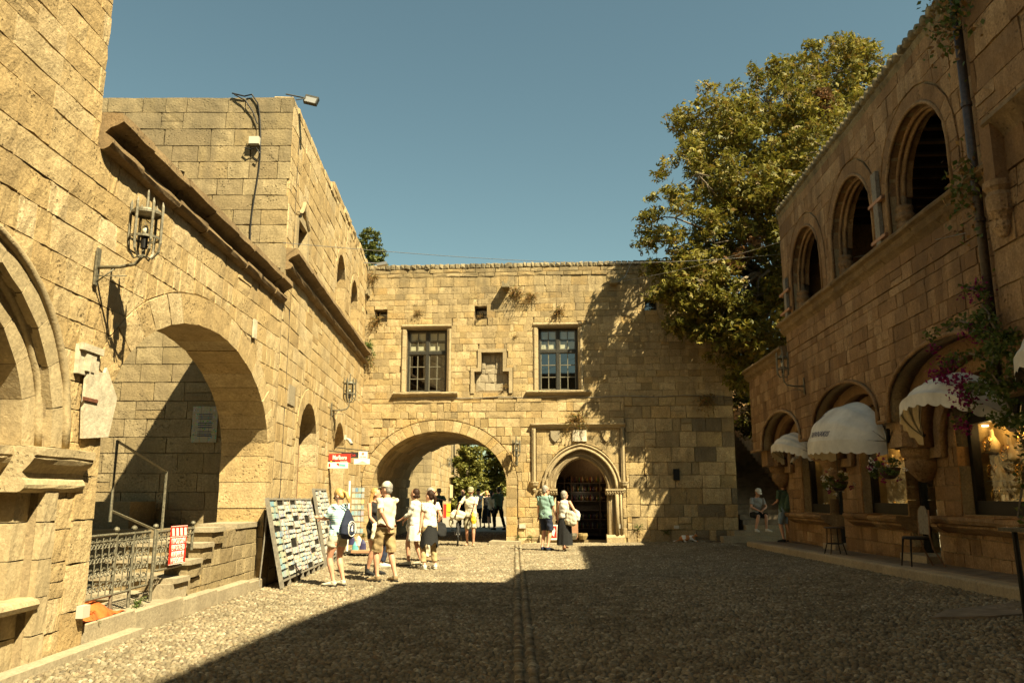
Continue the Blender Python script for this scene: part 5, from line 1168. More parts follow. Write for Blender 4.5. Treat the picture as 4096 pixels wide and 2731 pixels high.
# ---------------------------------------------------------------- street furniture and small things
def lantern(fr, u, zp, q, s_, lab, drop=.3, name='wall_lantern', up=True):
    """plate on the wall, arm out to q, cage standing on its end"""
    t = thing(name, lab, 'lantern', tuple(fr(u, 0, zp)), 'iron wall lanterns round the square')
    mb = MB(); mb.fbox(fr, u - .035, u + .035, .02, .04, zp - .16, zp + .24); mb.build('wall_plate', M['oiron'], t)
    zc = zp + drop
    mb = MB(); mb.tube([fr(u, .03, zp + .03), fr(u, q * .55, zp + .04), fr(u, q * .85, zp + .07), fr(u, q * .98, zp + .15), fr(u, q, zc - .02), fr(u, q, zc + .16)], .019, 8); mb.tube([fr(u, .03, zp - .13), fr(u, q * .45, zp + .03)], .009, 5); mb.tube([fr(u, .0, zp - .06), fr(u, q * .7, zp - .06)], .006, 4); mb.build('arm', M['oiron'], t, smooth=True)
    c = fr(u, q, 0); Rr = .155 * s_; H = .56 * s_
    for k in range(6):
        a = 2 * PI * k / 6 + .3; d = Vector((math.cos(a), math.sin(a), 0)); mb = MB()
        P_ = [c + d * .03 + Vector((0, 0, zc)), c + d * Rr * .55 + Vector((0, 0, zc - .03)), c + d * Rr * .93 + Vector((0, 0, zc + .05 * s_)), c + d * Rr + Vector((0, 0, zc + .15 * s_)), c + d * Rr + Vector((0, 0, zc + H)), c + d * Rr * .97 + Vector((0, 0, zc + H + .05))]
        mb.tube(P_, [.009, .011, .016, .017, .017, .004], 4); mb.build('cage_bar', M['oiron'], t)
    for z in (.18, .45):
        mb = MB(); mb.lathe([(Rr * .93, 0), (Rr * 1.0, 0), (Rr * 1.0, .025), (Rr * .93, .025), (Rr * .93, 0)], c + Vector((0, 0, zc + z * s_)), 20); mb.build('ring', M['oiron'], t)
    mb = MB(); mb.lathe([(0, 0), (Rr * .95, 0), (Rr * .9, .02), (.02, .05), (.012, .24), (0, .27)], c + Vector((0, 0, zc + .475 * s_)), 18); mb.build('top_plate', M['oiron'], t)
    mb = MB(); mb.lathe([(0, 0), (.055, 0), (.055, .13), (.045, .17), (.02, .19), (0, .19)], c + Vector((0, 0, zc + .22 * s_)), 14); mb.build('glass_jar', M['glass'], t, smooth=True)
    mb = MB(); mb.lathe([(0, 0), (.03, 0), (.035, .06), (.02, .10), (0, .11)], c + Vector((0, 0, zc + .23 * s_)), 10); mb.build('bulb', M['white'], t, smooth=True)
    mb = MB(); mb.lathe([(0, -.0), (.035, 0), (.035, .12), (.06, .13), (.06, .15), (0, .15)], c + Vector((0, 0, zc + .08 * s_)), 10); mb.build('lamp_holder', M['black'], t)
lantern(FA, 8.1, 3.88, .50, 1.0, 'iron cage wall lantern on the near left wall between the two arches', .16)
lantern(FB, 5.96, 3.72, .48, 1.0, 'iron cage wall lantern high on the left wall above the souvenir shop door', .28)
lantern(FU, 18.9, 4.08, .50, .95, 'iron cage wall lantern on the shaded right hand building', .28)
lantern(FG, 5.33, 2.72, .34, .85, 'iron cage lantern on the gate wall between passage and doorway', .14)
lantern(FF2, 6.15, 3.6, .5, 1.0, 'iron cage lantern on the front of the building beyond the gate', -.1)
lantern(FS2, 5.5, 3.6, .6, 1.0, 'iron cage lantern on the side of the building beyond the gate', -.1)
# iron railing with scrolls
FN = thing('iron_railing', 'ornate wrought iron railing and gate of scrolls across the open arch', 'railing', (-4.5, 10, .3))
def spiral(c, r0, r1, a0, turns, d, n=12): return [c + d * ((r0 + (r1 - r0) * i / n) * math.cos(a0 + turns * 2 * PI * i / n)) + Vector((0, 0, (r0 + (r1 - r0) * i / n) * math.sin(a0 + turns * 2 * PI * i / n))) for i in range(n + 1)]
panels = ((8.60, 9.34, .46, -.10), (9.37, 9.76, .46, -.10), (9.82, 10.34, .46, -.16), (10.42, 11.6, .62, -.10))
for pi_, (a, b, zb, w_) in enumerate(panels):
    zt = 1.12 - (a - 8.6) * .012; zb2 = zb
    mb = MB(); mb.tube([FA(a, w_, zt), FA(b, w_, zt)], .018, 5); mb.tube([FA(a, w_, zt - .07), FA(b, w_, zt - .07)], .010, 4); mb.tube([FA(a, w_, zb2), FA(b, w_, zb2)], .016, 5); mb.build('rail', M['oiron'], FN)
    n = int((b - a) / .135); 
    for k in range(n + 1):
        u = a + (b - a) * k / n; lo = zb2 if pi_ < 3 else zb2 + max(0, (u - 10.6)) * .42
        mb = MB(); mb.tube([FA(u, w_, lo), FA(u, w_, zt)], .0075, 4); mb.build('bar', M['oiron'], FN)
        if k < n:
            um = u + (b - a) / n / 2; z = lo + .06; sc = MB()
            while z < zt - .10:
                for s_ in (-1, 1):
                    sc.tube(spiral(FA(um + s_ * .034, w_, z + .04), .046, .010, PI / 2, -1.25 * s_, FA.d), .008, 4, 0, False)
                sc.box(FA(um, w_, z + .095), (.02, .03, .018)); z += .15
            sc.build('scroll', M['oiron'], FN)
for u in (8.6, 9.35, 9.79, 10.38, 11.6):
    mb = MB(); mb.tube([FA(u, -.11, .26 if u < 11 else .8), FA(u, -.11, 1.13)], .02, 6); mb.lathe([(0, -.03), (.03, -.015), (.036, 0), (.03, .02), (0, .035)], FA(u, -.11, 1.17), 8); mb.build('post', M['oiron'], FN)
SG = thing('warning_sign', 'red sheet warning sign with white Greek lettering tied to the iron railing', 'sign', tuple(FA(10.95, -.05, .75)))
fs = frame(tuple(FA(10.95, -.04, 0))[:2], (.10, 1), (1, 0))
mb = MB(); mb.fbox(fs, -.215, .215, -.004, .0, .66, 1.16); mb.build('panel', M['red'], SG)
mb = MB()
for k in range(4): mb.prism(fs, [(-.19 + k * .105, 1.13), (-.13 + k * .105, 1.13), (-.11 + k * .105, 1.03), (-.17 + k * .105, 1.03)], .001, .003)
mb.build('white_stripes', M['white'], SG)
for z in (.662, 1.014, 1.15): mb = MB(); mb.fbox(fs, -.213, .213, .001, .003, z, z + .007); mb.build('white_line', M['white'], SG)
for z, t_, sx in ((.93, 'ΠΡΟΣΟΧΗ', .78), (.845, 'ΕΡΓΟΤΑΞΙΟ', .66), (.76, 'ΑΠΑΓΟΡΕΥΕΤΑΙ', .47), (.68, 'Η ΕΙΣΟΔΟΣ', .66)): text_mesh(t_, fs, 0, .002, z, .092, M['white'], SG, sx=sx, bold=.002)
mb = MB(); r3 = random.Random(4); nu, nv = 14, 8; vs = []
for i in range(nu + 1):
    for j in range(nv + 1):
        a, b = i / nu, j / nv; vs.append(FA(8.55 + .95 * a, -.35 + .36 * b, .27 + .16 * math.sin(PI * min(1, a * 1.1)) * math.sin(PI * b) + r3.uniform(-.012, .012)))
mb.add(vs, [(i * (nv + 1) + j, (i + 1) * (nv + 1) + j, (i + 1) * (nv + 1) + j + 1, i * (nv + 1) + j + 1) for i in range(nu) for j in range(nv)]); mb.build('tarpaulin', M['tarp'], None, 'crumpled orange tarpaulin lying behind the iron railing', 'tarpaulin', smooth=True, recalc=False)
mb = MB(); mb.fbox(FA, 10.75, 11.3, -.30, -.02, .2, .42); mb.build('stone_block', M['slab'], None, 'pale stone block at the end of the iron railing', 'stone block')
# plaques and bits on the left wall
mb = MB(); mb.prism(FA, [(8.06, 2.80), (8.42, 2.84), (8.45, 2.90), (8.73, 2.60), (8.62, 2.17), (8.10, 2.12), (8.06, 2.4)], .03, .06); mb.build('marble_slab', M['marble'], None, 'broken pale marble slab fixed to the wall by a rusty clamp', 'marble slab')
mb = MB(); mb.fbox(FA, 8.02, 8.30, .06, .075, 2.50, 2.535); mb.build('wall_clamp', M['rust'], None, 'rusty iron clamp across the broken marble slab', 'clamp')
mr = thing('marble_relief', 'small carved marble relief set in the wall above the broken slab', 'relief', tuple(FA(8.1, .02, 2.8)))
mb = MB(); mb.fbox(FA, 7.9, 8.30, .0, .05, 2.76, 3.06); mb.build('panel', M['marble'], mr)
mb = MB(); mb.fbox(FA, 7.89, 8.31, .05, .085, 3.0, 3.07); mb.prism(FA, [(8.02, 2.80), (8.08, 2.80), (8.10, 2.97), (8.0, 2.97)], .05, .075); mb.prism(FA, [(8.12, 2.80), (8.18, 2.80), (8.20, 2.97), (8.10, 2.97)], .05, .07); mb.build('carving', M['marble'], mr)
mb = MB(); mb.fbox(FA, 13.22, 13.38, .02, .05, 4.18, 4.50); mb.build('marble_tablet', M['marble'], None, 'narrow white tablet on the wall right of the big open arch', 'tablet')
mb = MB(); mb.fbox(FB, .82, 1.42, .0, .03, 3.35, 3.75); mb.build('wall_tablet', M['slab'], None, 'pale blank tablet on the wall above the souvenir rack', 'tablet')
mb = MB(); mb.fbox(FA, 8.38, 8.52, .02, .09, .34, .46); mb.build('junction_box', M['plastic'], None, 'cream junction box low on the pier beside the iron railing', 'junction box')
tile = thing('tile_panel', 'painted ceramic tile panel on the shaded court wall', 'tile panel', tuple(FF(1.33, .02, 2.5)))
tm, t_, b_ = new_mat('painted_tile'); g_ = t_.nodes.new('ShaderNodeNewGeometry'); v_ = t_.nodes.new('ShaderNodeTexVoronoi'); v_.inputs['Scale'].default_value = 24; t_.links.new(g_.outputs['Position'], v_.inputs['Vector'])
t_.links.new(mixc(t_, ramp(t_, v_.outputs['Distance'], [(.25, 1.), (.42, 0.)]), (.32, .29, .20), mixc(t_, .6, v_.outputs['Color'], (.15, .22, .12), 'MULTIPLY')), b_.inputs['Base Color']); b_.inputs['Roughness'].default_value = .3
for i in range(3):
    for j in range(5): mb = MB(); mb.fbox(FF, 1.09 + i * .16, 1.245 + i * .16, .015, .03, 2.53 + j * .135, 2.66 + j * .135); mb.build('tile', tm, tile)
for k in range(12):
    if k % 4 != 3: mb = MB(); mb.fbox(FF, 1.19, 1.45, .031, .033, 2.64 + k * .04, 2.655 + k * .04); mb.build('written_line', M['navyprint'], tile)
ca = thing('wall_spotlight', 'black spotlight on a bracket under the big open arch', 'spotlight', tuple(FA(14.3, -.4, 2.9))); 
mb = MB(); mb.fbox(FA, 14.2, 14.44, -.55, -.38, 2.98, 3.10); mb.tube([FA(14.5, -.5, 3.1), FA(14.3, -.45, 3.1)], .012, 5); mb.build('housing', M['black'], ca)
# cable, box and floodlights on the tall building
cb = thing('cable', 'black cable running down the front of the tall left building from the roof', 'cable', tuple(FF(.6, .03, 5.6)))
r3 = random.Random(9); mb = MB(); P_ = [FF(1.25, .06, 9.56), FF(1.0, .05, 9.50), FF(.85, .05, 9.54), FF(.72, .05, 9.35)] + [FF(.66 + .05 * math.sin(z * 2.1), .025, z) for z in np.arange(9.1, 5.6, -.3)]; mb.tube(P_, .016, 5)
mb.tube([FF(1.2, .06, 9.53), FF(.95, .08, 9.38), FF(.8, .06, 9.15), FF(.70, .05, 8.9)], .014, 5); mb.build('strand', M['black'], cb)
jb = thing('junction_box', 'white junction box with dangling loops on the tall left building', 'junction box', tuple(FF(.72, .03, 8.45)))
mb = MB(); mb.fbox(FF, .62, .82, .02, .14, 8.44, 8.59); mb.build('box', M['plastic'], jb)
mb = MB(); mb.tube([FF(.86, .1, 8.45), FF(.9, .1, 8.36), FF(.8, .12, 8.32), FF(.68, .1, 8.36), FF(.6, .08, 8.25), FF(.66, .06, 8.1), FF(.72, .05, 8.14)], .014, 5); mb.build('loop', M['black'], jb)
fl = thing('floodlight', 'grey floodlight on a bracket at the roof corner of the tall left building', 'floodlight', tuple(FB(.3, .1, 9.5)))
mb = MB(); mb.tube([FB(.1, -.2, 9.62), FB(.25, .18, 9.62)], .015, 5); mb.tube([FB(.1, .02, 9.5), FB(.25, .18, 9.62)], .012, 5); mb.build('bracket', M['iron'], fl)
mb = MB(); q = FB(.3, .28, 9.60); mb.box(q, (.28, .10, .18), Matrix.Rotation(.25, 3, 'Y') @ Matrix.Rotation(-.3, 3, 'X')); mb.build('housing', M['iron'], fl); mb = MB(); mb.box(q + Vector((-.0, -.06, -.02)), (.23, .02, .13), Matrix.Rotation(.25, 3, 'Y') @ Matrix.Rotation(-.3, 3, 'X')); mb.build('lens', M['steel'], fl)
f2 = thing('floodlight', 'small floodlight on a long arm at the far roof end of the left building', 'floodlight', tuple(FB(11.4, .1, 9.3)))
mb = MB(); mb.tube([FB(11.4, -.1, 9.40), FB(11.4, .5, 9.38)], .02, 5); mb.box(FB(11.4, .62, 9.36), (.34, .2, .10), Matrix.Rotation(-.2, 3, 'Y')); mb.build('housing', M['steel'], f2)
for nm, P0, P1, sag, lab in (('wire', FF(-.0, .2, 6.35), Vector((9.2, 26, 9.6)), -.35, 'thin overhead wire crossing the square from the left building'), ('wire', Vector((8.6, 25.2, 8.9)), FU(10.8, .1, 5.2), -.1, 'thin wire from the tree to the loggia building'), ('wire', FG(8.75, .3, 8.75), FU(19.8, .1, 8.0), -.1, 'thin wire from the right water spout to the loggia building')):
    mb = MB(); mb.tube([P0.lerp(P1, i / 24) + Vector((0, 0, sag * math.sin(PI * i / 24))) for i in range(25)], .006, 4); mb.build(nm, M['steel'], None, lab, 'wire')
mb = MB(); mb.tube([FG(8.75, .3, 8.72), FG(9.1, .1, 9.0), FG(9.35, .05, 9.55), FG(10.5, .05, 9.64), FG(12.5, .05, 9.66)], .01, 4); mb.tube([FG(1.2, .03, 4.84)] + [FG(u, .03, 4.84 + .02 * math.sin(u * 3)) for u in np.arange(1.5, 12.5, .4)], .012, 4); mb.build('wall_cable', M['steel'], None, 'thin cable fixed along the gate wall below the window sills', 'cable')
# small boxes and cameras
for fr, u, z, s_, lab in ((FG, 8.69, .5, .14, 'cream socket box low on the gate wall right of the doorway'), (FG, 10.54, .5, .10, 'small socket box on the gate wall above the cat'), (FG, 5.51, .5, .13, 'cream socket box on the gate wall left of the couple')): mb = MB(); mb.fbox(fr, u - s_ * .8, u + s_ * .8, .01, .07, z, z + s_); mb.build('socket_box', M['plastic'], None, lab, 'socket box')
mb = MB(); mb.fbox(FG, 10.5, 10.7, .02, .08, 2.05, 2.42); mb.build('letter_box', M['black'], None, 'black box fixed on the shaded right part of the gate wall', 'letter box')
for fr, u, w_, z, lab in ((FB, 8.5, .15, 3.1, 'white security camera above the souvenir shop door'), (FW, 22.35, .12, 2.5, 'white dome security camera by the far awning'), (FW, 14.0, .12, 2.62, 'white dome security camera beside the near awning')):
    t = thing('security_camera', lab, 'security camera', tuple(fr(u, w_, z))); mb = MB(); mb.fbox(fr, u - .05, u + .05, 0, .06, z + .06, z + .2); mb.build('mount', M['plastic'], t)
    mb = MB(); mb.tube([fr(u, .05, z + .1), fr(u, w_, z + .05), fr(u - .05, w_ + .08, z - .06)], [.03, .055, .05], 10); mb.build('housing', M['plastic'], t, smooth=True); mb = MB(); mb.ell(fr(u - .055, w_ + .085, z - .07), (.035, .035, .03)); mb.build('lens', M['black'], t)
# hanging shop signs
HS = thing('hanging_sign', 'red Marlboro sign with white board below hanging from the left wall', 'sign', tuple(FB(5.9, .3, 2.3)))
fh = frame(tuple(FB(5.9, .02, 0))[:2], (1, .02), (0, -1))
mb = MB(); mb.fbox(fh, 0, .56, -.03, 0, 2.45, 2.62); mb.build('red_board', M['red'], HS); text_mesh('Marlboro', fh, .28, .002, 2.475, .155, M['white'], HS, sx=.62, bold=.004)
mb = MB(); mb.fbox(fh, .0, .17, .0, .004, 2.41, 2.445); mb.build('black_band', M['blk'], HS); mb = MB(); mb.fbox(fh, 0, .56, -.03, -.0, 2.405, 2.45); mb.build('red_band', M['red'], HS); text_mesh('Coca-Cola', fh, .38, .002, 2.413, .05, M['white'], HS, sx=.85, shear=.3)
mb = MB(); mb.prism(fh, [(.03, 2.41), (.10, 2.41), (.065, 2.445)], .004, .006); mb.build('yellow_mark', M['yellow'], HS)
mb = MB(); mb.fbox(fh, -.02, .50, -.03, 0, 2.25, 2.405); mb.build('white_board', M['white'], HS)
mb = MB(); mb.prism(fh, [(.27, 2.31), (.44, 2.295), (.44, 2.35), (.27, 2.37)], .001, .005); mb.build('pack_picture', M['teal'], HS); mb = MB(); mb.prism(fh, [(.21, 2.345), (.27, 2.31), (.27, 2.37), (.21, 2.385)], .001, .005); mb.prism(fh, [(.0, 2.28), (.04, 2.28), (.05, 2.33), (.03, 2.38), (.0, 2.37)], .001, .004); mb.build('pack_side', M['red'], HS)
H2s = thing('hanging_sign', 'white Gift Shop sign with black board hanging behind the red sign', 'sign', tuple(FB(7.0, .5, 2.3)))
fk = frame(tuple(FB(7.0, .02, 0))[:2], (1, .02), (0, -1))
mb = MB(); mb.fbox(fk, .15, .62, -.03, 0, 2.57, 2.72); mb.build('black_board', M['blk'], H2s); text_mesh('Coca-Cola', fk, .36, .002, 2.61, .10, M['red'], H2s, sx=.8, shear=.3)
mb = MB(); mb.fbox(fk, .62, .86, -.03, .0, 2.55, 2.74); mb.build('gift_board', M['white'], H2s); text_mesh('Gift Shop', fk, .74, .002, 2.58, .05, M['blk'], H2s, sx=.9, shear=.2)
mb = MB(); mb.lathe([(0, 0), (.03, 0), (.035, .004), (0, .004)], fk(.74, .003, 2.68), 10, ax=Matrix.Rotation(PI / 2, 3, 'X')); mb.build('rose_mark', M['strap'], H2s)
mb = MB(); mb.fbox(fk, .50, .93, -.03, 0, 2.40, 2.54); mb.prism(fk, [(.6, 2.42), (.86, 2.42), (.73, 2.48)], .001, .003, 1); mb.build('white_board', [M['white'], M['cream']], H2s)
mb = MB(); mb.tube([FB(5.9, 0, 2.70), fh(.5, -.02, 2.64)], .012, 4); mb.build('bracket', M['iron'], HS); mb = MB(); mb.tube([FB(7, 0, 2.85), fk(.9, -.02, 2.75)], .012, 4); mb.build('bracket', M['iron'], H2s)
# souvenir racks
pm, t_, b_ = new_mat('souvenir_print'); r_, P_ = rnd_piece(t_)
cc = [(.70, .66, .55), (.20, .40, .50), (.62, .55, .40), (.65, .62, .55), (.12, .25, .42), (.70, .45, .45), (.45, .60, .60), (.60, .30, .12), (.74, .70, .62), (.35, .30, .22), (.65, .60, .50), (.75, .55, .20)]
b1 = ramp(t_, r_, [(i / 11, c) for i, c in enumerate(cc)]); t_.links.new(mixc(t_, ramp(t_, noi(t_, 45, 3, .6, P_), [(.42, 0.), (.6, .65)]), b1, (.16, .20, .20)), b_.inputs['Base Color']); b_.inputs['Roughness'].default_value = .45
pm2, t_, b_ = new_mat('postcard_print'); r_, P_ = rnd_piece(t_)
cc = [(.10, .30, .42), (.16, .36, .40), (.30, .34, .22), (.45, .42, .32), (.08, .20, .36), (.20, .32, .20), (.50, .38, .25)]
b1 = ramp(t_, r_, [(i / 6, c) for i, c in enumerate(cc)]); t_.links.new(mixc(t_, ramp(t_, noi(t_, 38, 4, .6, P_), [(.42, 0.), (.6, .7)]), b1, (.45, .42, .34)), b_.inputs['Base Color']); b_.inputs['Roughness'].default_value = .3
def rack(A, B, tA, tB, h, lab, cols, ncard, seed, group):
    """leaning board from ground line A-B to top line tA-tB"""
    A, B, tA, tB = map(Vector, (A, B, tA, tB)); t = thing('souvenir_rack', lab, 'souvenir rack', tuple((A + B) / 2), 'souvenir racks along the left wall')
    nrm = (B - A).cross(tA - A).normalized(); nrm = nrm if nrm.x > 0 else -nrm
    pt = lambda s_, v, o=0: (A.lerp(B, s_)).lerp(tA.lerp(tB, s_), v) + nrm * o
    def slab(s0, s1, v0, v1, o0, o1): 
        m_ = MB(); vs = [pt(s_, v, o) for o in (o0, o1) for s_, v in ((s0, v0), (s1, v0), (s1, v1), (s0, v1))]; m_.add(vs, [(0, 1, 2, 3), (7, 6, 5, 4), (0, 4, 5, 1), (1, 5, 6, 2), (2, 6, 7, 3), (3, 7, 4, 0)]); return m_
    L = (B - A).length; slab(0, 1, .06, .97, -.03, 0).build('board', M['black'], t)
    for s_ in [k / cols for k in range(cols + 1)]:
        e = .02 / L; slab(s_ - e, s_ + e, -.0, 1.0, -.05, .018).build('frame_post', M['plank'], t)
    for v in (.06, .97): slab(0, 1, v, v + .02, -.05, .02).build('frame_rail', M['plank'], t)
    for s_ in (0.02, .5, .98): m_ = MB(); m_.tube([pt(s_, .9, -.04), Vector((pt(s_, .9).x - .12, pt(s_, .9).y, A.z))], .015, 4); m_.build('prop', M['plank'], t)
    r = random.Random(seed); items = []
    nrow = 17
    for c in range(cols):
        w0 = 1 / cols; card = c < ncard; w = .085 if card else .055; k = max(3, int(L * w0 * .92 / w)); k = k if not card else 3
        for i in range(nrow if not card else 12):
            v0 = .10 + (.86) * i / (nrow if not card else 12); vh = .86 / (nrow if not card else 12)
            if r.random() < .12: continue
            v0 += r.uniform(-.012, .012)
            for j in range(k):
                s0 = c * w0 + w0 * (.04 + .92 * j / k); s1 = c * w0 + w0 * (.04 + .92 * (j + .88) / k); o = r.uniform(.012, .03)
                items.append((slab(s0, s1, v0 + vh * r.uniform(.02, .22), v0 + vh * r.uniform(.72, 1.0), .004, o), card, pt(s0, v0)))
    items.sort(key=lambda q: (q[2] - CAM).length); 
    return items
it1 = rack((-3.88, 14.05, .02), (-4.10, 18.0, .02), (-4.26, 14.15, 1.52), (-4.46, 17.9, 1.50), 1.5, 'long leaning souvenir rack of cards and magnets behind the woman in stripes', 7, 1, 3, '')
it2 = rack((-4.12, 18.35, .02), (-4.25, 20.3, .02), (-4.50, 18.4, 1.72), (-4.66, 20.2, 1.72), 1.7, 'taller souvenir rack partly hidden by the woman in stripes', 4, 0, 4, '')
nc = nm_ = 0; rest_ = MB()
for mb, card, p in it1 + it2:
    zn = ('bottom', 'middle', 'top')[min(2, max(0, int(p.z / .5)))]; yn = ('near end', 'second bay', 'third bay', 'fourth bay', 'fifth bay', 'sixth bay', 'far end')[min(6, max(0, int((p.y - 14.05) / .57)))]
    if card and nc < 60: mb.build('postcard', pm2, None, 'glossy postcard in the ' + zn + ' rows at the ' + yn + ' of the long souvenir rack', 'postcard', 'postcards on the long souvenir rack'); nc += 1
    elif not card and nm_ < 225: mb.build('fridge_magnet', pm, None, 'small souvenir magnet in the ' + zn + ' rows at the ' + yn + ' of the long souvenir rack', 'magnet', 'magnets on the long souvenir rack'); nm_ += 1
    else: rest_.add(mb.v, mb.f)
rest_.build('souvenir_magnets', pm, None, 'many more small souvenirs further along the racks', 'magnets', kind='stuff')
tw_ = thing('postcard_tower', 'tall white wire stand of postcards by the gate corner', 'postcard stand', (-4.2, 22.3, 0))
mb = MB(); mb.tube([(-4.42, 22.0, .05), (-4.42, 22.0, 1.95)], .035, 6); mb.build('pole', M['white'], tw_)
mb = MB(); mb.fbox(frame((-4.45, 21.9), (1, 0), (0, -1)), 0, .75, -.5, .05, .04, .10); mb.build('base', M['iron'], tw_)
for z in np.arange(.55, 1.85, .155): mb = MB(); mb.box((-4.2, 22.2, z), (.34, .30, .012)); mb.build('tray', M['steel'], tw_)
r3 = random.Random(17)
for i, z in enumerate(np.arange(.57, 1.80, .155)):
    for j in range(4): mb = MB(); mb.box((-4.31 + j * .085, 22.06, z + .055), (.075, .02, .11)); mb.build('postcard', pm2 if (i + j) % 2 else pm, None, 'postcard in the tall white wire stand by the gate corner', 'postcard', 'postcards in the tall wire stand')
for i, (x, z, c) in enumerate(((-4.3, .42, 'navyprint'), (-4.12, .40, 'cloth_w'), (-4.2, .25, 'teal'), (-4.0, .3, 'navyprint'))): mb = MB(); mb.loft([((x, 22.0, z + .1), .02, .02), ((x, 22.0, z), .08, .05), ((x, 22, z - .16), .09, .04)]); mb.build('cloth_bag', M[c], None, 'small ' + ('blue', 'white', 'teal', 'dark')[i] + ' cloth bag hanging under the postcard stand', 'cloth bag')
mb = MB(); mb.box((-4.0, 21.85, .1), (.5, .35, .06)); mb.build('shoe_tray', M['strap'], None, 'reddish tray on the ground beside the postcard stand', 'tray')
# awnings
def awning(c, a, z0, r, w0, al0, al1, lab, text=False, vz=.26):
    t = thing('awning', lab, 'awning', tuple(FU(c, w0, z0)), 'white shell awnings on the shop arches'); nT, nA = 26, 14
    def S(th, al, k=1.0):
        d = r * max(0, math.sin(th)) ** .92 * (1 + .018 * math.cos((al - al1) / (al0 - al1) * 6 * PI)) * k
        return FU(c + a * math.cos(th), w0 + d * math.cos(al) * 1.05, z0 + d * math.sin(al))
    mb = MB(); vs = [S(PI * i / nT, al0 + (al1 - al0) * j / nA) for j in range(nA + 1) for i in range(nT + 1)]
    mb.add(vs, [(j * (nT + 1) + i, j * (nT + 1) + i + 1, (j + 1) * (nT + 1) + i + 1, (j + 1) * (nT + 1) + i) for j in range(nA) for i in range(nT)]); mb.build('canopy', M['cloth_w'], t, smooth=True, recalc=False)
    mb = MB(); vs = []; nT2 = 78
    for j in range(4):
        for i in range(nT2 + 1):
            p = S(PI * i / nT2, al1); fr_ = j / 3; drop = vz * fr_
            if j == 3: drop = vz - .045 + .045 * abs(math.sin(i / nT2 * 15 * PI))
            vs.append(p + Vector((0, 0, -drop)) + FU.n * (.012 * math.sin(i * 1.1) * fr_))
    mb.add(vs, [(j * (nT2 + 1) + i, j * (nT2 + 1) + i + 1, (j + 1) * (nT2 + 1) + i + 1, (j + 1) * (nT2 + 1) + i) for j in range(3) for i in range(nT2)]); mb.build('valance', M['cloth_w'], t, smooth=True, recalc=False)
    for al in (al0, (al0 + al1) / 2, al1): mb = MB(); mb.tube([S(PI * i / 20, al, .94) for i in range(21)], .012, 4); mb.build('hoop', M['steel'], t)
    for s_ in (-1, 1): mb = MB(); mb.tube([FU(c + s_ * a, w0 - .02, z0), FU(c + s_ * (a + .22), w0 + .05, z0 + .20)], .035, 6); mb.build('hinge_arm', M['black'], t)
    if text:
        f = lambda u, w_, z: S(u, z, 1.012 + w_)
        for tx, th0, al, sz in (('TAPANAKIS', 1.72, al1 + .10, .20), ('G', 1.45, al1 + .62, .32)): text_mesh(tx, f, th0, .0, al, sz, M['navyprint'], t, sx=.62, depth=.001, flip=1, shear=.15)
awning(20.95, 1.25, 2.55, .62, -.30, R(80), R(30), 'retracted white shell awning in the farthest corbelled arch', vz=.2)
awning(16.05, 1.38, 2.52, .86, -.10, R(85), R(6), 'wide open white shell awning with dark blue lettering', True)
awning(12.25, 1.40, 2.55, .85, -.30, R(80), R(38), 'retracted white shell awning behind the bougainvillea', vz=.2)
awning(8.35, 1.1, 2.85, .8, -.0, R(85), R(20), 'white awning just showing at the right edge', vz=.2)
# stool, bistro chair, table
st = thing('stool', 'round black metal stool standing on the far pavement', 'stool', (6.85, 17.4, pav(17.4)))
b = Vector((6.85, 17.4, pav(17.4)))
mb = MB(); mb.lathe([(0, .53), (.19, .53), (.2, .545), (.19, .56), (0, .56)], b, 20); mb.build('seat', M['dwood'], st)
for k in range(4):
    d = Vector((math.cos(PI / 4 + PI / 2 * k), math.sin(PI / 4 + PI / 2 * k), 0)); mb = MB(); mb.tube([b + d * .15 + Vector((0, 0, .53)), b + d * .17 + Vector((0, 0, .22)), b + d * .24], .012, 6); mb.build('leg', M['black'], st)
mb = MB(); mb.tube([b + Vector((.17 * math.cos(a_), .17 * math.sin(a_), .22)) for a_ in np.linspace(0, 2 * PI, 21)], .009, 5); mb.build('ring', M['black'], st)
ch = thing('bistro_chair', 'bistro chair with round black seat and tall pale back on the pavement', 'chair', (6.80, 13.7, pav(13.7)))
b = Vector((6.80, 13.7, pav(13.7))); 
mb = MB(); mb.lathe([(0, .44), (.2, .44), (.215, .46), (.2, .485), (0, .49)], b + Vector((-.05, 0, 0)), 20); mb.build('seat', M['black'], ch)
for x, y, x2, y2 in ((-.2, -.13, -.24, -.17), (-.2, .13, -.24, .17)): mb = MB(); mb.tube([b + Vector((x, y, .45)), b + Vector((x2, y2, 0))], [.018, .012], 8); mb.build('leg', M['black'], ch)
for s_ in (-1, 1): mb = MB(); mb.tube([b + Vector((.12, .17 * s_, .92)), b + Vector((.10, .17 * s_, .5)), b + Vector((.14, .17 * s_, .3)), b + Vector((.30, .2 * s_, 0))], .013, 6); mb.build('leg', M['wood'], ch)
mb = MB(); P_ = [(-.16, .52), (.16, .52), (.165, .80), (.12, .93), (.05, .985), (-.05, .985), (-.12, .93), (-.165, .80)]; f_ = frame((b.x + .11, b.y), (0, 1), (-1, 0)); mb.prism(lambda u, w_, z: f_(u, w_, z + b.z), P_, -.008, .008); mb.build('backrest', M['plank'], ch)
tb = thing('table', 'dark metal cafe table cut by the right edge in the foreground', 'table', (4.75, 6.9, gz(4.7, 6.9)))
g0 = gz(4.7, 6.9); mb = MB(); mb.box((4.72, 6.95, g0 + .985), (.74, .74, .03)); mb.build('top', M['iron'], tb); mb = MB(); mb.box((4.72, 6.95, g0 + 1.002), (.66, .66, .01)); mb.build('inlay', M['glass_d'], tb)
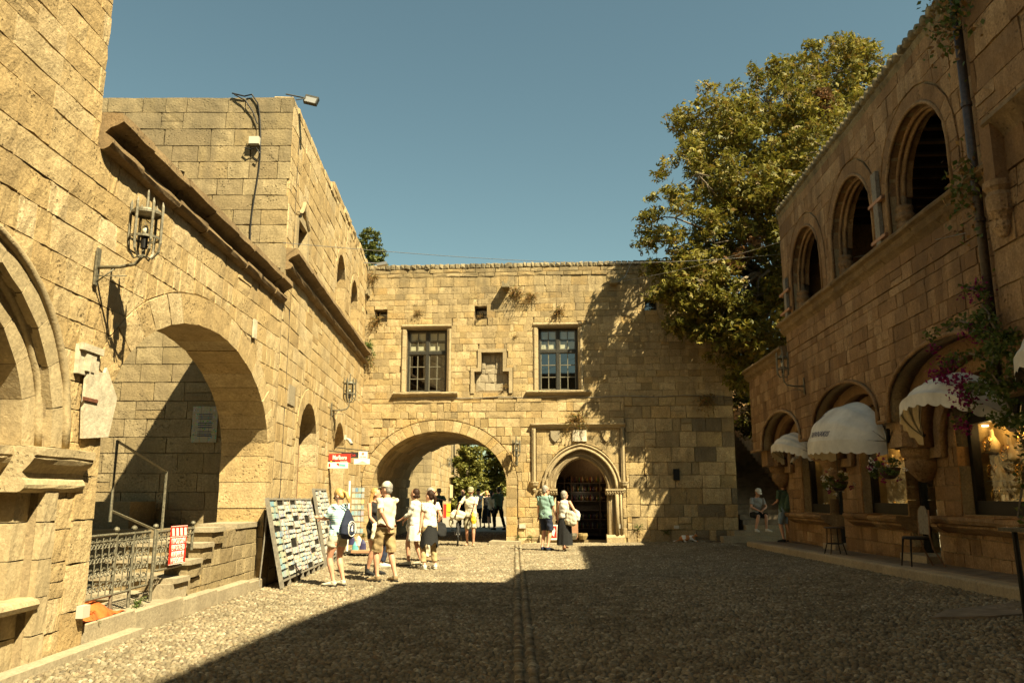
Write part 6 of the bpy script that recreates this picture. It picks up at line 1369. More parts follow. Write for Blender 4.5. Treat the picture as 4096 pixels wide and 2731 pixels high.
for sx in (-1, 1):
    for sy in (-1, 1): mb = MB(); mb.tube([(4.72 + sx * .28, 6.95 + sy * .28, g0 + .97), (4.72 + sx * .26, 6.95 + sy * .28, g0)], .024, 8); mb.build('leg', M['black'], tb)
sb = thing('shop_sign_board', 'small red and white board with a lion standing by the doorway', 'sign', tuple(FG(6.62, .1, .15)))
mb = MB(); mb.fbox(FG, 6.38, 6.92, .16, .20, .14, .62); mb.build('panel', M['white'], sb); mb = MB(); mb.fbox(FG, 6.41, 6.64, .20, .206, .2, .58); mb.build('red_field', M['red'], sb); mb = MB(); mb.fbox(FG, 6.67, 6.89, .20, .206, .2, .58); mb.build('yellow_field', M['yellow'], sb)
mb = MB(); mb.prism(FG, [(6.45, .24), (6.50, .30), (6.55, .24), (6.57, .34), (6.60, .44), (6.56, .52), (6.52, .54), (6.50, .46), (6.45, .42), (6.48, .36)], .206, .210); mb.build('lion_mark', M['white'], sb)
dk = thing('wooden_counter', 'light wooden counter just inside the pointed doorway', 'counter', tuple(FG(7.25, -.9, .1))); mb = MB(); mb.fbox(FG, 6.95, 7.35, -1.3, -.85, .10, .95); mb.build('body', M['strap'], dk); mb = MB(); mb.fbox(FG, 6.92, 7.38, -1.33, -.82, .95, .98); mb.build('top', M['wood'], dk)
for i, (u, c) in enumerate(((7.15, 'oiron'), (7.5, 'ochre'))): mb = MB(); mb.lathe([(0, 0), (.12, 0), (.17, .12), (.16, .2), (.13, .2), (.0, .14)], FG(u, -.55, .12), 12); mb.build('bowl', M[c], None, ('green', 'yellow')[i] + ' bowl on the floor inside the pointed doorway', 'bowl')
mb = MB(); mb.box((6.35, 25.9, gz(6.3, 25.9) + .02), (.5, .06, .03), Matrix.Rotation(.1, 3, 'Z')); mb.build('stick', M['bark'], None, 'short dry stick on the cobbles near the alley stair', 'stick')
# ---------------------------------------------------------------- people
def cloth(name, col, var=.08, rough=.85): return plain(name, col, rough, spec=.1, var=var, scale=9, bump=.012)
SK = {'fair': plain('skin_fair', (.62, .36, .24), .5, var=.08, scale=12), 'tan': plain('skin_tan', (.48, .25, .15), .5, var=.08, scale=12), 'red': plain('skin_reddish', (.52, .27, .17), .5, var=.1, scale=12)}
HM = {'blonde': plain('hair_blonde', (.42, .25, .08), .5, var=.3, scale=40), 'brown': plain('hair_brown', (.028, .013, .006), .6, spec=.2, var=.4, scale=40), 'grey': plain('hair_grey', (.22, .20, .17), .6, var=.3, scale=40), 'black': plain('hair_black', (.02, .015, .012), .5, var=.3, scale=40)}
CL = {k: cloth('cloth_' + k, c) for k, c in dict(cream=(.52, .47, .35), white=(.56, .54, .48), khaki=(.34, .25, .13), navy=(.025, .03, .05), black=(.022, .022, .022), teal=(.20, .31, .27), green=(.10, .16, .12), denim=(.20, .26, .30), lightblue=(.45, .52, .55), beige=(.62, .55, .42), olive=(.25, .24, .15), brown=(.22, .16, .09), darkgreen=(.07, .11, .07), grey=(.25, .25, .24), redbelt=(.16, .06, .03), offwhite=(.50, .46, .35)).items()}
sm, t_, b_ = new_mat('striped_jersey'); g_ = t_.nodes.new('ShaderNodeNewGeometry'); s_ = t_.nodes.new('ShaderNodeSeparateXYZ'); t_.links.new(g_.outputs['Position'], s_.inputs[0])
wv = mth(t_, 'FRACT', mth(t_, 'MULTIPLY', s_.outputs['Z'], 26)); t_.links.new(mixc(t_, mth(t_, 'GREATER_THAN', wv, .55), (.20, .42, .46), (.66, .70, .64)), b_.inputs['Base Color']); b_.inputs['Roughness'].default_value = .8; CL['stripe'] = sm
sm, t_, b_ = new_mat('floral_blouse'); g_ = t_.nodes.new('ShaderNodeNewGeometry'); t_.links.new(mixc(t_, ramp(t_, noi(t_, 26, 4, .7, g_.outputs['Position']), [(.50, 0.), (.60, .8)]), (.80, .70, .56), (.40, .30, .18)), b_.inputs['Base Color']); b_.inputs['Roughness'].default_value = .8; CL['floral'] = sm
sm, t_, b_ = new_mat('camouflage'); g_ = t_.nodes.new('ShaderNodeNewGeometry'); t_.links.new(ramp(t_, noi(t_, 14, 3, .5, g_.outputs['Position']), [(.40, (.10, .09, .06)), (.47, (.34, .30, .20)), (.55, (.20, .19, .12)), (.62, (.46, .42, .30))]), b_.inputs['Base Color']); CL['camo'] = sm
def ik(a, b, l1, l2, hint):
    a, b = Vector(a), Vector(b); d = b - a; L = min(d.length, (l1 + l2) * .999); d.normalize(); b = a + d * L
    x = (l1 * l1 - l2 * l2 + L * L) / (2 * L); h = math.sqrt(max(0, l1 * l1 - x * x)); q = Vector(hint) - d * Vector(hint).dot(d)
    return a + d * x + q.normalized() * h, b
def remesh(name, mb, vox, mat, parent, sm=4, label=None, tri=None):
    me = bpy.data.meshes.new('t'); me.from_pydata(mb.v, [], mb.f); bm = bmesh.new(); bm.from_mesh(me); bmesh.ops.recalc_face_normals(bm, faces=bm.faces); bm.to_mesh(me); bm.free()
    o = bpy.data.objects.new('t', me); COL.objects.link(o)
    m = o.modifiers.new('r', 'REMESH'); m.mode = 'VOXEL'; m.voxel_size = vox; m.use_smooth_shade = True
    if sm: m = o.modifiers.new('s', 'SMOOTH'); m.iterations = sm; m.factor = .5
    dg = bpy.context.evaluated_depsgraph_get(); ev = o.evaluated_get(dg); m2 = bpy.data.meshes.new_from_object(ev, preserve_all_data_layers=False, depsgraph=dg)
    bpy.data.objects.remove(o); bpy.data.meshes.remove(me)
    base = WL[parent.name]; co = np.empty(len(m2.vertices) * 3, dtype=np.float32); m2.vertices.foreach_get('co', co); co = co.reshape(-1, 3) - np.array(base, dtype=np.float32); m2.vertices.foreach_set('co', co.ravel())
    if name in ('shirt', 'shorts', 'trousers', 'bag_body', 'cloth', 'hair'):   # cloth folds and strands of hair
        nn_ = np.empty(len(m2.vertices) * 3, dtype=np.float32); m2.vertices.foreach_get('normal', nn_); nn_ = nn_.reshape(-1, 3); x, y, z = co[:, 0], co[:, 1], co[:, 2]; pz = float(len(co) % 7)
        if name == 'hair': d_ = .004 * np.sin(170 * x + 60 * np.sin(9 * z + pz)) * np.cos(120 * y + 5 * z)
        else: d_ = .006 * np.sin(23 * x + 15 * z + 3 * np.sin(13 * y + pz)) + .005 * np.sin(27 * y - 19 * z + 2.5 * np.sin(17 * x + pz)) + .003 * np.sin(48 * z + 20 * x + pz)
        co = co + nn_ * d_[:, None].astype(np.float32); m2.vertices.foreach_set('co', co.ravel())
    m2.polygons.foreach_set('use_smooth', [True] * len(m2.polygons)); m2.materials.clear(); m2.materials.append(mat); m2.name = name
    q = bpy.data.objects.new(name, m2); put(q, parent, label); WL[q.name] = base.copy(); return q
def person(pos, yaw, H, lab, skin='fair', hair='brown', hairstyle='short', top='white', sleeve=.55, topz=.86, bottom='shorts', bcol='khaki', blen=.52, shoes='white', hands=None, elbow=None, feet=None, head=(0, 0), build=1.0, female=False, hat=None, shades=False, vox=.0135, belt=None, lean=0, sit=False, group=None, topw=1.0, detail=True):
    """yaw: direction faced, degrees anticlockwise from +Y. local frame: x right, y forward"""
    k = H / 1.75; base = Vector((pos[0], pos[1], pos[2] if len(pos) > 2 else gz(pos[0], pos[1]))); Rz = Matrix.Rotation(R(yaw), 3, 'Z')
    T = lambda p: base + Rz @ (Vector(p) * k)
    TX = Rz @ Vector((1, 0, 0)); t = thing('person', lab, 'person', tuple(base), group)
    w = build; dz = -.42 if sit else 0
    pel = Vector((0, 0, .95 + dz)); ln = math.sin(R(lean))
    che = Vector((0, .02 + .30 * ln, 1.27 + dz)); shz = 1.435 + dz; neck = Vector((0, .0 + .50 * ln, 1.49 + dz)); hd = Vector((0, .03 + .62 * ln, 1.625 + dz))
    shw = (.165 if female else .19) * (1 + .25 * (w - 1)); hipw = (.10 if female else .09) * w
    sh = {-1: Vector((-shw, .50 * ln - .01, shz)), 1: Vector((shw, .50 * ln - .01, shz))}
    hands = hands or {}; elbow = elbow or {}; feet = feet or {}
    ft = {-1: Vector(feet.get(-1, (-.11, .02, 0))), 1: Vector(feet.get(1, (.11, -.03, 0)))}
    arm = {}
    for s in (-1, 1):
        tg = hands.get(s, (s * (shw + .09), .05, .82 + dz)); e, h_ = ik(sh[s], tg, .285, .25, elbow.get(s, (s * .35, -1, -.2))); arm[s] = (e, h_)
    leg = {}
    for s in (-1, 1):
        hp = Vector((s * hipw, 0, .92 + dz)); an = ft[s] + Vector((0, -.03, .085)); kn, an = ik(hp, an, .43, .43, (s * .1, 1, 0)); leg[s] = (hp, kn, an)
    hyaw, hpit = head; Rh = Matrix.Rotation(R(hyaw), 3, 'Z') @ Matrix.Rotation(R(hpit), 3, 'X'); HT = lambda p: hd + Rh @ (Vector(p) * 1.07)
    B = MB(); lf = lambda secs, X=None: B.loft([(T(c), rx * k, ry * k) for c, rx, ry in secs], X or TX, 12)
    # one continuous body: head, neck, trunk, arms with fingers, legs
    B.ell(T(HT((0, -.008, .02))), (.077 * 1.07 * k, .093 * 1.07 * k, .105 * 1.07 * k), Rz @ Rh, 14, 10); B.ell(T(HT((0, .03, -.055))), (.052 * 1.07 * k, .060 * 1.07 * k, .062 * 1.07 * k), Rz @ Rh, 12, 8)
    B.ell(T(HT((0, .098, -.018))), (.013 * k, .022 * k, .022 * k), Rz @ Rh, 8, 6); B.ell(T(HT((0, .072, -.062))), (.024 * k, .018 * k, .011 * k), Rz @ Rh, 8, 6)
    for s in (-1, 1): B.ell(T(HT((s * .079, -.01, -.012))), (.012 * k, .02 * k, .032 * k), Rz @ Rh, 8, 6)
    lf([(neck + Vector((0, -.01, -.08)), .062, .058), (neck, .056, .056), (HT((0, -.01, -.05)), .052, .055)])
    lf([(pel + Vector((0, 0, -.10)), .14 * w, .09 * w), (pel, .165 * w, .115 * w), (pel + Vector((0, .01, .14)), (.125 if female else .145) * w, .10 * w), (che, (.145 if female else .165) * w, .115 * w), (Vector((0, .45 * ln, shz - .03)), .15, .085), (Vector((0, .48 * ln, shz + .03)), .08, .06)])
    for s in (-1, 1):
        e, h_ = arm[s]; a0 = sh[s] + Vector((-s * .05, 0, -.01)); B.loft([(T(a0), .05 * k, .05 * k), (T(sh[s]), .054 * k * w, .052 * k * w), (T(sh[s].lerp(e, .5)), .044 * k * w, .046 * k * w), (T(e), .036 * k, .036 * k), (T(e.lerp(h_, .35)), .038 * k * w, .036 * k), (T(h_), .026 * k, .024 * k)], TX, 10)
        d = (h_ - e).normalized(); sd = d.cross(Vector((0, 0, 1))) if abs(d.z) < .8 else Vector((0, 1, 0)); sd = (sd - d * sd.dot(d)).normalized(); nn = d.cross(sd)
        pm_ = h_ + d * .05; B.loft([(T(h_ - d * .01), .026 * k, .020 * k), (T(pm_), .040 * k, .017 * k), (T(h_ + d * .09), .040 * k, .015 * k)], Rz @ sd, 8)
        for j, (o_, L) in enumerate(((-.030, .062), (-.010, .075), (.011, .070), (.030, .055))):
            p0 = h_ + d * .08 + sd * o_; p1 = p0 + d * L * .55 + nn * (.012 * s); p2 = p1 + d * L * .45 + nn * (.03 * s); B.tube([T(p0), T(p1), T(p2)], [.0095 * k, .009 * k, .008 * k], 6)
        p0 = h_ + d * .03 - sd * .028; B.tube([T(p0), T(p0 + d * .03 - sd * .025), T(p0 + d * .06 - sd * .03)], [.012 * k, .011 * k, .009 * k], 6)
        hp, kn, an = leg[s]; cw = w * (1.05 if female else 1)
        B.loft([(T(hp + Vector((0, 0, .03))), .085 * k * w, .09 * k * w), (T(hp.lerp(kn, .35)), .080 * k * cw, .085 * k * cw), (T(kn + (hp - kn) * .08), .056 * k, .06 * k), (T(kn), .052 * k, .056 * k), (T(kn.lerp(an, .3)), .054 * k * cw, .062 * k), (T(kn.lerp(an, .7)), .038 * k, .042 * k), (T(an), .033 * k, .036 * k)], TX, 12)
        f0 = ft[s]; fy = Vector((s * .18, 1, 0)).normalized(); B.loft([(T(an + Vector((0, 0, .02)) - fy * .02), .034 * k, .034 * k), (T(f0 + fy * (-.045) + Vector((0, 0, .045))), .034 * k, .04 * k), (T(f0 + fy * .05 + Vector((0, 0, .038))), .038 * k, .035 * k), (T(f0 + fy * .13 + Vector((0, 0, .022))), .040 * k, .018 * k), (T(f0 + fy * .17 + Vector((0, 0, .018))), .03 * k, .012 * k)], TX, 10)
    remesh('body', B, vox, SK[skin], t, 3)
    # clothes
    if top:
        B = MB(); q = .016; tz = topz + dz; hw = .175 * w
        low = Vector((0, 0, tz)); B.loft([(T(low), (hw + .01) * k * topw, .135 * w * k * topw), (T(Vector((0, 0, .97 + dz))), (.172 * w + q) * k * topw, (.122 * w + q) * k * topw), (T(pel + Vector((0, .01, .15))), ((.135 if female else .155) * w + q) * k, (.108 * w + q) * k), (T(che), ((.155 if female else .172) * w + q) * k, (.122 * w + q) * k), (T(Vector((0, .45 * ln, shz - .02))), (.165 + q) * k, (.09 + q) * k), (T(Vector((0, .49 * ln, shz + .04))), .085 * k, .072 * k)], TX, 16)
        if female: 
            for s in (-1, 1): B.ell(T(Vector((s * .075, .105 + .3 * ln, 1.27 + dz))), (.065 * k, .05 * k, .06 * k), Rz, 10, 8)
        for s in (-1, 1):
            e, h_ = arm[s]
            if sleeve <= 0: continue
            pts_ = [(sh[s] + Vector((-s * .05, 0, 0)), .062), (sh[s] + Vector((s * .0, 0, .0)), .064), (sh[s].lerp(e, .5), .058)]
            if sleeve < 1: pts_ = pts_[:2] + [(sh[s].lerp(e, sleeve * .6), .059), (sh[s].lerp(e, sleeve), .062)]
            else: pts_ += [(e, .050), (e.lerp(h_, (sleeve - 1)), .042)]
            B.loft([(T(c), r_ * k * w, r_ * k * w) for c, r_ in pts_], TX, 12)
        remesh('shirt', B, vox * .95, CL[top], t, 3)
    if belt: mb = MB(); mb.loft([(T(Vector((0, 0, .955))), (.172 * w + .02) * k, (.12 * w + .022) * k), (T(Vector((0, 0, .99))), (.17 * w + .02) * k, (.12 * w + .02) * k)], TX, 18); mb.build('belt', CL[belt], t, smooth=True)
    if bottom in ('shorts', 'trousers'):
        B = MB(); B.loft([(T(Vector((0, 0, .84 + dz))), .165 * w * k, .125 * w * k), (T(pel), (.168 * w + .012) * k, (.118 * w + .014) * k), (T(pel + Vector((0, 0, .06))), (.155 * w + .012) * k, (.112 * w + .012) * k)], TX, 16)
        for s in (-1, 1):
            hp, kn, an = leg[s]; P_ = [(hp + Vector((0, 0, .02)), .098 * w), (hp.lerp(kn, .5), .092 * w)]
            e_ = (.92 - blen) / .43 if False else None
            tot = blen          # 0..1 thigh, 1..2 shin
            if tot <= 1: P_ += [(hp.lerp(kn, tot), .090 * w)]
            else: P_ += [(kn, .072 * w), (kn.lerp(an, tot - 1), .064 * w if tot > 1.5 else .078 * w)]
            B.loft([(T(c), r_ * k, r_ * k) for c, r_ in P_ if True], TX, 12)
        remesh('shorts' if blen < 1.4 else 'trousers', B, vox * .95, CL[bcol], t, 3)
    elif bottom == 'skirt':
        mb = MB(); n = 40; vs = []; zt, zb = .99, .92 - blen; rows = 7
        for j in range(rows + 1):
            f = j / rows; z = zt + (zb - zt) * f; rx = (.15 + .05 * min(1, f * 3) + .03 * f) * w; ry = (.115 + .05 * min(1, f * 3) + .05 * f) * w
            for i in range(n): a = 2 * PI * i / n; fo = 1 + .06 * f * math.sin(a * 9 + 1.3 * f) + .03 * f * math.sin(a * 5); vs.append(T(Vector((rx * math.cos(a) * fo, ry * math.sin(a) * fo, z))))
        mb.add(vs, [(j * n + i, j * n + (i + 1) % n, (j + 1) * n + (i + 1) % n, (j + 1) * n + i) for j in range(rows) for i in range(n)]); mb.build('skirt', CL[bcol], t, smooth=True, recalc=False)
    for s in (-1, 1):
        if not shoes: break
        f0 = ft[s]; fy = Vector((s * .18, 1, 0)).normalized(); an = leg[s][2]; B = MB(); ank = .075 if shoes[0] != '#' else .20
        sc_ = shoes.strip('#'); B.loft([(T(f0 - fy * .085 + Vector((0, 0, .035))), .02 * k, .03 * k), (T(f0 - fy * .06 + Vector((0, 0, .045))), .045 * k, .045 * k), (T(f0 + fy * .05 + Vector((0, 0, .042))), .05 * k, .042 * k), (T(f0 + fy * .14 + Vector((0, 0, .03))), .052 * k, .030 * k), (T(f0 + fy * .20 + Vector((0, 0, .025))), .03 * k, .022 * k)], TX, 12)
        B.loft([(T(f0 - fy * .03 + Vector((0, 0, .03))), .045 * k, .05 * k), (T(an + Vector((0, 0, ank - .075 + .01))), .048 * k, .052 * k)], TX, 10)
        remesh('shoe', B, vox * .9, CL[sc_], t, 2)
        mb = MB(); mb.loft([(T(f0 - fy * .10 + Vector((0, 0, .008))), .03 * k, .010 * k), (T(f0 - fy * .06 + Vector((0, 0, .010))), .045 * k, .012 * k), (T(f0 + fy * .12 + Vector((0, 0, .01))), .053 * k, .012 * k), (T(f0 + fy * .205 + Vector((0, 0, .012))), .03 * k, .011 * k)], TX, 10); mb.build('sole', CL['offwhite' if sc_ in ('white', 'khaki', 'beige') else 'black'], t)
    # hair and headwear
    B = MB(); ro = Rz @ Rh
    def he(c, r_, n1=12, n2=9): B.ell(T(HT(c)), tuple(x * 1.07 * k for x in r_), ro, n1, n2)
    if hairstyle != 'bald':
        he((0, -.028, .038), (.084, .090, .098)); he((0, -.055, -.015), (.074, .055, .07))
        if hairstyle == 'bob': he((-.045, -.03, -.035), (.040, .062, .07)); he((.045, -.03, -.035), (.040, .062, .07))
        if hairstyle == 'pony': he((0, -.115, .03), (.03, .03, .03)); B.loft([(T(HT((0, -.11, .03))), .026 * k, .026 * k), (T(HT((0, -.155, -.02))), .040 * k, .034 * k), (T(HT((0.01, -.145, -.12))), .044 * k, .036 * k), (T(HT((.02, -.12, -.20))), .018 * k, .018 * k)], TX, 10)
        if hairstyle == 'bun': he((0, -.095, -.045), (.042, .036, .038)); he((-.03, -.03, -.03), (.055, .06, .06)); he((.03, -.03, -.03), (.055, .06, .06))
        if hairstyle == 'long': B.loft([(T(HT((0, -.05, .02))), .08 * k, .05 * k), (T(HT((0, -.075, -.10))), .085 * k, .045 * k), (T(HT((0, -.085, -.24))), .08 * k, .035 * k), (T(HT((0, -.08, -.33))), .04 * k, .02 * k)], TX, 12)
        remesh('hair', B, .009, HM[hair], t, 2)
    if hair == 'beard' or hat == 'capbeard': B = MB(); he((0, .045, -.082), (.050, .050, .048)); remesh('beard', B, .008, HM['grey'], t, 2)
    if hat and hat.startswith('cap'):
        hc = {'cap': 'offwhite', 'capbeard': 'olive', 'capblack': 'black', 'capwhite': 'white'}[hat]
        mb = MB(); pr = [(.101 * math.cos(a), .101 * math.sin(a) * 1.05) for a in np.linspace(0, PI / 2, 7)]; mb.lathe([(r_ * k, z * k) for r_, z in pr], T(HT((0, -.012, .045))), 18, ax=ro)
        bw = [(math.sin(a) * .075, .07 + math.cos(a) * .10 - .01) for a in np.linspace(-PI / 2, PI / 2, 11)]; n = len(bw)
        V_ = [T(HT((x, y, .052 - abs(x) * .18 - (y - .07) * .15))) for x, y in bw] + [T(HT((x, y, .044 - abs(x) * .18 - (y - .07) * .15))) for x, y in bw]
        mb.add(V_, [tuple(range(n)), tuple(range(2 * n - 1, n - 1, -1))] + [(i, i + 1, n + i + 1, n + i) for i in range(n - 1)]); mb.build('cap', CL[hc], t, smooth=True)
    if hat == 'brim': mb = MB(); mb.lathe([(.16 * k, -.015 * k), (.165 * k, 0), (.10 * k, .02 * k), (.095 * k, .09 * k), (.07 * k, .12 * k), (0, .125 * k)], T(HT((0, -.01, .04))), 20, ax=ro); mb.build('hat', CL['brown'], t, smooth=True)
    if shades:
        zz = 0 if shades == 1 else .12; yy = 0 if shades == 1 else -.03
        mb = MB()
        for s in (-1, 1): mb.ell(T(HT((s * .034, .083 + yy, .008 + zz))), (.029 * k, .012 * k, .021 * k), ro, 10, 6); mb.tube([T(HT((s * .06, .075 + yy, .014 + zz))), T(HT((s * .084, -.01 + yy, .014 + zz)))], .004 * k, 4)
        mb.build('sunglasses', M['black'], t)
    elif detail:
        mb = MB()
        for s in (-1, 1): mb.ell(T(HT((s * .031, .085, .005))), (.013 * k, .006 * k, .007 * k), ro, 8, 5)
        mb.build('eyes', M['blk'], t)
    P_ = dict(t=t, T=T, arm=arm, leg=leg, HT=HT, sh=sh, k=k, Rz=Rz, TX=TX, ft=ft); return P_
def bag(P_, c, size, mat, lab, strap=None, nm='bag', cat='bag', extra=None):
    T = P_['T']; t = thing(nm, lab, cat, tuple(T(c) - Vector((0, 0, size[2] * .5)))); B = MB(); c = Vector(c); a, b, h_ = size
    B.loft([(T(c + Vector((0, 0, -h_ * .5))), a * .24, b * .2), (T(c + Vector((.01, 0, -h_ * .40))), a * .42, b * .46), (T(c + Vector((-.01, 0, -h_ * .15))), a * .5, b * .52), (T(c + Vector((.015, .01, h_ * .12))), a * .44, b * .42), (T(c + Vector((0, 0, h_ * .38))), a * .36, b * .26), (T(c + Vector((.02, 0, h_ * .5))), a * .24, b * .12)], P_['TX'], 14); remesh('bag_body', B, .011, mat, t, 3)
    if strap: m_ = MB(); m_.tube([T(p) for p in strap], .011, 5); m_.build('strap', mat, t)
    return t
p1 = person((-3.08, 14.55), 62, 1.66, 'blonde woman in blue striped top and cream shorts browsing the souvenir rack', 'red', 'blonde', 'pony', 'stripe', .85, .90, 'shorts', 'offwhite', .42, 'offwhite', hands={-1: (-.12, .38, 1.22), 1: (.06, .40, 1.20)}, elbow={-1: (-.6, -.2, -1), 1: (.7, -.2, -1)}, head=(8, -28), build=1.16, female=True, shades=1, vox=.010)
def backpack(P_, mat, lab, ring_=False, s=1.0):
    T = P_['T']; t = thing('backpack', lab, 'backpack', tuple(T((0, -.2, 1.0)))); B = MB()
    B.loft([(T((0.02, -.17, .86)), .12 * s, .06 * s), (T((0.02, -.21, .95)), .185 * s, .09 * s), (T((.02, -.20, 1.10)), .17 * s, .085 * s), (T((.02, -.185, 1.28)), .09 * s, .05 * s), (T((.02, -.175, 1.38)), .03 * s, .03 * s)], P_['TX'], 16); remesh('sack', B, .010, mat, t, 3)
    for s_ in (-1, 1): m_ = MB(); m_.tube([T((.02, -.18, 1.38)), T((s_ * .10, -.10, 1.47)), T((s_ * .14, .06, 1.46)), T((s_ * .17, .12, 1.30)), T((s_ * .19, .02, 1.05)), T((s_ * .15, -.16, .93))], .010, 5); m_.build('strap', mat, t)
    if ring_:
        fr = lambda u, w_, z: T((.02 + u, -.298 + w_ + .02 * abs(z - 1.02) * 4, z))
        for r_ in (.118, .085): m_ = MB(); m_.tube([fr(r_ * math.cos(a) * .92, 0, 1.03 + r_ * 1.15 * math.sin(a)) for a in np.linspace(0, 2 * PI, 25)], .008 if r_ > .1 else .004, 5); m_.build('round_emblem', M['white'], t)
        m_ = MB(); m_.ell(fr(0, 0, 1.0), (.032, .008, .05), P_['Rz'], 10, 6); m_.ell(fr(.005, 0, 1.06), (.018, .008, .03), P_['Rz'], 8, 6); m_.build('emblem_figure', M['white'], t)
backpack(p1, CL['navy'], 'navy drawstring backpack with round white emblem on the woman in stripes', True, 1.05)
p2 = person((-2.36, 15.35), 50, 1.80, 'man in cream cap, cream shirt and khaki shorts with a hand on his hip', 'red', 'grey', 'short', 'cream', .75, .92, 'shorts', 'khaki', .98, 'brown', hands={-1: (-.13, -.17, 1.00), 1: (.12, .38, 1.36)}, elbow={-1: (-1, -.6, .2), 1: (.6, -.2, -1)}, feet={-1: (-.12, .10, 0), 1: (.12, -.12, 0)}, head=(20, 0), build=1.06, hat='cap', belt='redbelt', vox=.010)
p3 = person((-2.80, 16.6), -120, 1.70, 'woman in black sleeveless top and black boots half hidden behind the man in the cap', 'tan', 'blonde', 'long', 'black', 0, .93, 'shorts', 'black', .3, '#black', hands={-1: (-.24, .12, .95), 1: (.2, .25, 1.0)}, female=True, shades=2, head=(30, 0))
bag(p3, (.22, .22, .88), (.26, .12, .36), CL['offwhite'], 'white shopping bag held by the woman behind the man in the cap', [(.2, .25, 1.08), (.2, .22, 1.0)])
p3b = person((-2.88, 18.3), -60, 1.68, 'woman in pale blue top at the left of the group by the passage', 'fair', 'brown', 'long', 'lightblue', .5, .9, 'trousers', 'navy', 1.9, 'white', female=True)
backpack(p3b, CL['navy'], 'dark backpack with pale piping on the woman in pale blue', s=.9)
p4 = person((-2.22, 18.75), 72, 1.70, 'woman in white long sleeved top and short white skirt seen from the side', 'tan', 'brown', 'bun', 'white', 1.6, .92, 'skirt', 'white', .36, 'offwhite', hands={-1: (-.12, .30, 1.05), 1: (.16, .34, 1.02)}, elbow={-1: (-.4, -.6, -1), 1: (.5, -.6, -1)}, female=True, build=.92, vox=.010, feet={-1: (-.09, .14, 0), 1: (.09, -.10, 0)})
bag(p4, (.22, .26, .90), (.24, .12, .30), CL['white'], 'white shoulder bag held by the woman in white', [(.2, .26, 1.05), (.12, .05, 1.44)])
p4b = person((-2.0, 19.9), -95, 1.74, 'grey haired man in sunglasses standing behind the two women', 'red', 'grey', 'short', 'cream', .6, .9, 'trousers', 'beige', 1.9, 'brown', shades=1)
p5 = person((-1.80, 17.85), 32, 1.66, 'woman in floral blouse with a black jacket tied round khaki trousers', 'fair', 'brown', 'pony', 'floral', .5, .92, 'trousers', 'khaki', 1.85, 'white', hands={-1: (-.23, .06, .80), 1: (.25, .08, .98)}, female=True, vox=.010, head=(25, 0), feet={-1: (-.13, .0, 0), 1: (.14, -.02, 0)})
T = p5['T']; mb = MB(); n = 30; vs = []
for j in range(6):
    f = j / 5
    for i in range(n): a = 2 * PI * i / n; ln = .34 + .10 * math.sin(a * 3 + .5) ** 2 + .10 * abs(math.cos(a)); r_ = 1 + .04 * math.sin(a * 7) * f; vs.append(T(Vector(((.172 + .05 * f) * math.cos(a) * r_, (.135 + .045 * f) * math.sin(a) * r_, .97 - ln * f))))
mb.add(vs, [(j * n + i, j * n + (i + 1) % n, (j + 1) * n + (i + 1) % n, (j + 1) * n + i) for j in range(5) for i in range(n)]); mb.build('tied_jacket', CL['black'], p5['t'], smooth=True, recalc=False)
bag(p5, (.30, .02, .86), (.30, .16, .36), CL['black'], 'slouchy black leather bag on the arm of the woman in the floral blouse', [(.27, .06, 1.02), (.24, -.02, 1.15), (.18, -.05, 1.46), (.20, .08, 1.15), (.28, .1, 1.02)])
p6 = person((-1.33, 26.2), 178, 1.82, 'bearded man in cap and white printed T-shirt pushing a bicycle towards the camera', 'red', 'grey', 'short', 'offwhite', .9, .86, 'shorts', 'camo', 1.0, None, hands={1: (.36, .32, 1.06), -1: (-.10, .33, .98)}, elbow={1: (1, -.2, -.4), -1: (-1, -.2, -.5)}, head=(0, -16), hat='capbeard', shades=1, feet={-1: (-.10, .12, 0), 1: (.11, -.08, 0)}, topw=1.1)
ft_ = frame(tuple(p6['T']((0, .168, 0)))[:2], (p6['Rz'] @ Vector((-1, 0, 0)))[:2], (p6['Rz'] @ Vector((0, 1, 0)))[:2])
for z, t_, s_ in ((1.30, 'OFFICIAL', .05), (1.235, 'DEPARTMENT', .058), (1.17, 'ECO 1980', .055)): text_mesh(t_, ft_, 0, .02, gz(-1.33, 26.2) + z, s_, M['steel'], p6['t'], sx=.8)
for s in (-1, 1):
    f0 = p6['ft'][s]; m_ = MB(); TT = p6['T']; m_.loft([(TT(f0 + Vector((0, -.09, .008))), .04, .01), (TT(f0 + Vector((0, .18, .008))), .05, .01)], p6['TX'], 8); m_.tube([TT(f0 + Vector((-.05, .08, .02))), TT(f0 + Vector((0, .07, .075))), TT(f0 + Vector((.05, .08, .02)))], .012, 5); m_.tube([TT(f0 + Vector((-.045, -.02, .03))), TT(f0 + Vector((0, .03, .10))), TT(f0 + Vector((.045, -.02, .03)))], .012, 5); m_.build('sandal', CL['brown'], p6['t'])
mb = MB(); mb.tube([p6['T']((-.1, .30, .975)), p6['T']((-.095, .285, .965))], .036, 10); mb.build('wrist_watch', M['iron'], p6['t'])
B = MB(); TT = p6['T']; B.loft([(TT((-.14, .40, .66)), .05, .05), (TT((-.13, .40, .75)), .085, .07), (TT((-.11, .40, .90)), .06, .05), (TT((-.10, .38, 1.0)), .03, .03)], p6['TX'], 12); yb = thing('plastic_bag', 'yellow plastic bag in the hand of the man with the bicycle', 'plastic bag', tuple(TT((-.12, .4, .66)))); remesh('bag_body', B, .011, M['yellow'], yb, 2)
BK = thing('bicycle', 'dark bicycle pushed by the bearded man, front wheel towards the camera', 'bicycle', (-1.72, 26.3, 0))
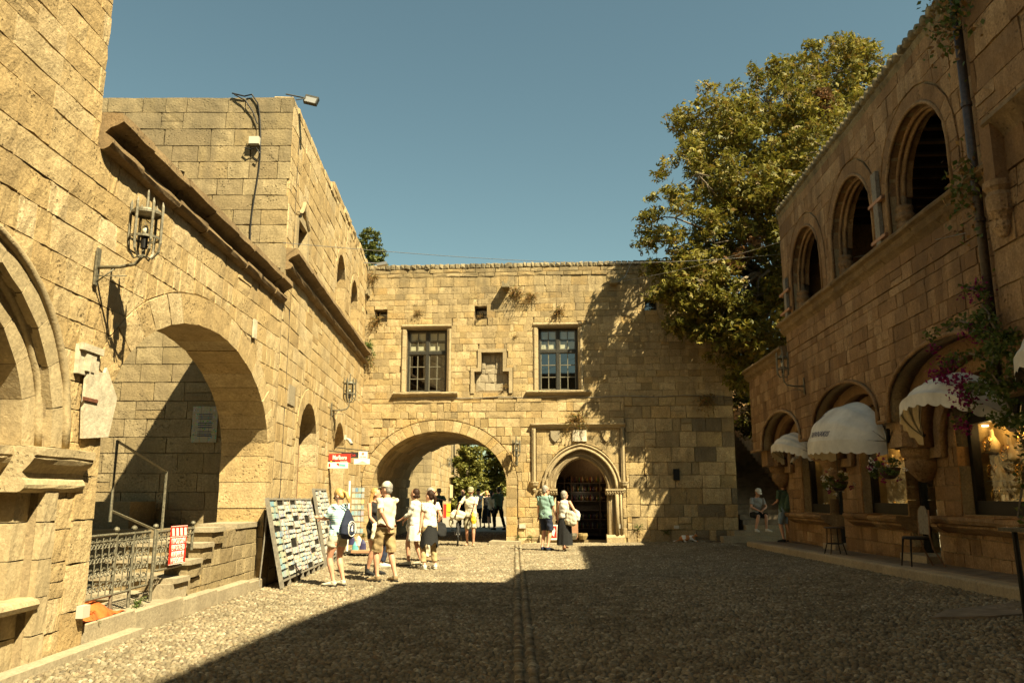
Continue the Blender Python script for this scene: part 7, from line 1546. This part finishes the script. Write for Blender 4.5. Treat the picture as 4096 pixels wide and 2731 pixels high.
ph = R(-86); BD = Vector((math.cos(ph), math.sin(ph), 0)); BS = Vector((-BD.y, BD.x, 0)); b0 = Vector((-1.72, 26.05, 0)); BP = lambda a, s, z: b0 - BD * a + BS * s + Vector((0, 0, z))
def wheel(a, nm):
    c = BP(a, 0, .345); wm = MB(); wm.tube([c + BD * .335 * math.cos(t) + Vector((0, 0, .335 * math.sin(t))) for t in np.linspace(0, 2 * PI, 37)], .026, 8); w_ = wm.build(nm, M['rubber'], BK, smooth=True)
    m_ = MB(); m_.tube([c + BD * .30 * math.cos(t) + Vector((0, 0, .30 * math.sin(t))) for t in np.linspace(0, 2 * PI, 37)], .012, 6); m_.build('rim', M['steel'], w_)
    m_ = MB()
    for i in range(14): t = 2 * PI * i / 14; m_.tube([c, c + BD * .30 * math.cos(t) + Vector((0, 0, .30 * math.sin(t)))], .0018, 3)
    m_.tube([c - BS * .05, c + BS * .05], .02, 8); m_.build('spokes', M['steel'], w_)
wheel(0, 'front_wheel'); wheel(1.08, 'rear_wheel')
mb = MB()
for P0, P1, r_ in ((BP(.17, 0, .88), BP(.12, 0, .70), .022), (BP(.12, 0, .70), BP(.62, 0, .30), .022), (BP(.15, 0, .82), BP(.70, 0, .80), .018), (BP(.72, 0, .85), BP(.62, 0, .30), .018), (BP(.62, .03, .30), BP(1.08, .05, .345), .01), (BP(.62, -.03, .30), BP(1.08, -.05, .345), .01), (BP(.71, .03, .80), BP(1.08, .05, .345), .009), (BP(.71, -.03, .80), BP(1.08, -.05, .345), .009)): mb.tube([P0, P1], r_, 7)
mb.build('frame', M['black'], BK)
mb = MB(); 
for s in (-1, 1): mb.tube([BP(.12, s * .05, .70), BP(.0, s * .06, .345)], .014, 6)
mb.tube([BP(.12, -.055, .70), BP(.12, .055, .70)], .018, 6); mb.build('fork', M['black'], BK)
mb = MB(); mb.tube([BP(.17, 0, .88), BP(.16, 0, 1.0)], .014, 6); mb.tube([BP(.22, -.32, 1.04), BP(.12, -.12, 1.0), BP(.12, .12, 1.0), BP(.22, .32, 1.04)], .013, 6); mb.build('handlebar', M['iron'], BK)
for s in (-1, 1): mb = MB(); mb.tube([BP(.19, s * .25, 1.03), BP(.24, s * .36, 1.05)], .018, 7); mb.build('grip', M['rust'], BK)
mb = MB(); mb.tube([BP(.62, -.10, .30), BP(.62, .10, .30)], .012, 6); mb.tube([BP(.62, .10, .30), BP(.55, .12, .14)], .012, 5); mb.tube([BP(.62, -.10, .30), BP(.69, -.12, .46)], .012, 5); mb.build('crank', M['steel'], BK)
for s, z in ((1, .14), (-1, .46)): mb = MB(); mb.box(BP(.55 if s > 0 else .69, s * .17, z), (.10, .08, .025)); mb.build('pedal', M['black'], BK)
B = MB(); B.loft([(BP(.74, 0, .88), .03, .03), (BP(.80, 0, .92), .07, .03), (BP(.62, 0, .93), .03, .025)], tuple(BS), 10); B.build('saddle', M['black'], BK, smooth=True)
B = MB()
for a, s, z, r_ in ((.05, -.05, 1.0, (.17, .13, .12)), (.02, .10, .95, (.16, .12, .12)), (.0, -.18, .92, (.10, .11, .12)), (.05, -.22, .72, (.07, .09, .16)), (.0, .02, .88, (.18, .12, .10))): B.ell(BP(a, s, z), r_, None, 12, 8)
ck = thing('cloth_bundle', 'cream cloth bundle draped over the handlebar of the bicycle', 'cloth', tuple(BP(0, 0, .8))); remesh('cloth', B, .014, CL['offwhite'], ck, 3)
p13 = person((.98, 23.85), -38, 1.84, 'grey haired man in teal T-shirt and navy shorts beside the woman with the tote bag', 'red', 'grey', 'short', 'teal', .8, .86, 'shorts', 'navy', .9, 'navy', head=(-25, 0), build=1.1, shades=1, hands={1: (.26, .16, .86)}, vox=.011)
cm = thing('camera', 'small black camera hanging from the hand of the man in the teal T-shirt', 'camera', tuple(p13['T']((.27, .2, .72)))); mb = MB(); mb.box(p13['T']((.27, .19, .76)), (.12, .06, .08)); mb.tube([p13['T']((.27, .21, .76)), p13['T']((.27, .29, .76))], .03, 8); mb.build('body', M['black'], cm)
p14 = person((1.52, 23.6), -30, 1.68, 'grey haired woman in white top and long black skirt with one heel lifted', 'red', 'grey', 'bob', 'white', 0, .95, 'skirt', 'black', .76, None, head=(-35, 5), female=True, hands={1: (.26, .18, 1.02)}, elbow={1: (1, -.7, -.3)}, build=1.05, vox=.011, feet={-1: (-.09, .12, 0), 1: (.08, -.14, .07)})
bag(p14, (.25, -.10, .95), (.40, .17, .44), CL['offwhite'], 'big cream tote bag on the shoulder of the woman in the black skirt', [(.14, -.10, 1.12), (.16, -.02, 1.47), (.34, .02, 1.14)])
bag(p14, (.34, .10, 1.02), (.26, .14, .34), CL['white'], 'white bag hugged under the arm of the woman in the black skirt')
G0 = .10
p7 = person((-3.35, 37.2, .05), 180, 1.80, 'man in a brimmed hat with a camera standing in the passage shade', 'tan', 'brown', 'short', 'darkgreen', .8, .84, 'trousers', 'brown', 1.9, 'black', hat='brim', hands={-1: (-.10, .28, 1.30), 1: (.10, .28, 1.30)}, elbow={-1: (-1, -.1, -.6), 1: (1, -.1, -.6)}, vox=.018)
bag(p7, (0, .20, .96), (.36, .16, .26), CL['black'], 'black belly bag of the man in the brimmed hat', [(-.16, .1, 1.44), (-.15, .2, 1.06)])
person((-2.28, 37.6, .1), 175, 1.72, 'long haired woman in black just behind the bearded man', 'tan', 'black', 'long', 'black', .8, .88, 'trousers', 'black', 1.9, 'black', female=True, vox=.018)
person((-1.55, 37.4, .1), 165, 1.76, 'man in black cap and pale shirt with folded arms in the passage shade', 'tan', 'black', 'short', 'lightblue', .7, .86, 'trousers', 'black', 1.2, 'beige', hat='capblack', hands={-1: (.10, .22, 1.12), 1: (-.10, .22, 1.10)}, elbow={-1: (-1, .2, -.6), 1: (1, .2, -.6)}, vox=.018)
person((-1.18, 37.9, .1), 20, 1.68, 'woman in long dark dress taking a picture with raised arms', 'fair', 'blonde', 'bun', 'black', 0, .9, 'skirt', 'black', .7, 'brown', hands={-1: (-.06, .30, 1.66), 1: (.08, .30, 1.66)}, elbow={-1: (-1, 0, -.3), 1: (1, 0, -.3)}, female=True, vox=.018)
person((-.93, 36.6, .1), 15, 1.64, 'dark haired woman in pale top and dark shorts at the right of the passage', 'fair', 'black', 'long', 'beige', .5, .88, 'shorts', 'navy', .8, 'offwhite', hands={-1: (-.05, .30, 1.42), 1: (.1, .28, 1.40)}, female=True, vox=.018)
p12 = person((-.58, 34.9, .12), 35, 1.80, 'man in green T-shirt holding up a phone at the right passage jamb', 'tan', 'black', 'short', 'green', .8, .86, 'trousers', 'black', 1.9, 'black', hands={-1: (-.05, .34, 1.42), 1: (.22, .05, .82)}, elbow={-1: (-.6, 0, -1)}, feet={-1: (-.14, .1, 0), 1: (.16, -.2, 0)}, vox=.014)
ph_ = thing('phone', 'dark phone held up by the man in the green T-shirt', 'phone', tuple(p12['T']((-.05, .42, 1.46)))); mb = MB(); mb.box(p12['T']((-.05, .43, 1.52)), (.075, .012, .15), p12['Rz']); mb.build('case', M['black'], ph_)
p15 = person((7.95, 23.7, pav(23.7)), 20, 1.76, 'man in green T-shirt and denim shorts with a backpack facing the alley stair', 'tan', 'brown', 'short', 'darkgreen', .8, .86, 'shorts', 'denim', .95, 'black', hands={-1: (-.16, .26, 1.08), 1: (.24, .12, 1.0)}, head=(0, -12), vox=.013)
backpack(p15, CL['darkgreen'], 'dark green backpack on the man facing the alley stair', s=1.05)
p16 = person((7.75, 26.0, gz(7.5, 26) + .32), 195, 1.72, 'man in white cap and pale T-shirt sitting on the alley steps', 'tan', 'brown', 'short', 'grey', .7, .88, 'shorts', 'black', .98, 'white', sit=True, feet={-1: (-.16, .42, -.02), 1: (.22, .40, -.02)}, hands={-1: (-.08, .36, .66), 1: (.08, .38, .64)}, elbow={-1: (-1, -.3, -.3), 1: (1, -.3, -.3)}, head=(0, -30), hat='capwhite', lean=22, vox=.013)
# cat lying at the foot of the gate wall
ct_ = thing('cat', 'white and ginger cat lying at the foot of the shaded gate wall', 'cat', (5.62, 26.25, gz(5.6, 26.2)))
b = Vector((5.62, 26.25, gz(5.6, 26.2))); B = MB()
B.loft([(b + Vector((-.24, .02, .08)), .05, .05), (b + Vector((-.16, .02, .11)), .09, .10), (b + Vector((0, 0, .115)), .095, .10), (b + Vector((.14, 0, .12)), .085, .085), (b + Vector((.22, 0, .15)), .055, .06)], (0, 1, 0), 12)
B.ell(b + Vector((.27, -.02, .20)), (.055, .05, .048)); B.ell(b + Vector((.315, -.03, .185)), (.025, .024, .02))
for s in (-1, 1): B.tube([b + Vector((.26, -.02 + s * .028, .235)), b + Vector((.262, -.02 + s * .034, .275))], [.02, .004], 6); B.tube([b + Vector((.16, s * .05, .08)), b + Vector((.24, s * .06, .03)), b + Vector((.33, s * .055, .02))], [.035, .024, .02], 8)
B.tube([b + Vector((-.16, -.06, .09)), b + Vector((-.05, -.10, .06)), b + Vector((-.14, -.12, .02)), b + Vector((-.04, -.13, .018))], [.05, .045, .022, .018], 8)
B.tube([b + Vector((-.24, .02, .06)), b + Vector((-.36, .0, .03)), b + Vector((-.44, -.05, .025)), b + Vector((-.48, -.10, .02))], [.022, .02, .018, .01], 7)
cmm, t_, b_ = new_mat('cat_fur'); g_ = t_.nodes.new('ShaderNodeNewGeometry'); t_.links.new(mixc(t_, ramp(t_, noi(t_, 5.5, 1, .4, g_.outputs['Position']), [(.47, 0.), (.50, 1.)]), (.68, .64, .56), (.42, .17, .05)), b_.inputs['Base Color']); b_.inputs['Roughness'].default_value = .9
remesh('body', B, .009, cmm, ct_, 3)
